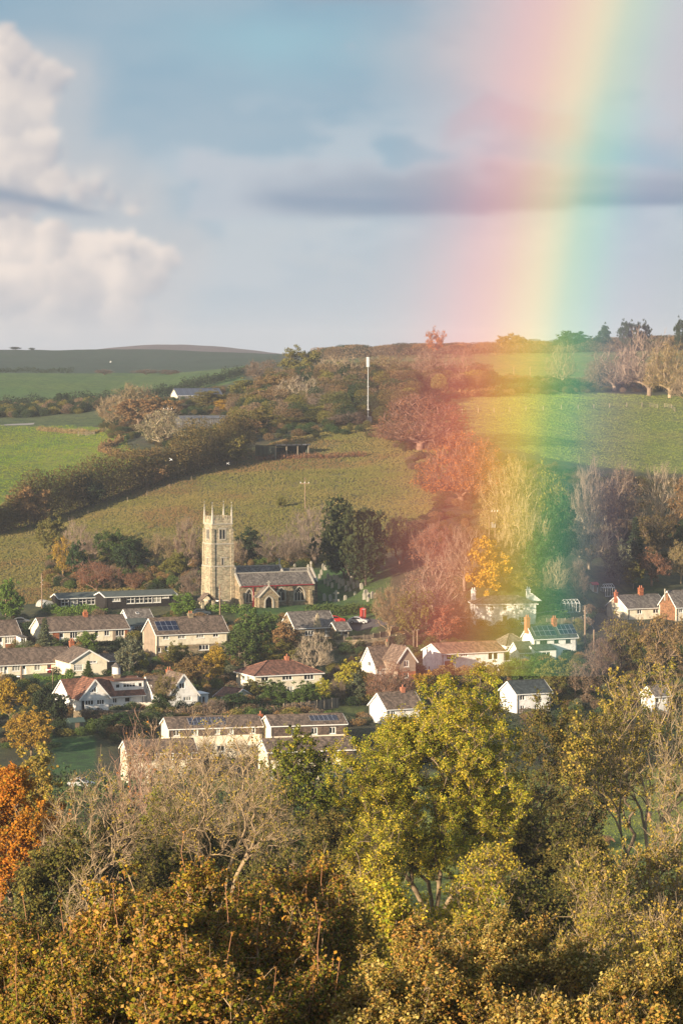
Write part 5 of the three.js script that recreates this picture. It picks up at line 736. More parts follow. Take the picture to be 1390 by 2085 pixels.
  ['cherry_bush', 'twiggy', 275, 1164, 50, 1202, 'rust', 'smaller reddish bush right of the wide reddish cherry'],
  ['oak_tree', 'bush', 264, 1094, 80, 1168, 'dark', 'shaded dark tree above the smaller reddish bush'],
  ['hawthorn_tree', 'twiggy', 328, 1082, 68, 1160, 'tan', 'tan thorn on the bank left of the tower'],
  ['elder_tree', 'leafy', 358, 1122, 58, 1180, 'olive', 'olive elder left of the tower foot'],
  ['hawthorn_tree', 'twiggy', 382, 1060, 62, 1165, 'pink', 'pinkish bare thorn left of the tower top stage'],
  ['hazel_tree', 'twiggy', 392, 1156, 58, 1224, 'purple', 'grey brown bare tree in front of the tower corner'],
  ['cypress_bush', 'dense', 374, 1208, 64, 1258, 'bright', 'bright green cypress bush at the end of the hall'],
  ['leylandii_tree', 'dense', 22, 1182, 62, 1268, 'bright', 'tall bright evergreen by the telegraph pole at the picture edge'],
  ['spruce_tree', 'conifer', 92, 1260, 52, 1328, 'grey', 'grey green spruce in front of the bungalow'],
  ['palm_tree', 'bush', 178, 1284, 48, 1326, 'bright', 'spiky green garden palm in front of the bungalow'],
  ['willow_tree', 'dense', 264, 1297, 64, 1374, 'grey', 'rounded grey green willow left of the solar roof pair'],
  ['cypress_tree', 'dense', 291, 1326, 26, 1370, 'yellow', 'small bright yellow cypress beside the grey green willow'],
  ['spruce_tree', 'conifer', 180, 1346, 32, 1382, 'green', 'small dark spruce before the cream front gable'],
  ['privet_bush', 'dense', 145, 1362, 22, 1381, 'bright', 'clipped bright green bush before the bungalow row'],
  ['laurel_tree', 'leafy', 360, 1304, 52, 1360, 'olive', 'olive shrub tree in front of the solar roof pair'],
  ['cherry_tree', 'leafy', 432, 1312, 66, 1392, 'gold', 'orange brown tree at the right end of the cream pair'],
  ['cherry_tree', 'leafy', 392, 1335, 72, 1400, 'brown', 'brown and orange tree in front of the cream pair'],
  ['oak_tree', 'leafy', 520, 1232, 108, 1330, 'green', 'big dark green tree below the church porch'],
  ['hazel_tree', 'leafy', 586, 1262, 72, 1345, 'brown', 'brown tree left of the old schoolhouse'],
  ['oak_tree', 'leafy', 500, 1282, 104, 1372, 'green', 'broad green tree in front of the big dark green tree'],
  ['oak_tree', 'leafy', 562, 1296, 84, 1372, 'olive', 'olive tree above the hipped roof'],
  ['apple_tree', 'bare', 637, 1290, 82, 1376, 'pale', 'grey rounded bare tree behind the hipped roof'],
  ['holly_bush', 'dense', 619, 1389, 74, 1446, 'green', 'round dark green bush before the hipped roof house'],
  ['laburnum_bush', 'dense', 658, 1382, 46, 1426, 'yellow', 'bright yellow bush at the corner of the hipped roof house'],
  ['laurel_bush', 'dense', 520, 1384, 66, 1424, 'olive', 'olive laurel bush beside the small garage'],
  ['laurel_bush', 'dense', 560, 1386, 62, 1436, 'green', 'green laurel bush before the hipped roof house'],
  ['laurel_bush', 'dense', 480, 1412, 92, 1452, 'holly', 'long dark laurel bush in front of the small garage'],
  ['cotoneaster_bush', 'twiggy', 432, 1424, 78, 1458, 'purple', 'brown bush right of the chalet house'],
  ['apple_tree', 'sparse', 338, 1368, 62, 1452, 'olive', 'olive half bare tree in front of the chalet house'],
  ['laurel_bush', 'dense', 330, 1410, 48, 1454, 'holly', 'dark bush under the olive half bare tree'],
  ['oak_tree', 'leafy', 22, 1376, 92, 1470, 'gold', 'golden leafed oak at the picture edge below the bungalows'],
  ['willow_tree', 'leafy', 64, 1446, 104, 1540, 'gold', 'golden weeping willow in the lower gardens'],
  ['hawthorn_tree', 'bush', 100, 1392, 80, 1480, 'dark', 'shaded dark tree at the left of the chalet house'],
  ['laurel_bush', 'dense', 245, 1452, 96, 1490, 'holly', 'dark shrubs under the chalet house deck'],
  ['sumac_tree', 'leafy', 715, 1343, 66, 1428, 'yellow', 'yellow leafed tree left of the white side gable'],
  ['holly_tree', 'dense', 724, 1368, 48, 1432, 'grey', 'grey green holly in front of the yellow leafed tree'],
  ['hazel_tree', 'twiggy', 688, 1380, 44, 1434, 'purple', 'purple brown thicket beside the yellow leafed tree'],
  ['cherry_tree', 'fan', 795, 1346, 92, 1432, 'russet', 'bare red brown cherry in front of the gabled house'],
  ['cherry_tree', 'leafy', 866, 1364, 58, 1412, 'gold', 'orange gold shrub tree below the white side wall'],
  ['beech_hedge_tree', 'leafy', 915, 1352, 84, 1410, 'brown', 'brown leafy tree below the long white house'],
  ['hazel_tree', 'leafy', 986, 1345, 88, 1420, 'olive', 'olive leafy tree below the balcony'],
  ['oak_tree', 'leafy', 1072, 1330, 92, 1412, 'green', 'green leafy tree below the solar house extension'],
  ['oak_tree', 'leafy', 1132, 1336, 86, 1424, 'olive', 'olive leafy tree below the solar house corner'],
  ['hazel_tree', 'sparse', 1192, 1342, 80, 1430, 'purple', 'dim brown tree right of the solar house garden'],
  ['oak_tree', 'sparse', 1262, 1250, 100, 1376, 'olive', 'tall olive half bare tree before the stone cottage'],
  ['oak_tree', 'sparse', 1346, 1246, 112, 1384, 'brown', 'tall brown half bare tree before the brick cottage'],
  ['hawthorn_tree', 'twiggy', 1222, 1300, 66, 1384, 'purple', 'grey thicket at the foot of the tall olive tree'],
  ['privet_bush', 'dense', 850, 1352, 40, 1372, 'green', 'small green bush between the white side walls'],
  ['thorn_bush', 'dense', 572, 1012, 22, 1034, 'olive', 'single round bush casting a shadow on the rough hillside'],
];
for (const t of TREES) placeTree(t[0], t[1], t[2], t[3], t[4], t[5], t[6], t[7]);

// hedges: long lumpy rows of leaf and twig along a line on the ground
function hedge(name, label, line, h, wide, tint, { leaf = 0.45, per = 70, twig = 12, seed = 1, far = 0 } = {}) {
  const R = rng(seed * 31), pts = line.map(([px, py]) => (py < 0 ? onGround(px, -py) : hit(px, py))), o = thing(name, label, 'hedge', pts[0]), L = new Leaves(), S = new Sticks(), [lc, bc] = TINT[tint];
  for (let i = 0; i + 1 < pts.length; i++) {
    const a = pts[i], b = pts[i + 1], len = a.distanceTo(b);
    for (let k = 0; k < len * per; k++) {
      const t = R(), x = lerp(a.x, b.x, t), z = lerp(a.z, b.z, t), hh = h * (0.25 + 1.35 * fbm(x / (h * 0.9) + seed, 3, z / (h * 0.9), 2)), ww = wide * (0.3 + 1.3 * fbm(x / h, 8, z / h + seed, 2)), u = unit(R), q = Math.pow(R(), 0.35), gx = x + u[0] * ww / 2 * q, gz = z + u[2] * ww / 2 * q, gy = ground(gx, gz) + hh * (0.5 + 0.5 * u[1] * q), v = 0.68 + 0.6 * R(), hu = R() - 0.5;
      L.add(R, gx - pts[0].x, gy - pts[0].y, gz - pts[0].z, leaf * (0.6 + 0.8 * R()), [v * (1 + 0.3 * hu), v, v * (1 - 0.3 * hu)]);
      if (k % Math.round(per / twig) === 0 && twig) { const g = [gx - pts[0].x, gy - pts[0].y, gz - pts[0].z]; S.add([g[0] + (R() - 0.5), Math.max(g[1] - h * 0.5, ground(gx, gz) - pts[0].y), g[2] + (R() - 0.5)], [g[0] + (R() - 0.5) * 0.5, g[1] + 0.35 + R() * 0.5, g[2]], 0.03, 0.012, 3, 0.8 + 0.4 * R()); }
    }
  }
  part(o, 'foliage', L.geometry(), leafMat(lc)).userData.kind = 'stuff'; if (!S.empty) part(o, 'stems', S.geometry(), barkMat(bc)).userData.kind = 'stuff';
}
hedge('field_hedge', 'long overgrown dark hedge climbing the hill between left pasture and rough hillside', [[-60, 1100], [40, 1078], [120, 1055], [200, 1028], [280, 1000], [360, 975], [430, 952], [500, 925]], 14, 11, 'hedge', { per: 420, leaf: 0.42, seed: 3 });
hedge('field_hedge', 'dark clipped hedge line across the far strip field', [[-60, -1560], [150, -1560]], 3.2, 3, 'dark', { per: 40, leaf: 0.5, twig: 0, seed: 4 });
hedge('field_hedge', 'dark hedge along the foot of the strip field behind the farm', [[-40, -1215], [170, -1225], [300, -1260], [420, -1330], [520, -1390]], 5.5, 5, 'dark', { per: 70, leaf: 0.5, twig: 2, seed: 5 });
hedge('field_hedge', 'brown hedge along the ridge top under the skyline trees', [[640, -1500], [800, -1500], [960, -1520], [1120, -1540], [1250, -1560]], 5.5, 4, 'purple', { per: 70, leaf: 0.5, twig: 2, seed: 6 });
hedge('field_hedge', 'thick green hedge between ridge field and hill pasture', [[1010, 806], [1080, 800], [1150, 796], [1206, 793]], 3.6, 4, 'dark', { per: 60, leaf: 0.6, seed: 7 });
hedge('field_hedge', 'low dark hedge from the copper beech to the green hedge', [[900, 812], [960, 808], [1020, 803]], 2.4, 3, 'brown', { per: 50, leaf: 0.5, seed: 8 });
hedge('garden_hedge', 'clipped bright green hedge in front of the black hall', [[90, 1252], [140, 1254], [215, 1256]], 2.2, 2, 'bright', { per: 190, leaf: 0.28, twig: 0, seed: 9 });
hedge('churchyard_hedge', 'thick green laurel hedge below the gravestones', [[628, 1258], [690, 1256], [762, 1250]], 3.6, 3, 'green', { per: 240, leaf: 0.34, twig: 0, seed: 10 });
hedge('churchyard_hedge', 'low green hedge along the foot of the church wall', [[385, 1250], [430, 1250], [500, 1252]], 1.8, 2.4, 'bright', { per: 120, leaf: 0.3, twig: 0, seed: 11 });
hedge('garden_hedge', 'grey brown hedge bank behind the lower terrace roofs', [[330, 1462], [430, 1462], [560, 1458], [640, 1452]], 1.9, 2.5, 'purple', { per: 60, leaf: 0.3, seed: 12 });
hedge('garden_hedge', 'yellow green hedge in front of the bungalow row', [[70, 1384], [120, 1386], [150, 1386]], 1.2, 1.2, 'bright', { per: 110, leaf: 0.25, twig: 0, seed: 13 });
hedge('meadow_hedge', 'dim overgrown hedge along the far side of the valley meadow', [[960, -474], [1100, -476], [1250, -474], [1420, -474]], 6.5, 5, 'dark', { per: 130, leaf: 0.4, seed: 14 });
hedge('meadow_hedge', 'dark ivy clad hedge between meadow and lower terraces', [[-60, -425], [120, -425], [300, -420], [480, -418], [640, -420], [800, -425]], 8.5, 6, 'holly', { per: 120, leaf: 0.5, seed: 15 });
hedge('field_hedge', 'bramble strip along the front of the open field shed', [[520, 938], [580, 936], [660, 934], [740, 930]], 1.5, 3, 'russet', { per: 60, leaf: 0.35, seed: 16 });
hedge('field_hedge', 'pale dry grass bank with bracken beside the pasture gate', [[80, 876], [130, 882], [175, 886], [215, 880]], 1.6, 3, 'tan', { per: 60, leaf: 0.4, seed: 17 });
hedge('field_hedge', 'brown scrubby edge of the left pasture above the long hedge', [[250, 900], [205, 920], [255, 935], [330, 930]], 2.6, 3, 'brown', { per: 40, leaf: 0.5, seed: 18 });

// stuff that nobody could count
function scatter(name, label, poly, count, make, dr, seedN, skipPads = true) {
  const R = rng(seedN), ms = [], cs = [], m = new THREE.Matrix4(), q = new THREE.Quaternion(), up = V(0, 1, 0); let guard = 0;
  while (ms.length < count && guard++ < count * 60) {
    const d = Math.sqrt(lerp(dr[0] ** 2, dr[1] ** 2, R())), u = -150 + R() * 1700, x = (u - CX) / F * d, z = -d, y = ground(x, z), pr = project(x, y, z);
    if (!inside(poly, pr[0], pr[1])) continue;
    if (skipPads && PADS.some((p) => Math.hypot(p[0] - x, p[1] - z) < p[2] + skipPads)) continue;
    const { s, sy, c } = make(R, x, z, pr[0], pr[1]); if (!s) continue;
    ms.push(m.clone().compose(V(x, y - 0.05, z), q.clone().setFromAxisAngle(up, R() * 6.28), V(s, sy ?? s, s))); cs.push(c);
  }
  return { ms, cs };
}
function instanced(name, label, g, m, { ms, cs }, parent = scene) {
  const o = new THREE.InstancedMesh(g, m, ms.length); ms.forEach((k, i) => { o.setMatrixAt(i, k); o.setColorAt(i, cs[i]); }); o.name = parent === scene ? numbered(name) : name; o.castShadow = o.receiveShadow = true; parent.add(o); return tag(o, label, null, null, 'stuff');
}
{
  const R = rng(5), L = new Leaves(); for (let k = 0; k < 230; k++) { const u = unit(R), r = Math.pow(R(), 0.4), v = 0.6 + 0.7 * R(), h = R() - 0.5; L.add(R, u[0] * 0.5 * r, 0.42 + u[1] * 0.42 * r, u[2] * 0.5 * r, 0.1 + 0.09 * R(), [v * (1 + 0.3 * h), v, v * (1 - 0.3 * h)]); }
  const L9 = new Leaves(); for (let k = 0; k < 900; k++) { const u = unit(R), r = Math.pow(R(), 0.4), v = 0.6 + 0.7 * R(), h = R() - 0.5; L9.add(R, u[0] * 0.5 * r, 0.42 + u[1] * 0.42 * r, u[2] * 0.5 * r, 0.05 + 0.05 * R(), [v * (1 + 0.3 * h), v, v * (1 - 0.3 * h)]); } const fineBush = L9.geometry(); const L8 = new Leaves(); for (let k = 0; k < 3000; k++) { const u = unit(R), r = Math.pow(R(), 0.35) * (0.72 + 0.42 * noise3(u[0] * 2.6 + 9, u[1] * 2.6, u[2] * 2.6)), v = 0.6 + 0.7 * R(), h = R() - 0.5; L8.add(R, u[0] * 0.5 * r, 0.42 + u[1] * 0.46 * r, u[2] * 0.5 * r, 0.024 + 0.026 * R(), [v * (1 + 0.3 * h), v, v * (1 - 0.3 * h)]); } const woodBush = L8.geometry();
  const bush = L.geometry(), white = leafMat([1, 1, 1]);
  const pal = (R2, list) => { const [a, b] = [TINT[list[Math.floor(R2() * list.length)]][0], 0.75 + 0.5 * R2()]; return C3(a[0] * b, a[1] * b, a[2] * b); };
  const hill = [[205, 890], [300, 905], [420, 930], [520, 905], [700, 885], [800, 905], [890, 1030], [800, 1100], [800, 1180], [960, 1200], [1390, 1195], [1390, 985], [1160, 965], [940, 905], [920, 815], [1200, 800], [1390, 800], [1390, 770], [1000, 770], [700, 770], [480, 770], [330, 820], [210, 850]];
  instanced('undergrowth', 'brown and olive scrub filling the woods on the hillside', fineBush, white, scatter('u', '', hill, 2400, (R2, x, z, px) => ({ s: 2 + 2.2 * R2(), sy: 1.5 + 1.8 * R2(), c: pal(R2, px > 780 ? ['woodbrown', 'wood', 'dark', 'dark', 'purple', 'woodgreen'] : ['woodbrown', 'wood', 'woodgreen', 'holly', 'dark']) }), [690, 1180], 21, 3));
  instanced('woodland', 'dark woodland behind the named trees round the phone mast', woodBush, white, scatter('u', '', [[480, 890], [560, 870], [700, 872], [770, 870], [900, 800], [1000, 795], [1000, 772], [800, 765], [640, 775], [500, 800], [470, 850]], 400, (R2) => ({ s: 5 + 5 * R2(), sy: 5 + 5 * R2(), c: pal(R2, ['wood', 'woodbrown', 'woodgreen', 'dark', 'olive', 'dark', 'purple']) }), [880, 1130], 28, 5));
  instanced('undergrowth', 'dim scrub in the hollow behind the left pasture', fineBush, white, scatter('u', '', [[-80, 806], [215, 795], [215, 858], [60, 852], [-80, 856]], 260, (R2) => ({ s: 3 + 3 * R2(), sy: 2.5 + 2.5 * R2(), c: pal(R2, ['dark', 'purple', 'olive', 'dark']) }), [1080, 1240], 27, 3));
  const bank = [[90, 1200], [110, 1130], [300, 1160], [420, 1130], [480, 1150], [640, 1140], [640, 1160], [520, 1168], [420, 1210], [260, 1200]];
  instanced('undergrowth', 'scrub on the bank behind the hall and church tower', fineBush, white, scatter('u', '', bank, 420, (R2) => ({ s: 1.5 + 2.2 * R2(), sy: 1.3 + 2 * R2(), c: pal(R2, ['brown', 'olive', 'green', 'purple', 'dark']) }), [655, 760], 22, 2));
  const village = [[-60, 1262], [90, 1262], [250, 1258], [420, 1250], [620, 1262], [770, 1240], [960, 1262], [1120, 1225], [1420, 1215], [1420, 1500], [740, 1500], [-60, 1530]];
  instanced('garden_shrubs', 'garden shrubs and brambles between the village houses', fineBush, white, scatter('u', '', village, 1500, (R2, x, z, px, py) => (((px > 690 && px < 800 && py < 1312) || (px > 1225 && py < 1292) || FIELDS.some((f) => f[0].startsWith('garden_') && inside(f[1], CX - F * x / z, -z))) ? { s: 0 } : { s: 1.6 + 2.2 * R2(), sy: 1.1 + 1.7 * R2(), c: pal(R2, ['olive', 'green', 'brown', 'holly', 'grey', 'purple', 'dark']) }), [490, 650], 23, 2.2));
  const slope = [[-200, 1700], [1600, 1700], [1600, 2500], [-200, 2500]];
  instanced('brambles', 'dark brambles covering the slope under the near trees', fineBush, white, scatter('u', '', slope, 2600, (R2, x, z) => ({ s: 1.6 + 1.6 * R2(), sy: 1.4 + 1.4 * R2(), c: pal(R2, ['dark', 'olive', 'brown', 'green', 'tan']) }), [110, 330], 24));
  // grass tussocks
  const B = new Leaves(), R3 = rng(8); for (let k = 0; k < 16; k++) { const a = R3() * 6.28, r = 0.3 * R3(), v = 0.8 + 0.4 * R3(), t = 0.6 * R3(), b = R3() * 6.28; B.add(R3, Math.cos(a) * r, 0.26, Math.sin(a) * r, 0.75, [v, v, v], [Math.cos(b) * t, Math.sqrt(1 - t * t), Math.sin(b) * t], 0.09); }
  const tuft = B.geometry(), hillF = FIELDS.find((f) => f[0] === 'rough_hillside')[1];
  const grassy = (poly, count, dr, size, cols, sd) => { const R2 = rng(sd), ms = [], cs = [], q = new THREE.Quaternion(); let g = 0; while (ms.length < count && g++ < count * 40) { const d = Math.sqrt(lerp(dr[0] ** 2, dr[1] ** 2, R2())), u = -150 + R2() * 1700; if (!inside(poly, u, d)) continue; const x = (u - CX) / F * d, z = -d, n = fbm(x / 14, 4, z / 14, 3), k = smooth(0.35, 0.65, n), b = 0.86 + 0.28 * R2(); if (size > 0.8 && R2() > 0.35 + 0.65 * fbm(x / 5, 7, z / 5, 2)) continue; const s = size * (0.55 + 0.9 * R2()), kk = clamp(0.5 + (n - 0.5) * 1.7 + (R2() - 0.5) * 0.9); ms.push(new THREE.Matrix4().compose(V(x, ground(x, z), z), q.setFromAxisAngle(V(0, 1, 0), R2() * 6.28), V(s * 1.4, s, s * 1.4))); const [a, c] = cols; if (sd === 31) { const w = smooth(0.52, 0.66, fbm(x / 24, 12, z / 24, 3)) * (R2() < 0.7 ? 0.75 : 0.2); cs.push(C3(lerp(lerp(a[0], c[0], kk), 0.24, w) * b, lerp(lerp(a[1], c[1], kk), 0.14, w) * b, lerp(lerp(a[2], c[2], kk), 0.07, w) * b)); } else cs.push(C3(lerp(a[0], c[0], kk) * b, lerp(a[1], c[1], kk) * b, lerp(a[2], c[2], kk) * b)); } return { ms, cs }; };
  instanced('rough_grass', 'tussocky yellow and green grass on the rough hillside', tuft, leafMat([1.0, 1, 0.99], 0), grassy(hillF, 80000, [655, 915], 0.42, [[0.27, 0.215, 0.076], [0.19, 0.19, 0.052]], 31));
  instanced('pasture_grass', 'short bright grass of the left hill pasture', tuft, leafMat([1.0, 1, 0.98], 0), grassy(FIELDS.find((f) => f[0] === 'left_pasture')[1], 12000, [770, 1090], 0.36, [[0.17, 0.28, 0.03], [0.26, 0.29, 0.035]], 32));
  instanced('pasture_grass', 'grazed grass of the hill pasture under the rainbow', tuft, leafMat([1.0, 1, 0.97], 0), grassy(FIELDS.find((f) => f[0] === 'hill_pasture')[1], 16000, [850, 1130], 0.3, [[0.22, 0.29, 0.06], [0.28, 0.30, 0.08]], 33));
  instanced('meadow_grass', 'green grass of the valley meadow behind the near trees', tuft, leafMat([1.0, 1, 0.96], 0), grassy(FIELDS.find((f) => f[0] === 'meadow')[1], 22000, [335, 470], 0.22, [[0.22, 0.28, 0.045], [0.25, 0.29, 0.05]], 34));
  // the far wood along the ridge
  const ridge = { ms: [], cs: [] }, R5 = rng(55); for (let k = 0; k < 520; k++) { const u = 640 + R5() * 820, d = 1590 + R5() * 70, x = (u - CX) / F * d, s = 5 + 6 * R5(); ridge.ms.push(new THREE.Matrix4().compose(V(x, ground(x, -d) - 0.3, -d), new THREE.Quaternion().setFromAxisAngle(V(0, 1, 0), R5() * 6), V(s * 1.2, s * (0.62 + 0.28 * fbm(u / 60, 1, 1, 2)), s * 1.2))); ridge.cs.push(pal(R5, ['dark', 'purple', 'dark', 'brown'])); }
  instanced('ridge_wood', 'far dark wood that reads as one band along the ridge', woodBush, white, ridge);
}

// ---------------------------------------------------------------- the near trees, grown one by one at their own size
const LEAFSETS = {
  maple: [[0.37, 0.255, 0.024], [0.13, 0.15, 0.012], [0.34, 0.17, 0.035], [0.24, 0.22, 0.016], [0.40, 0.24, 0.07], [0.065, 0.08, 0.010], [0.22, 0.105, 0.025]],
  oak: [[0.40, 0.28, 0.06], [0.30, 0.21, 0.035], [0.17, 0.15, 0.022], [0.40, 0.20, 0.045], [0.08, 0.08, 0.014], [0.46, 0.35, 0.11]],
  ash: [[0.46, 0.38, 0.025], [0.33, 0.33, 0.022], [0.52, 0.38, 0.035], [0.20, 0.22, 0.016], [0.54, 0.43, 0.06]],
  beech: [[0.52, 0.20, 0.02], [0.40, 0.19, 0.02], [0.28, 0.20, 0.02], [0.56, 0.25, 0.025]],
  green: [[0.14, 0.165, 0.014], [0.22, 0.21, 0.02], [0.08, 0.10, 0.014], [0.30, 0.25, 0.03]],
  dark: [[0.10, 0.10, 0.018], [0.16, 0.135, 0.028], [0.06, 0.065, 0.015], [0.24, 0.17, 0.045]],
  olive: [[0.36, 0.27, 0.045], [0.24, 0.21, 0.03], [0.42, 0.29, 0.06], [0.15, 0.15, 0.02]],
};
const sprayCache = new Map();
function spray(set, n, size, reach, seed) {                         // a twig end with its leaves, pointing up its own y axis
  const key = [set, n, size, reach, seed].join(); if (sprayCache.has(key)) return sprayCache.get(key);
  const R = rng(seed * 97 + n), L = new Leaves(), pal = LEAFSETS[set];
  for (let k = 0; k < n; k++) { const t = R(), a = R() * 6.28, r = reach * (0.15 + 0.85 * R()) * (0.4 + 0.6 * t), c = pal[Math.floor(Math.pow(R(), 1.3) * pal.length)], v = 0.75 + 0.5 * R(), d = unit(R); d[1] = d[1] * 0.6 + 0.1; const m = Math.hypot(...d); L.add(R, Math.cos(a) * r, (t - 0.3) * reach * 1.5, Math.sin(a) * r, size * (0.65 + 0.7 * R()), c.map((q) => q * v), d.map((q) => q / m)); }
  const g = L.geometry(); sprayCache.set(key, g); return g;
}
const NEARLEAF = leafMat([0.97, 0.96, 0.93], 0.14);
let nearSeed = 300;
function nearTree(name, label, px, top, w, d, { set, leaves = 9, size = 0.15, reach = 0.28, keep = 1, bark = [0.24, 0.18, 0.12], kind = 'round', n = 500, twigs = 4, twigLen = 0.7, twigR = 0.012, tipR = 0.018, base = 0.2, stems, bf = 0.4, shoots = 0, thick = 0.05, step, droop = 0 }) {
  const seed = nearSeed++, p = onGround(px, d), H = at(px, top, d).y - p.y, W = w * d / F, R = rng(seed);
  const t = growTree({ seed, kind, H, W, base: H * base, n, stems: stems?.map((s) => [s[0] * W, s[1] * W, s[2] * H]), step: step ?? Math.max(0.35, H * 0.035), twigs, twigLen, twigR, tipR, bf, thick, keepTips: true, droop });
  const o = thing(name, label, name.includes('shrub') ? 'bush' : 'tree', p);
  if (!t.trunk.empty) part(o, 'trunk', t.trunk.geometry(), barkMat(bark));
  part(o, 'branches', t.limbs.geometry(), barkMat(bark.map((c) => c * 1.15)));
  if (set) {
    const M4 = new THREE.Matrix4(), q = new THREE.Quaternion(), up = V(0, 1, 0);
    for (let v = 0; v < 2; v++) { const ms = [], cs = []; for (const [b, dir] of t.spots) { if (R() > keep || (R() < 0.5) === !!v) continue; q.setFromUnitVectors(up, V(...dir).lerp(up, 0.3).normalize()).multiply(new THREE.Quaternion().setFromAxisAngle(up, R() * 6.28)); const s = 0.75 + 0.5 * R(); ms.push(M4.clone().compose(V(...b), q, V(s, s, s))); const k = 0.8 + 0.45 * fbm(b[0] * 0.9 + seed, b[1] * 0.9, b[2] * 0.9, 2), h = (fbm(b[0] * 0.5, b[1] * 0.5 + seed, b[2] * 0.5, 2) - 0.5) * 0.8; cs.push(C3(k * (1 + h * 0.28), k * (1 - h * 0.08), k)); } if (ms.length) instanced('crown', null, spray(set, leaves, size, reach, 1 + v + (seed % 3)), NEARLEAF, { ms, cs }, o); }
  }
  if (shoots) {
    const S = new Sticks(), L = new Leaves(), high = t.spots.filter((s) => s[0][1] > H * 0.72); for (let k = 0; k < shoots; k++) { const [b] = high[Math.floor(R() * high.length)], l = 0.5 + 1.1 * R(), a = [b[0] + (R() - 0.5) * 0.25 * l, b[1] + l * 0.5, b[2] + (R() - 0.5) * 0.2], e = [a[0] + (R() - 0.5) * 0.2 * l, a[1] + l * 0.5, a[2] + (R() - 0.5) * 0.2], v = 0.8 + 0.5 * R(); S.add(b, a, 0.011, 0.009, 4, v); S.add(a, e, 0.009, 0.006, 4, v); for (let j = 0; j < 5; j++) L.add(R, e[0] + (R() - 0.5) * 0.12, e[1] + (R() - 0.6) * 0.2, e[2] + (R() - 0.5) * 0.12, 0.07 + 0.05 * R(), [0.42 * v, 0.22 * v, 0.035]); }
    part(o, 'shoots', S.geometry(), barkMat([0.40, 0.19, 0.10])).userData.kind = 'stuff'; part(o, 'shoot_leaves', L.geometry(), NEARLEAF).userData.kind = 'stuff';
  }
  return o;
}
const TAN = [0.335, 0.245, 0.145], DARKB = [0.13, 0.10, 0.07];
// across the meadow and along the slope
nearTree('maple_tree', 'reddish bare many stemmed saplings in front of the lower terrace end wall', 272, 1440, 165, 330, { kind: 'fan', n: 280, twigs: 4, twigLen: 1.5, twigR: 0.022, tipR: 0.034, bark: [0.34, 0.2, 0.14], base: 0.03, bf: 0.9, stems: [[0.05, 0, 0.25], [-0.12, 0.05, 0.2], [0.14, -0.05, 0.22], [-0.05, -0.1, 0.18]], set: 'beech', leaves: 3, keep: 0.05, size: 0.2 });
nearTree('beech_tree', 'orange leafed beech at the picture edge with dark shade below', 18, 1545, 215, 205, { set: 'beech', leaves: 11, size: 0.17, reach: 0.36, n: 620, twigs: 4, base: 0.12 });
nearTree('hawthorn_tree', 'rounded bare tan thorn in front of the parked silver car', 195, 1548, 260, 188, { kind: 'fan', n: 340, twigs: 4, twigLen: 0.9, twigR: 0.012, tipR: 0.02, bark: TAN, base: 0.36, bf: 0.5, set: 'olive', leaves: 5, keep: 0.14, size: 0.13 });
nearTree('ash_tree', 'large bare tan tree with arching limbs before the terraces', 452, 1462, 365, 192, { kind: 'fan', n: 560, twigs: 4, twigLen: 1.1, twigR: 0.012, tipR: 0.02, bark: TAN, base: 0.34, bf: 0.5, stems: [[-0.12, 0, 0.36], [0.1, 0.05, 0.34], [0.02, -0.1, 0.3]], set: 'olive', leaves: 6, keep: 0.2, size: 0.14 });
nearTree('oak_tree', 'green leafed tree with thin dark trunk before the upper terrace chimney', 604, 1463, 196, 232, { set: 'green', leaves: 10, size: 0.19, reach: 0.38, n: 330, twigs: 4, bark: DARKB, base: 0.25, keep: 0.9 });
nearTree('oak_tree', 'low dark green tree between the green tree and the big ash', 722, 1592, 190, 236, { set: 'green', leaves: 10, size: 0.18, reach: 0.36, n: 300, twigs: 4, bark: DARKB, base: 0.2 });
nearTree('ash_tree', 'big yellow green ash with several stems in the middle of the view', 886, 1376, 440, 206, { set: 'ash', leaves: 18, size: 0.125, reach: 0.36, n: 1750, twigs: 4, twigLen: 0.7, bark: [0.30, 0.22, 0.13], base: 0.13, stems: [[0.03, 0, 0.25], [0.15, 0.05, 0.25], [-0.14, 0.03, 0.25], [-0.26, -0.06, 0.2], [-0.03, -0.12, 0.24]], keep: 0.97 });
nearTree('oak_tree', 'dark thin leafed tree right of the big ash', 1122, 1432, 205, 250, { set: 'dark', leaves: 12, size: 0.17, reach: 0.42, n: 420, twigs: 5, bark: DARKB, base: 0.18, keep: 0.85 });
nearTree('oak_tree', 'darker half bare tree behind the thin leafed tree', 1180, 1425, 150, 275, { set: 'dark', leaves: 10, size: 0.2, reach: 0.42, n: 300, twigs: 5, bark: DARKB, base: 0.2, keep: 0.6 });
nearTree('oak_tree', 'tall leafy tree with leaning dark trunk before the cows', 1240, 1385, 190, 236, { set: 'olive', leaves: 8, size: 0.17, reach: 0.36, n: 330, twigs: 5, bark: [0.16, 0.12, 0.08], base: 0.42, keep: 0.6, stems: [[0.3, 0, 0.4], [0.05, 0.1, 0.35]] });
nearTree('ash_tree', 'tallest bare tan tree with dark trunks at the picture edge', 1335, 1300, 310, 218, { kind: 'fan', n: 460, twigs: 5, twigLen: 1.1, twigR: 0.012, tipR: 0.02, bark: [0.34, 0.255, 0.155], base: 0.4, bf: 0.7, stems: [[-0.08, 0, 0.42], [0.06, 0.05, 0.4], [-0.2, 0.05, 0.3]], set: 'olive', leaves: 8, keep: 0.42, size: 0.15 });
nearTree('ash_tree', 'second bare tan tree cut by the picture edge', 1420, 1360, 220, 200, { kind: 'fan', n: 360, twigs: 4, twigLen: 1.0, twigR: 0.012, tipR: 0.02, bark: [0.34, 0.255, 0.155], base: 0.2, set: 'olive', leaves: 5, keep: 0.15 });
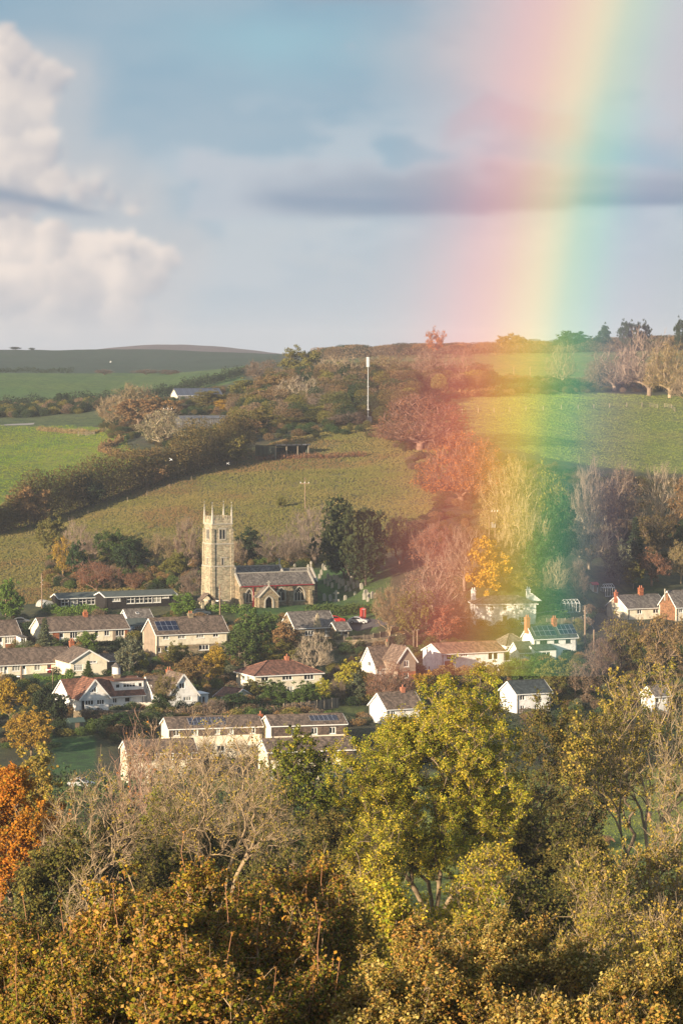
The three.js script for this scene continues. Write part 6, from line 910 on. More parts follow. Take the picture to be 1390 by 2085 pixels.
nearTree('ash_tree', 'bare grey tan tree behind the large arching tan tree', 405, 1432, 275, 262, { kind: 'fan', n: 420, twigs: 5, twigLen: 1.2, twigR: 0.016, tipR: 0.024, bark: [0.36, 0.27, 0.17], base: 0.3, bf: 0.5, set: 'olive', leaves: 6, keep: 0.12, size: 0.17 });
nearTree('ash_tree', 'slender bare tan tree before the lower terrace wall', 305, 1450, 190, 270, { kind: 'fan', n: 320, twigs: 5, twigLen: 1.1, twigR: 0.015, tipR: 0.024, bark: [0.36, 0.25, 0.17], base: 0.2, bf: 0.5, set: 'beech', leaves: 5, keep: 0.06, size: 0.17 });
nearTree('ash_tree', 'yellow green tree under the left limbs of the big ash', 762, 1632, 160, 194, { set: 'ash', leaves: 14, size: 0.13, reach: 0.34, n: 300, twigs: 4, base: 0.15, keep: 0.7 });
nearTree('oak_tree', 'thin olive tree between the big ash and the dark tree', 1050, 1600, 150, 222, { set: 'olive', leaves: 10, size: 0.15, reach: 0.36, n: 260, twigs: 4, base: 0.15, keep: 0.6, bark: DARKB });
for (const [px, top, w, d, l] of [[240, 1655, 190, 215, 'dark thorn low between the orange beech and the tan thorn'], [420, 1640, 210, 225, 'dark thorn showing through the large arching tan tree'], [520, 1650, 190, 218, 'dark thorn under the right side of the arching tan tree'], [660, 1650, 180, 212, 'dark thorn at the left foot of the big ash'], [1190, 1690, 150, 200, 'dark thorn between the thin dark tree and the leaning trunk']]) nearTree('thorn_tree', l, px, top, w, d, { set: 'dark', leaves: 12, size: 0.17, reach: 0.4, n: 330, twigs: 4, bark: DARKB, base: 0.05 });
nearTree('hazel_tree', 'sparse green tree showing between the two bare tan trees', 338, 1598, 170, 228, { set: 'green', leaves: 9, size: 0.17, reach: 0.36, n: 300, twigs: 5, bark: TAN, base: 0.2, keep: 0.55 });
nearTree('hazel_tree', 'olive tree low in front of the golden willow', 60, 1500, 130, 330, { set: 'olive', leaves: 10, size: 0.28, reach: 0.5, n: 240, twigs: 4, base: 0.1, keep: 0.8 });
nearTree('ash_tree', 'small yellow green tree under the right side of the big ash', 1010, 1700, 150, 176, { set: 'ash', leaves: 10, size: 0.13, reach: 0.3, n: 240, twigs: 4, base: 0.2, keep: 0.5 });
nearTree('thorn_tree', 'dark shadowed thorn tree below the thin leafed tree', 1120, 1640, 170, 205, { set: 'dark', leaves: 9, size: 0.17, reach: 0.36, n: 340, twigs: 6, bark: DARKB, base: 0.12, keep: 0.7 });
nearTree('thorn_tree', 'tan thorn tree below the tallest bare tree', 1345, 1690, 190, 170, { set: 'olive', leaves: 7, size: 0.14, reach: 0.3, n: 340, twigs: 3, twigR: 0.016, tipR: 0.024, bark: TAN, base: 0.1, keep: 0.6 });
nearTree('thorn_tree', 'olive thorn tree before the meadow and the cows', 1225, 1735, 190, 165, { set: 'olive', leaves: 8, size: 0.14, reach: 0.3, n: 320, twigs: 3, twigR: 0.016, tipR: 0.024, bark: TAN, base: 0.1, keep: 0.7 });
nearTree('thorn_tree', 'dark thorn tree under the orange beech', 110, 1700, 190, 160, { set: 'dark', leaves: 10, size: 0.14, reach: 0.32, n: 340, twigs: 5, bark: DARKB, base: 0.05 });
nearTree('thorn_tree', 'pale twiggy thorn low before the tan thorn', 180, 1730, 150, 140, { kind: 'fan', n: 260, twigs: 3, twigLen: 0.7, twigR: 0.015, tipR: 0.022, bark: TAN, base: 0.1, set: 'olive', leaves: 4, keep: 0.12, size: 0.11 });
nearTree('thorn_tree', 'dim green thorn under the large bare tan tree', 330, 1690, 190, 150, { set: 'dark', leaves: 9, size: 0.14, reach: 0.3, n: 320, twigs: 6, bark: DARKB, base: 0.05, keep: 0.75 });
nearTree('thorn_tree', 'dim brown thorn under the green leafed tree', 560, 1720, 190, 150, { set: 'dark', leaves: 9, size: 0.14, reach: 0.3, n: 320, twigs: 6, bark: [0.26, 0.19, 0.12], base: 0.05, keep: 0.6 });
nearTree('ash_shrub', 'yellow green ash scrub at the foot of the big ash', 800, 1762, 190, 128, { set: 'ash', leaves: 9, size: 0.13, reach: 0.26, n: 360, twigs: 5, bark: TAN, base: 0.05 });
nearTree('ash_shrub', 'yellow green ash scrub right of the big ash trunks', 945, 1790, 210, 122, { set: 'ash', leaves: 9, size: 0.12, reach: 0.26, n: 360, twigs: 5, bark: TAN, base: 0.05, keep: 0.85 });
nearTree('ash_shrub', 'olive scrub between the foreground maples and the big ash', 705, 1775, 150, 118, { set: 'olive', leaves: 9, size: 0.12, reach: 0.26, n: 300, twigs: 5, bark: TAN, base: 0.05 });
nearTree('elder_shrub', 'dark bramble covered elder in the lower right scrub', 1085, 1785, 190, 124, { set: 'dark', leaves: 9, size: 0.12, reach: 0.26, n: 360, twigs: 6, bark: DARKB, base: 0.05, keep: 0.8 });
nearTree('elder_shrub', 'tangle of bare tan elder stems in the lower right', 1225, 1795, 240, 108, { n: 360, twigs: 3, twigLen: 0.7, twigR: 0.012, tipR: 0.018, bark: TAN, base: 0.05, set: 'olive', leaves: 9, keep: 0.55, size: 0.1, reach: 0.22 });
nearTree('elder_shrub', 'tangle of bare elder stems at the lower picture edge', 1365, 1810, 190, 100, { n: 360, twigs: 3, twigLen: 0.7, twigR: 0.012, tipR: 0.018, bark: TAN, base: 0.05, set: 'olive', leaves: 9, keep: 0.6, size: 0.1, reach: 0.22 });
// the canopy just below the viewer
const MAPLE = { set: 'maple', leaves: 20, size: 0.092, reach: 0.25, n: 640, twigs: 4, twigLen: 0.5, twigR: 0.007, tipR: 0.012, bark: [0.40, 0.28, 0.17], base: 0.15, shoots: 9 };
const OAK = { set: 'oak', leaves: 20, size: 0.08, reach: 0.22, n: 640, twigs: 4, twigLen: 0.45, twigR: 0.008, tipR: 0.012, bark: [0.28, 0.2, 0.12], base: 0.2 };
for (const [px, top, w, d, l] of [[430, 1748, 330, 88, 'highest of the yellow brown foreground maples with tall red shoots'], [255, 1800, 290, 84, 'foreground maple with the longest reddish shoots before the dim thorns'], [615, 1762, 270, 92, 'foreground maple beside the shaded gap in the middle'], [70, 1868, 330, 76, 'foreground maple below the orange beech'], [330, 1880, 340, 72, 'foreground maple in front of the highest maple'], [560, 1872, 320, 74, 'foreground maple in front of the maple beside the shaded gap'], [150, 1965, 360, 64, 'lowest foreground maple in the bottom corner'], [410, 1980, 360, 62, 'lowest foreground maple in the middle of the maples'], [650, 1955, 260, 66, 'foreground maple next to the pale leafed oaks']]) nearTree('maple_tree', l, px, top, w, d, MAPLE);
for (const [px, top, w, d, l] of [[1000, 1850, 280, 88, 'highest of the pale brown leafed foreground oaks'], [860, 1885, 260, 82, 'foreground oak left of the highest pale oak'], [1165, 1895, 280, 84, 'foreground oak before the dark elder'], [780, 1975, 260, 64, 'foreground oak at the bottom beside the maples'], [955, 1975, 300, 64, 'foreground oak at the bottom below the highest oak'], [1130, 1990, 280, 62, 'foreground oak at the bottom below the dark elder'], [1330, 1930, 260, 72, 'foreground oak at the lower picture edge below the elder stems'], [1310, 2010, 260, 60, 'lowest foreground oak in the bottom corner']]) nearTree('oak_tree', l, px, top, w, d, OAK);

// ---------------------------------------------------------------- the rainbow: its light painted as colours on a thin see-through sheet before the village
{
  const A = 44.68 * Math.PI / 180, E = -4.8 * Math.PI / 180, c = V(Math.sin(A) * Math.cos(E), Math.sin(E), -Math.cos(A) * Math.cos(E)), left = V(-Math.cos(A), 0, -Math.sin(A)), up = left.clone().cross(c).negate(); if (up.y < 0) up.negate();
  const ramp = [[44.6, 1, 0.38, 0.3, 0], [43.8, 1, 0.34, 0.27, 0.13], [43.1, 1, 0.28, 0.22, 0.38], [42.6, 1, 0.26, 0.18, 0.62], [42.1, 1, 0.36, 0.14, 0.8], [41.7, 1, 0.56, 0.09, 0.88], [41.3, 1, 0.78, 0.1, 0.84], [41.0, 0.8, 0.88, 0.14, 0.76], [40.65, 0.34, 0.8, 0.27, 0.66], [40.25, 0.16, 0.7, 0.45, 0.56], [39.8, 0.24, 0.52, 0.68, 0.36], [39.3, 0.4, 0.34, 0.75, 0.16], [38.7, 0.45, 0.35, 0.75, 0]];
  const na = 84, nb = 90, pos = [], col = [], idx = [];
  for (let j = 0; j <= nb; j++) for (let i = 0; i <= na; i++) {
    const rho = lerp(44.6, 38.7, i / na), phi = lerp(-4, 26, j / nb) * Math.PI / 180, r = rho * Math.PI / 180; let k = 0; while (ramp[k + 1][0] > rho && k < ramp.length - 2) k++;
    const t = clamp((ramp[k][0] - rho) / (ramp[k][0] - ramp[k + 1][0])), v = [1, 2, 3, 4].map((q) => lerp(ramp[k][q], ramp[k + 1][q], t));
    const dir = c.clone().multiplyScalar(Math.cos(r)).addScaledVector(left, Math.sin(r) * Math.cos(phi)).addScaledVector(up, Math.sin(r) * Math.sin(phi)), p = dir.multiplyScalar(330), el = Math.asin(p.y / 330) * 180 / Math.PI;
    pos.push(p.x, p.y + EYE, p.z); col.push(v[0], v[1], v[2], v[3] * smooth(-8.2, -4.4, el) * lerp(0.56, 0.80, smooth(-3.6, -0.8, el)) * lerp(1, 0.84, smooth(0.1, 0.7, el)) * lerp(1, 0.85, smooth(2, 6, el)));
    if (i < na && j < nb) { const a = j * (na + 1) + i; idx.push(a, a + 1, a + na + 1, a + 1, a + na + 2, a + na + 1); }
  }
  const g = new THREE.BufferGeometry(); g.setAttribute('position', new THREE.Float32BufferAttribute(pos, 3)); g.setAttribute('color', new THREE.Float32BufferAttribute(col, 4)); g.setIndex(idx); g.computeVertexNormals();
  const o = part(scene, 'rainbow', g, new THREE.MeshStandardMaterial({ vertexColors: true, transparent: true, opacity: 0.29, roughness: 1, side: THREE.DoubleSide, depthWrite: false })); o.castShadow = false;
  tag(o, 'broad soft rainbow standing over the village and the hillside', 'rainbow');
}

// ---------------------------------------------------------------- roads, walls, fences
function strip(name, label, cat, line, w, m, lift = 0.05, kind) {
  const P = line.map(([px, py]) => hit(px, py)), pts = []; for (let i = 0; i + 1 < P.length; i++) for (let k = 0; k < 8; k++) pts.push(P[i].clone().lerp(P[i + 1], k / 8)); pts.push(P[P.length - 1]);
  const pos = [], idx = [], uv = []; pts.forEach((p, i) => { const a = pts[Math.max(0, i - 1)], b = pts[Math.min(pts.length - 1, i + 1)], n = V(-(b.z - a.z), 0, b.x - a.x).normalize(); for (let k = 0; k <= 4; k++) { const x = p.x + n.x * w * (k / 4 - 0.5), z = p.z + n.z * w * (k / 4 - 0.5); pos.push(x, ground(x, z) + lift, z); uv.push(x, z); } if (i) for (let k = 0; k < 4; k++) { const q = (i - 1) * 5 + k; idx.push(q, q + 1, q + 5, q + 1, q + 6, q + 5); } });
  const g = new THREE.BufferGeometry(); g.setAttribute('position', new THREE.Float32BufferAttribute(pos, 3)); g.setAttribute('uv', new THREE.Float32BufferAttribute(uv, 2)); g.setIndex(idx); g.computeVertexNormals(); tag(part(scene, name, g, m), label, cat, null, 'structure');
}
strip('lane', 'grey lane past the phone box', null, [[700, 1272], [745, 1274], [775, 1284], [800, 1298], [840, 1312]], 6, M.tarmac);
strip('lane', 'lane at the picture edge behind the pasture', null, [[-60, 868], [20, 866], [70, 863]], 5, mat(0.3, 0.28, 0.27));
strip('lane', 'village lane beside the bungalows', null, [[-20, 1290], [50, 1282], [80, 1272]], 4, M.tarmac);
function wallLine(name, label, cat, line, h, t, m, posts) {
  const P = line.map(([px, py]) => (py < 0 ? onGround(px, -py) : hit(px, py))), o = thing(name, label, cat, P[0]), O = P[0];
  const pn = cat === 'wall' ? 'wall' : 'panel';
  for (let i = 0; i + 1 < P.length; i++) { const len = P[i].distanceTo(P[i + 1]), n = Math.max(1, Math.round(len / 2)); for (let k = 0; k < n; k++) { const a = P[i].clone().lerp(P[i + 1], k / n), b = P[i].clone().lerp(P[i + 1], (k + 1) / n), ya = ground(a.x, a.z), l = Math.hypot(b.x - a.x, b.z - a.z), ang = Math.atan2(-(b.z - a.z), b.x - a.x), put = (g) => g.rotateY(ang).translate((a.x + b.x) / 2 - O.x, ya - O.y, (a.z + b.z) / 2 - O.z); part(o, pn, metres(put(box(-l / 2 + (posts ? 0.06 : 0), l / 2 - (posts ? 0.06 : 0), -0.6, h + (posts ? 0 : 0.06 * (k % 2)), -t / 2, t / 2))), m); if (posts) part(o, 'post', put(box(-l / 2 - 0.05, -l / 2 + 0.05, -0.5, h + 0.12, -t / 2 - 0.05, t / 2 + 0.05)), M.rail); } }
}
wallLine('retaining_wall', 'shaded stone retaining wall of the lane below the schoolhouse', 'wall', [[680, 1322], [740, 1319], [790, 1313], [838, 1304]], 1.7, 0.4, M.stoneDark);
wallLine('garden_wall', 'cream garden wall stub at the end of the chalet house', 'wall', [[276, 1447], [312, 1450]], 1.6, 0.3, M.dressed);
wallLine('garden_wall', 'low brown wall below the white house deck', 'wall', [[150, 1462], [232, 1462], [290, 1462]], 1.2, 0.3, M.stoneDark);
wallLine('garden_fence', 'brown board fence below the hipped roof house', 'fence', [[578, 1456], [630, 1450], [690, 1442]], 1.9, 0.06, M.fence, 1);
wallLine('garden_fence', 'pale board fence behind the solar roof house', 'fence', [[1112, 1275], [1150, 1276], [1198, 1270]], 1.5, 0.06, M.fence, 1);
wallLine('garden_fence', 'board fence above the lane bend', 'fence', [[700, 1309], [760, 1303], [800, 1292]], 1.2, 0.06, M.fence, 1);
function postFence(name, label, spots, h, r = 0.09, wires = 2) {
  const P = spots.map(([px, py]) => hit(px, py, 700)), O = P[0], o = thing(name, label, 'fence', O); P.forEach((p) => part(o, 'post', new THREE.CylinderGeometry(r, r * 1.1, h + 0.6, 6).translate(p.x - O.x, ground(p.x, p.z) - O.y + (h - 0.6) / 2, p.z - O.z), M.rail));
  const L = []; for (let i = 0; i + 1 < P.length; i++) for (let k = 0; k < wires; k++) L.push(bar(P[i].clone().sub(O).add(V(0, h * (0.92 - k * 0.35), 0)), P[i + 1].clone().sub(O).add(V(0, h * (0.92 - k * 0.35), 0)), wires > 2 ? 0.06 : 0.012, wires > 2 ? 0.06 : 0.012, 4)); part(o, wires > 2 ? 'rails' : 'wire', merge(L), M.rail);
}
postFence('field_fence', 'row of wide spaced posts and wire across the hill pasture', [[940, 842], [973, 841], [1005, 841], [1037, 839], [1070, 837], [1105, 836], [1142, 834], [1176, 833], [1208, 832], [1240, 831], [1275, 829], [1306, 828]], 1.5, 0.13);
postFence('rail_fence', 'short pale rail fence under the bare ash clump', [[1306, 830], [1322, 830], [1338, 832]], 1.4, 0.1, 3);
postFence('rail_fence', 'short rail fence right of the ash trunks at the picture edge', [[1352, 830], [1366, 832], [1373, 839]], 1.4, 0.1, 3);
postFence('field_fence', 'thin wire fence along the shaded side of the long hedge', [[100, 1072], [140, 1062], [180, 1048], [220, 1036], [260, 1022], [300, 1010], [345, 996], [390, 980], [440, 962], [480, 948]], 1.3, 0.08);
{
  const p = hit(160, 889, 700), o = thing('field_gate', 'pale wooden field gate at the corner of the left pasture', 'gate', p, 0.25); for (const x of [0, 2.6, 5.4]) part(o, 'post', box(x - 0.11, x + 0.11, -0.3, 1.7, -0.11, 0.11), M.rail);
  for (const y of [0.35, 0.7, 1.05, 1.35]) part(o, 'gate_bar', box(2.72, 5.28, y, y + 0.11, -0.03, 0.03), M.rail); part(o, 'gate_brace', bar(V(2.8, 0.4, 0.04), V(5.2, 1.4, 0.04), 0.05), M.rail); for (const y of [0.6, 1.2]) part(o, 'fence_rail', box(0.12, 2.48, y, y + 0.11, -0.03, 0.03), M.rail);
}

// ---------------------------------------------------------------- poles and mast
function pole(name, label, cat, px, top, base, r, arms, range = [420, 1300]) {
  const p = base < 0 ? onGround(px, -base) : hit(px, base, ...range), h = at(px, top, -p.z).y - p.y, o = thing(name, label, cat, p, -0.4);
  part(o, 'pole', metres(new THREE.CylinderGeometry(r * 0.75, r, h + 0.8, 8).translate(0, h / 2 - 0.4, 0)), M.pole);
  for (const [y, w, kind] of arms ?? []) {
    if (kind === 'arm') { part(o, 'crossarm', box(-w, w, h - y - 0.08, h - y + 0.08, r + 0.003, r + 0.13), M.pole); for (const x of [-w * 0.9, 0.001, w * 0.9]) part(o, 'insulator', new THREE.CylinderGeometry(0.07, 0.1, 0.35, 6).translate(x, h - y + 0.26, r + 0.06), M.plastic); }
    if (kind === 'lamp') part(o, 'lamp_head', merge([box(-w, -r, h - y, h - y + 0.09, -0.05, 0.05), box(-w - 0.6, -w, h - y - 0.12, h - y + 0.1, -0.14, 0.14)]), M.plastic);
    if (kind === 'box') part(o, 'transformer', merge([box(-0.55, 0.55, h - y - 1.3, h - y, r + 0.01, r + 0.9), new THREE.CylinderGeometry(0.08, 0.08, 0.5, 6).translate(0.3, h - y + 0.25, r + 0.4), new THREE.CylinderGeometry(0.08, 0.08, 0.5, 6).translate(-0.3, h - y + 0.25, r + 0.4)]), M.sheetGrey);
    if (kind === 'steps') part(o, 'step_bolts', merge([0.6, 1.1, 1.6, 2.1].map((q, i) => box(i % 2 ? 0.05 : -0.35, i % 2 ? 0.35 : -0.05, h - y - q, h - y - q + 0.06, -0.03, 0.03))), M.steel);
  }
  return p.clone().setY(p.y + h);
}
const tops = [
  pole('power_pole', 'wooden power pole with cross arm before the low grey shed', 'pole', 343, 829, 884, 0.26, [[0.7, 1.6, 'arm'], [4.6, 0.9, 'arm']], [860, 1000]),
  pole('power_pole', 'pale power pole standing alone on the rough hillside', 'pole', 621, 972, 1038, 0.17, [[1.6, 1.3, 'arm']]),
  pole('telegraph_pole', 'brown telegraph pole beside the bright evergreen at the picture edge', 'pole', 12.5, 1196, 1266, 0.2, [[0.5, 0, 'steps']]),
  pole('telegraph_pole', 'grey telegraph pole left of the black hall', 'pole', 86, 1167, 1240, 0.17, [[0.5, 0, 'steps']]),
  pole('telegraph_pole', 'telegraph pole in front of the church tower', 'pole', 448, 1190, 1258, 0.18, [[0.5, 0, 'steps'], [3.6, 0.3, 'lamp']]),
  pole('lamp_pole', 'brown pole carrying a white street lamp beside the lane', 'pole', 849, 1258, 1318, 0.19, [[2.7, 0.4, 'lamp'], [0.4, 0, 'steps']]),
  pole('power_pole', 'power pole with grey transformer in the rainbow wood', 'pole', 1007, 1038, 1112, 0.18, [[0.5, 0.8, 'arm'], [2.9, 0, 'box']]),
  pole('power_pole', 'slim second pole beside the transformer pole', 'pole', 995, 1050, 1112, 0.15, []),
  pole('telegraph_pole', 'tall pale telegraph pole right of the solar roof house', 'pole', 1190, 1233, 1318, 0.24, [[0.5, 0, 'steps']]),
  pole('lamp_pole', 'brown pole with small street lamp below the tall pale pole', 'pole', 1208, 1282, 1334, 0.2, [[4.2, -0.9, 'lamp']]),
  pole('telegraph_pole', 'short reddish pole right of the plain white cottage', 'pole', 1170, 1374, 1432, 0.17, []),
  pole('lamp_post', 'slim grey lamp post on the lawn below the bungalow row', 'lamp post', 108, 1362, 1412, 0.09, [[0.2, 0.8, 'lamp']]),
  pole('telegraph_pole', 'brown pole with lamp above the golden oak', 'pole', 44, 1356, 1400, 0.2, [[2, 0.3, 'lamp']]),
  pole('telegraph_pole', 'dark thin pole on the ridge field in the orange of the rainbow', 'pole', 1045, 747, -1180, 0.2, []),
  pole('telegraph_pole', 'pale thin pole on the ridge field in the yellow of the rainbow', 'pole', 1078, 747, -1180, 0.2, []),
  pole('fence_post', 'pale post below the balcony of the long white house', 'post', 990, 1357, 1392, 0.12, []),
];
function wire(label, a, b, sag) { const L = []; let q = a; for (let i = 1; i <= 12; i++) { const t = i / 12, p = a.clone().lerp(b, t); p.y -= sag * 4 * t * (1 - t); L.push(bar(q.clone().sub(a), p.clone().sub(a), 0.018, 0.018, 3)); q = p; } const o = part(scene, 'overhead_wire', merge(L), M.steel, a); tag(o, label, 'wire'); }
wire('wire from the power pole across the farm wood', tops[0], onGround(560, 960, 9.5), 0.8);
wire('wire between the two tall poles right of the solar roof house', tops[8], tops[9], 0.3);
wire('wire from the tall pale pole across the Georgian house front', tops[8], tops[5].clone().add(V(0, 0.5, 0)), 1.2);
wire('wire between the poles left of the hall', tops[2], tops[3], 0.6);
{
  const p = onGround(749, 912), h = at(749, 727, 912).y - p.y, o = thing('phone_mast', 'tall slim steel phone mast with white antennas above the wood', 'mast', p, 0.3);
  part(o, 'mast_pole', new THREE.CylinderGeometry(0.15, 0.22, h * 0.82, 8).translate(0, h * 0.41, 0), M.steel); part(o, 'mast_head', new THREE.CylinderGeometry(0.12, 0.12, h * 0.18, 6).translate(0, h * 0.91, 0), M.steel);
  for (const [a, b] of [[0.4, 0.25], [2.5, 0.25], [4.6, 0.25]]) part(o, 'antenna', box(-0.22, 0.22, h * 0.85, h, 0.24, 0.5).rotateY(a), M.plastic);
  for (let k = 0; k < 9; k++) part(o, 'bracket', box(-0.42, 0.3, h * 0.06 + k * h * 0.07, h * 0.06 + k * h * 0.07 + 0.16, -0.1, 0.1).rotateY(k * 1.3), k === 3 ? M.plastic : M.steel); part(o, 'cabinet', box(-0.7, 0.7, 0, 2.1, 0.8, 1.6), M.steel);
}

// ---------------------------------------------------------------- sheds and garden buildings
{
  const p = hit(594, 931, 780, 960), yaw = 0.58, o = thing('field_shed', 'open fronted dark green field shed on the rough hillside', 'shed', p, yaw), w = 11.6, D = 11, H = 3.7; PADS.length;
  part(o, 'wall', metres(box(-w / 2, -w / 2 + 0.12, -1.5, H - 0.3, -D, 0)), M.sheet); part(o, 'wall', metres(box(w / 2 - 0.12, w / 2, -1.5, H - 0.3, -D, 0)), M.sheet); part(o, 'wall', metres(box(-w / 2 + 0.12, w / 2 - 0.12, -1.5, H - 1.2, -D, -D + 0.12)), M.sheet);
  part(o, 'roof', slab(new THREE.Shape([[0.5, H], [0.5, H + 0.14], [-D - 0.3, H - 0.9], [-D - 0.3, H - 1.04]].map((q) => new THREE.Vector2(-q[0], q[1]))), w + 0.5).rotateY(Math.PI / 2).translate(-w / 2 - 0.25, 0, 0), M.sheet); part(o, 'fascia', box(-w / 2 - 0.25, w / 2 + 0.25, H - 0.28, H + 0.16, 0.502, 0.56), M.sheetGrey);
  for (const x of [-w / 2 + 0.13, -w / 6, w / 6, w / 2 - 0.13]) part(o, 'post', box(x - 0.12, x + 0.12, -1, H - 0.01, 0.1, 0.34), M.rail);
}
function hut(name, label, cat, px, py, w, D, H, rise, wm, rm, yaw = 0.44) { const p = hit(px, py, 450), o = thing(name, label, cat, p, yaw); part(o, 'wall', metres(slab(new THREE.Shape([[0, -0.6], [D, -0.6], [D, H], [D / 2, H + rise], [0, H]].map((q) => new THREE.Vector2(...q))), w).rotateY(Math.PI / 2).translate(-w / 2, 0, 0)), wm); part(o, 'roof', slab(new THREE.Shape([[-0.2, H - 0.1], [D / 2, H + rise + 0.03], [D + 0.2, H - 0.1], [D + 0.2, H], [D / 2, H + rise + 0.14], [-0.2, H]].map((q) => new THREE.Vector2(...q))), w + 0.3).rotateY(Math.PI / 2).translate(-w / 2 - 0.15, 0, 0), rm); part(o, 'door', box(-0.4, 0.4, 0, 1.8, 0.003, 0.05), M.pole); part(o, 'window', box(w * 0.22, w * 0.42, 1, 1.6, 0.003, 0.04), M.pane); }
hut('garden_shed', 'dark green garden shed on the lawn under the golden willow', 'shed', 158, 1492, 2.6, 2.0, 1.8, 0.5, mat(0.03, 0.055, 0.045), mat(0.06, 0.10, 0.085));
hut('garden_shed', 'tiny garden shed with red roof in the right hand wood', 'shed', 1211, 1209, 1.5, 1.3, 1.7, 0.4, M.dressed, mat(0.4, 0.06, 0.06));
hut('garden_shed', 'dim grey shed under the trees behind the hall', 'shed', 292, 1162, 3.6, 2.5, 1.8, 0.5, M.stoneDark, M.slate);
{
  const glass = new THREE.MeshPhysicalMaterial({ color: 0xffffff, transmission: 1, thickness: 0, roughness: 0.05 });
  for (const [px, py, w, D, label] of [[1165, 1248, 3.5, 2.4, 'white framed glasshouse beside the Georgian house garden'], [1241, 1218, 2.4, 2.2, 'small glasshouse behind the stone cottage gable']]) {
    const p = hit(px, py, 560), o = thing('glasshouse', label, 'greenhouse', p, 0.4), H = 1.9, R = 0.8, L = [], b = (a, c) => L.push(bar(V(...a), V(...c), 0.045)); for (let i = 0; i <= 4; i++) { const x = -w / 2 + w * i / 4; b([x, 0, 0], [x, H, 0]); b([x, 0, -D], [x, H, -D]); b([x, H, 0], [x, H + R, -D / 2]); b([x, H, -D], [x, H + R, -D / 2]); } for (const [y, z] of [[0, 0], [H, 0], [0, -D], [H, -D], [H + R, -D / 2]]) b([-w / 2, y, z], [w / 2, y, z]); for (const x of [-w / 2, w / 2]) { b([x, H, 0], [x, H, -D]); b([x, 0, 0], [x, 0, -D]); }
    part(o, 'frame', merge(L), M.frame); for (let i = 0; i < 4; i++) { const a = -w / 2 + w * i / 4 + 0.05, c = a + w / 4 - 0.1; part(o, 'pane', new THREE.PlaneGeometry(c - a, H - 0.1).translate((a + c) / 2, H / 2, 0.0), glass); }
  }
  const p = hit(100, 1237, 560), o = thing('polytunnel', 'small rounded grey polytunnel at the left end of the hall', 'greenhouse', p, 0.5); part(o, 'cover', new THREE.CylinderGeometry(1.5, 1.5, 4, 16, 1, false, Math.PI * 0.5, Math.PI).rotateX(Math.PI / 2).translate(0, 0, -2), mat(0.45, 0.47, 0.45, { roughness: 0.4 })); part(o, 'hoops', merge([0, 1, 2, 3, 4].map((z) => new THREE.TorusGeometry(1.52, 0.04, 5, 14, Math.PI).translate(0, 0, -z))), M.rail);
}

// ---------------------------------------------------------------- vehicles, phone box
function car(label, p, turn, paint) {
  const o = thing('parked_car', label, 'car', p, turn), body = new THREE.Shape(); body.moveTo(-2.0, 0.32); body.lineTo(2.02, 0.32); body.quadraticCurveTo(2.12, 0.62, 1.9, 0.78); body.quadraticCurveTo(1.4, 0.92, 0.95, 0.95); body.quadraticCurveTo(0.35, 1.42, -0.15, 1.46); body.quadraticCurveTo(-1.2, 1.5, -1.75, 1.02); body.quadraticCurveTo(-2.1, 0.95, -2.05, 0.6); body.closePath();
  part(o, 'body', new THREE.ExtrudeGeometry(body, { depth: 1.4, bevelEnabled: true, bevelThickness: 0.14, bevelSize: 0.07, bevelSegments: 3, curveSegments: 8 }).translate(0, 0, -0.7), paint);
  const gl = new THREE.Shape([[-1.45, 0.98], [0.72, 0.98], [0.25, 1.32], [-0.2, 1.4], [-1.0, 1.38]].map((q) => new THREE.Vector2(...q))); for (const z of [0.842, -0.862]) part(o, 'side_window', slab(gl, 0.02).translate(0, 0, z), M.pane);
  part(o, 'windscreen', new THREE.BoxGeometry(0.78, 0.02, 1.3).rotateZ(-0.72).translate(0.72, 1.21, 0), M.pane);
  for (const [x, z] of [[-1.3, 0.78], [1.3, 0.78], [-1.3, -0.78], [1.3, -0.78]]) { const t = part(o, 'wheel', new THREE.TorusGeometry(0.25, 0.1, 8, 16).translate(x, 0.33, z), M.tyre); part(t, 'rim', new THREE.CylinderGeometry(0.2, 0.2, 0.1, 10).rotateX(Math.PI / 2).translate(x, 0.33, z), M.alu); }
  for (const z of [0.55, -0.55]) { part(o, 'headlight', new THREE.SphereGeometry(0.12, 8, 6).scale(0.5, 0.7, 1.3).translate(2.02, 0.68, z), M.plastic); part(o, 'tail_light', box(-2.09, -2.02, 0.75, 0.95, z - 0.1, z + 0.1), M.red); }
}
car('silver hatchback parked on the lane beside the red phone box', hit(730, 1271, 560).add(V(0, 0.06, 0)), -0.25, M.silver);
car('red car parked behind the schoolhouse roof', hit(682, 1270, 560).add(V(0, 0.06, 0)), 0.3, M.red);
car('grey car parked behind the bungalow at the picture edge', hit(45, 1272, 560).add(V(0, 0.06, 0)), 0.1, mat(0.2, 0.21, 0.22, { roughness: 0.3, metalness: 0.4 }));
car('dark car parked by the church hedge', hit(410, 1256, 560).add(V(0, 0.06, 0)), 0.1, mat(0.04, 0.055, 0.07, { roughness: 0.25 }));
car('silver car parked below the lawn behind bare twigs', onGround(163, 448, 1.2).add(V(0, 0.06, 0)), -0.5, M.silver);
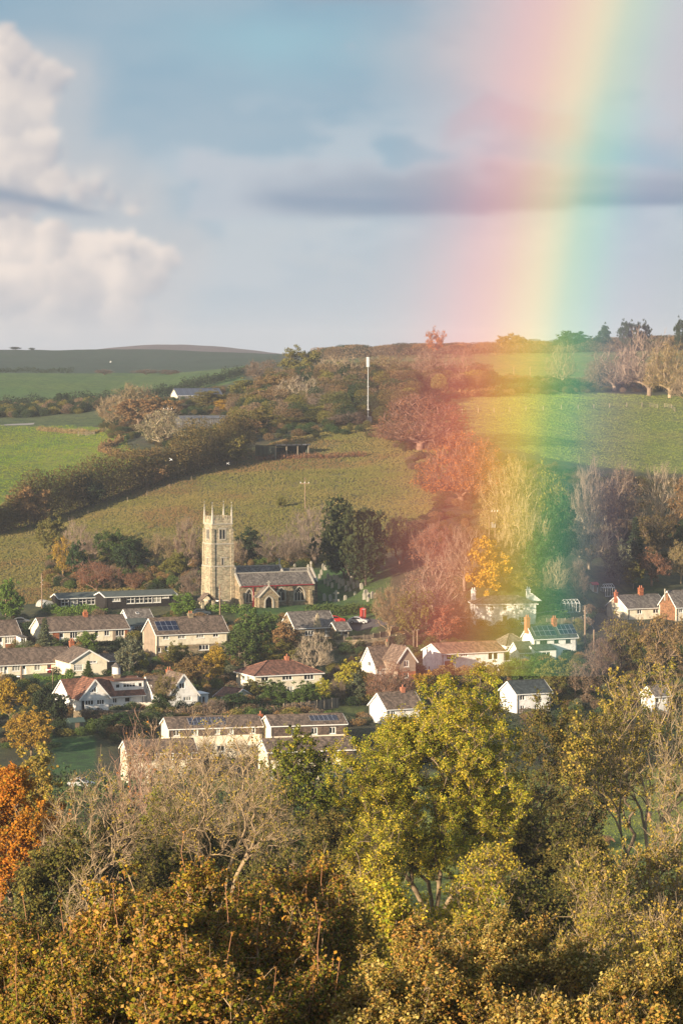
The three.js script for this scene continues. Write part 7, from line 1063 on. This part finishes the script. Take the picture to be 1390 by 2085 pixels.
{
  const p = hit(738.5, 1262, 560), o = thing('phone_box', 'red telephone box at the foot of the laurel hedge', 'phone box', p, 0.35), s = 0.5;
  part(o, 'plinth', box(-s, s, -0.1, 0.15, -s, s), M.red); for (const [x, z] of [[-1, -1], [1, -1], [-1, 1], [1, 1]]) part(o, 'corner_post', box(x * 0.42 - 0.07, x * 0.42 + 0.07, 0.15, 2.1, z * 0.42 - 0.07, z * 0.42 + 0.07), M.red);
  part(o, 'canopy', merge([box(-s, s, 2.1, 2.32, -s, s), new THREE.SphereGeometry(0.62, 14, 6, 0, 6.29, 0, 0.8).translate(0, 1.9, 0)]), M.red); part(o, 'sign', box(-0.36, 0.36, 2.14, 2.26, s + 0.003, s + 0.02), M.plastic);
  for (const f of [0, 1]) { const L = []; for (let k = 0; k <= 8; k++) L.push(box(-0.35, 0.35, 0.5 + k * 0.2, 0.54 + k * 0.2, 0.42, 0.46)); for (const x of [-0.18, 0.18]) L.push(box(x - 0.02, x + 0.02, 0.5, 2.1, 0.415, 0.455)); L.push(box(-0.35, 0.35, 0.15, 0.5, 0.41, 0.45)); part(o, 'glazing_bars', merge(L).rotateY(-f * Math.PI / 2), M.red); part(o, 'pane', box(-0.35, 0.35, 0.5, 2.1, 0.39, 0.4).rotateY(-f * Math.PI / 2), M.panePale); }
}

// ---------------------------------------------------------------- churchyard
{
  const R = rng(71), shape = new THREE.Shape(); shape.moveTo(-0.32, -0.3); shape.lineTo(0.32, -0.3); shape.lineTo(0.32, 0.75); shape.quadraticCurveTo(0.3, 1.08, 0, 1.1); shape.quadraticCurveTo(-0.3, 1.08, -0.32, 0.75); shape.closePath(); const g = new THREE.ExtrudeGeometry(shape, { depth: 0.12, bevelEnabled: true, bevelSize: 0.02, bevelThickness: 0.02, bevelSegments: 1, curveSegments: 4 });
  const spots = [[589, 1156], [594, 1157], [600, 1159], [658, 1158], [662, 1159], [654, 1168], [650, 1177], [667, 1176], [673, 1180], [680, 1178], [686, 1183], [692, 1186], [698, 1190], [708, 1193], [715, 1188], [720, 1196], [704, 1202], [690, 1200], [676, 1197], [668, 1192], [661, 1188], [728, 1194], [735, 1198], [742, 1212], [746, 1208], [750, 1214], [741, 1219], [748, 1223], [757, 1217], [764, 1216], [712, 1206], [722, 1210], [660, 1221], [672, 1222], [702, 1220], [1, 1]];
  for (const [px, py] of spots) { if (px < 100) continue; const o = part(scene, 'gravestone', g, M.grave, hit(px, py + 3, 600)); o.rotation.set((R() - 0.5) * 0.16, 0.5 + (R() - 0.5) * 0.5, (R() - 0.5) * 0.16); const s = 0.8 + 0.5 * R(); o.scale.set(s, s * (0.9 + 0.4 * R()), s); tag(o, 'upright grey gravestone standing on the churchyard grass', 'gravestone', 'gravestones in the churchyard'); }
  const p = hit(684, 1226, 600), o = thing('stone_cross', 'large pale stone cross above the laurel hedge', 'gravestone', p, 0.4); part(o, 'base', box(-0.6, 0.6, -0.4, 0.6, -0.5, 0.5), M.dressed); part(o, 'cross', merge([box(-0.17, 0.17, 0.6, 2.7, -0.14, 0.14), box(-0.62, 0.62, 1.85, 2.18, -0.135, 0.135), new THREE.TorusGeometry(0.4, 0.08, 6, 16).translate(0, 2.0, 0)]), M.dressed);
  const q = hit(627, 1152, 600), b = thing('park_bench', 'wooden bench at the top of the churchyard lawn', 'bench', q, 0.3); part(b, 'seat', box(-0.8, 0.8, 0.42, 0.5, -0.25, 0.25), M.rail); part(b, 'backrest', box(-0.8, 0.8, 0.58, 1.0, -0.28, -0.22), M.rail); for (const x of [-0.7, 0.7]) part(b, 'leg', box(x - 0.05, x + 0.05, -0.1, 0.42, -0.22, 0.22), M.rail);
  const l = thing('lych_gate', 'small stone lychgate with tiled roof beside the church tower', 'gate', hit(421, 1247, 600), 0.44); part(l, 'wall', metres(box(-1.5, -1, -0.8, 2.4, -1, 1)), M.stone); part(l, 'wall', metres(box(1, 1.5, -0.8, 2.4, -1, 1)), M.stone); part(l, 'roof', metres(slab(new THREE.Shape([[-1.9, 2.35], [0, 3.9], [1.9, 2.35], [1.9, 2.55], [0, 4.1], [-1.9, 2.55]].map((v) => new THREE.Vector2(...v))), 2.8).translate(0, 0, -1.4)), M.brownTile);
}

// ---------------------------------------------------------------- animals
function creature(bones, cell) {                                     // one continuous skin round tapered bones
  const lo = V(1e9, 1e9, 1e9), hi = V(-1e9, -1e9, -1e9); for (const [a, b, r, s] of bones) for (const [q, k] of [[a, r], [b, s]]) { lo.min(V(q[0] - k, q[1] - k, q[2] - k)); hi.max(V(q[0] + k, q[1] + k, q[2] + k)); }
  lo.subScalar(cell * 3); hi.addScalar(cell * 3); const n = [0, 1, 2].map((i) => Math.ceil((hi.getComponent(i) - lo.getComponent(i)) / cell)), f = new Float32Array((n[0] + 1) * (n[1] + 1) * (n[2] + 1)), id = (i, j, k) => (k * (n[1] + 1) + j) * (n[0] + 1) + i;
  const val = (x, y, z) => { let s = 1e9; for (const [a, b, r, q] of bones) { const ab = [b[0] - a[0], b[1] - a[1], b[2] - a[2]], t = clamp(((x - a[0]) * ab[0] + (y - a[1]) * ab[1] + (z - a[2]) * ab[2]) / (ab[0] ** 2 + ab[1] ** 2 + ab[2] ** 2)), d = Math.hypot(x - a[0] - ab[0] * t, y - a[1] - ab[1] * t, z - a[2] - ab[2] * t) - lerp(r, q, t), h = clamp(0.5 + 0.5 * (s - d) / 0.07); s = lerp(s, d, h) - 0.07 * h * (1 - h); } return s; };
  for (let k = 0; k <= n[2]; k++) for (let j = 0; j <= n[1]; j++) for (let i = 0; i <= n[0]; i++) f[id(i, j, k)] = val(lo.x + i * cell, lo.y + j * cell, lo.z + k * cell);
  const vid = new Map(), pos = [], idx = [], vert = (i, j, k) => { const key = id(i, j, k); if (!vid.has(key)) { let c = 0, sx = 0, sy = 0, sz = 0; for (let e = 0; e < 12; e++) { const ax = e >> 2, u = e & 1, v = (e >> 1) & 1, A = [[i, j + u, k + v], [i + u, j, k + v], [i + u, j + v, k]][ax], B = A.slice(); B[ax]++; const fa = f[id(...A)], fb = f[id(...B)]; if ((fa < 0) !== (fb < 0)) { const t = fa / (fa - fb); sx += A[0] + (B[0] - A[0]) * t; sy += A[1] + (B[1] - A[1]) * t; sz += A[2] + (B[2] - A[2]) * t; c++; } } vid.set(key, pos.length / 3); pos.push(lo.x + sx / c * cell, lo.y + sy / c * cell, lo.z + sz / c * cell); } return vid.get(key); };
  for (let k = 1; k < n[2]; k++) for (let j = 1; j < n[1]; j++) for (let i = 1; i < n[0]; i++) { const a = f[id(i, j, k)] < 0; for (let ax = 0; ax < 3; ax++) { const o = [i, j, k]; o[ax]++; const b = f[id(...o)] < 0; if (a === b) continue; const Q = [[[i, j - 1, k - 1], [i, j, k - 1], [i, j, k], [i, j - 1, k]], [[i - 1, j, k - 1], [i - 1, j, k], [i, j, k], [i, j, k - 1]], [[i - 1, j - 1, k], [i, j - 1, k], [i, j, k], [i - 1, j, k]]][ax].map((q) => vert(...q)); if (a) idx.push(Q[0], Q[1], Q[2], Q[0], Q[2], Q[3]); else idx.push(Q[0], Q[2], Q[1], Q[0], Q[3], Q[2]); } }
  const g = new THREE.BufferGeometry(); g.setAttribute('position', new THREE.Float32BufferAttribute(pos, 3)); g.setIndex(idx); g.computeVertexNormals(); return g;
}
{
  const L = (x, z, f) => (f ? [[[x, 0.85, z], [x + 0.02, 0.42, z], 0.14, 0.075], [[x + 0.02, 0.42, z], [x - 0.01, 0.05, z], 0.07, 0.065]] : [[[x, 0.95, z], [x + 0.1, 0.66, z], 0.2, 0.11], [[x + 0.1, 0.66, z], [x - 0.08, 0.4, z], 0.1, 0.07], [[x - 0.08, 0.4, z], [x - 0.03, 0.05, z], 0.065, 0.065]]);
  const cow = creature([[[-0.75, 1.08, 0], [0.55, 1.02, 0], 0.36, 0.4], [[-0.2, 0.92, 0], [0.4, 0.9, 0], 0.36, 0.36], [[0.6, 1.1, 0], [1.1, 0.95, 0], 0.26, 0.17], [[1.1, 0.95, 0], [1.42, 0.62, 0], 0.16, 0.09], [[1.08, 1.04, 0.12], [1.05, 1.06, 0.32], 0.05, 0.03], [[1.08, 1.04, -0.12], [1.05, 1.06, -0.32], 0.05, 0.03], [[-1.08, 1.25, 0], [-1.15, 0.55, 0], 0.04, 0.05], ...L(0.55, 0.2, 1), ...L(0.55, -0.2, 1), ...L(-0.8, 0.2, 0), ...L(-0.8, -0.2, 0)], 0.06), hide = mat(0.5, 0.27, 0.13, { map: mottle });
  for (const [px, py, turn, label] of [[1320, 1673, 1.35, 'tan cow grazing in the meadow seen from behind'], [1232, 1722, -0.5, 'tan cow half hidden behind a leaning dark trunk'], [1062, 1680, 0.3, 'tan cow in the meadow left of the thin leafed tree']]) tag(part(scene, 'cow', cow, hide, hit(px, py, 330, 480)), label, 'cow').rotation.y = turn;
  const gullB = creature([[[-0.22, 0, 0], [0.12, 0.02, 0], 0.06, 0.08], [[0.12, 0.03, 0], [0.25, 0.06, 0], 0.055, 0.045], [[0, 0.04, 0], [-0.05, 0.2, 0.42], 0.05, 0.035], [[-0.05, 0.2, 0.42], [-0.16, 0.12, 0.75], 0.035, 0.012], [[0, 0.04, 0], [-0.05, 0.2, -0.42], 0.05, 0.035], [[-0.05, 0.2, -0.42], [-0.16, 0.12, -0.75], 0.035, 0.012], [[-0.2, 0, 0], [-0.42, 0.01, 0], 0.04, 0.06]], 0.022), white = mat(0.85, 0.85, 0.85);
  for (const [px, py, d, turn, label] of [[349, 936, 640, 0.6, 'white gull flying over the dark field hedge'], [464, 944, 700, 2.6, 'white gull flying over the edge of the rough hillside'], [226, 737, 1000, 0.3, 'white gull flying before the far dark green field']]) tag(part(scene, 'gull', gullB, white, at(px, py, d)), label, 'gull').rotation.set(0.5, turn, 0.2);
}
renderer.render(scene, camera);
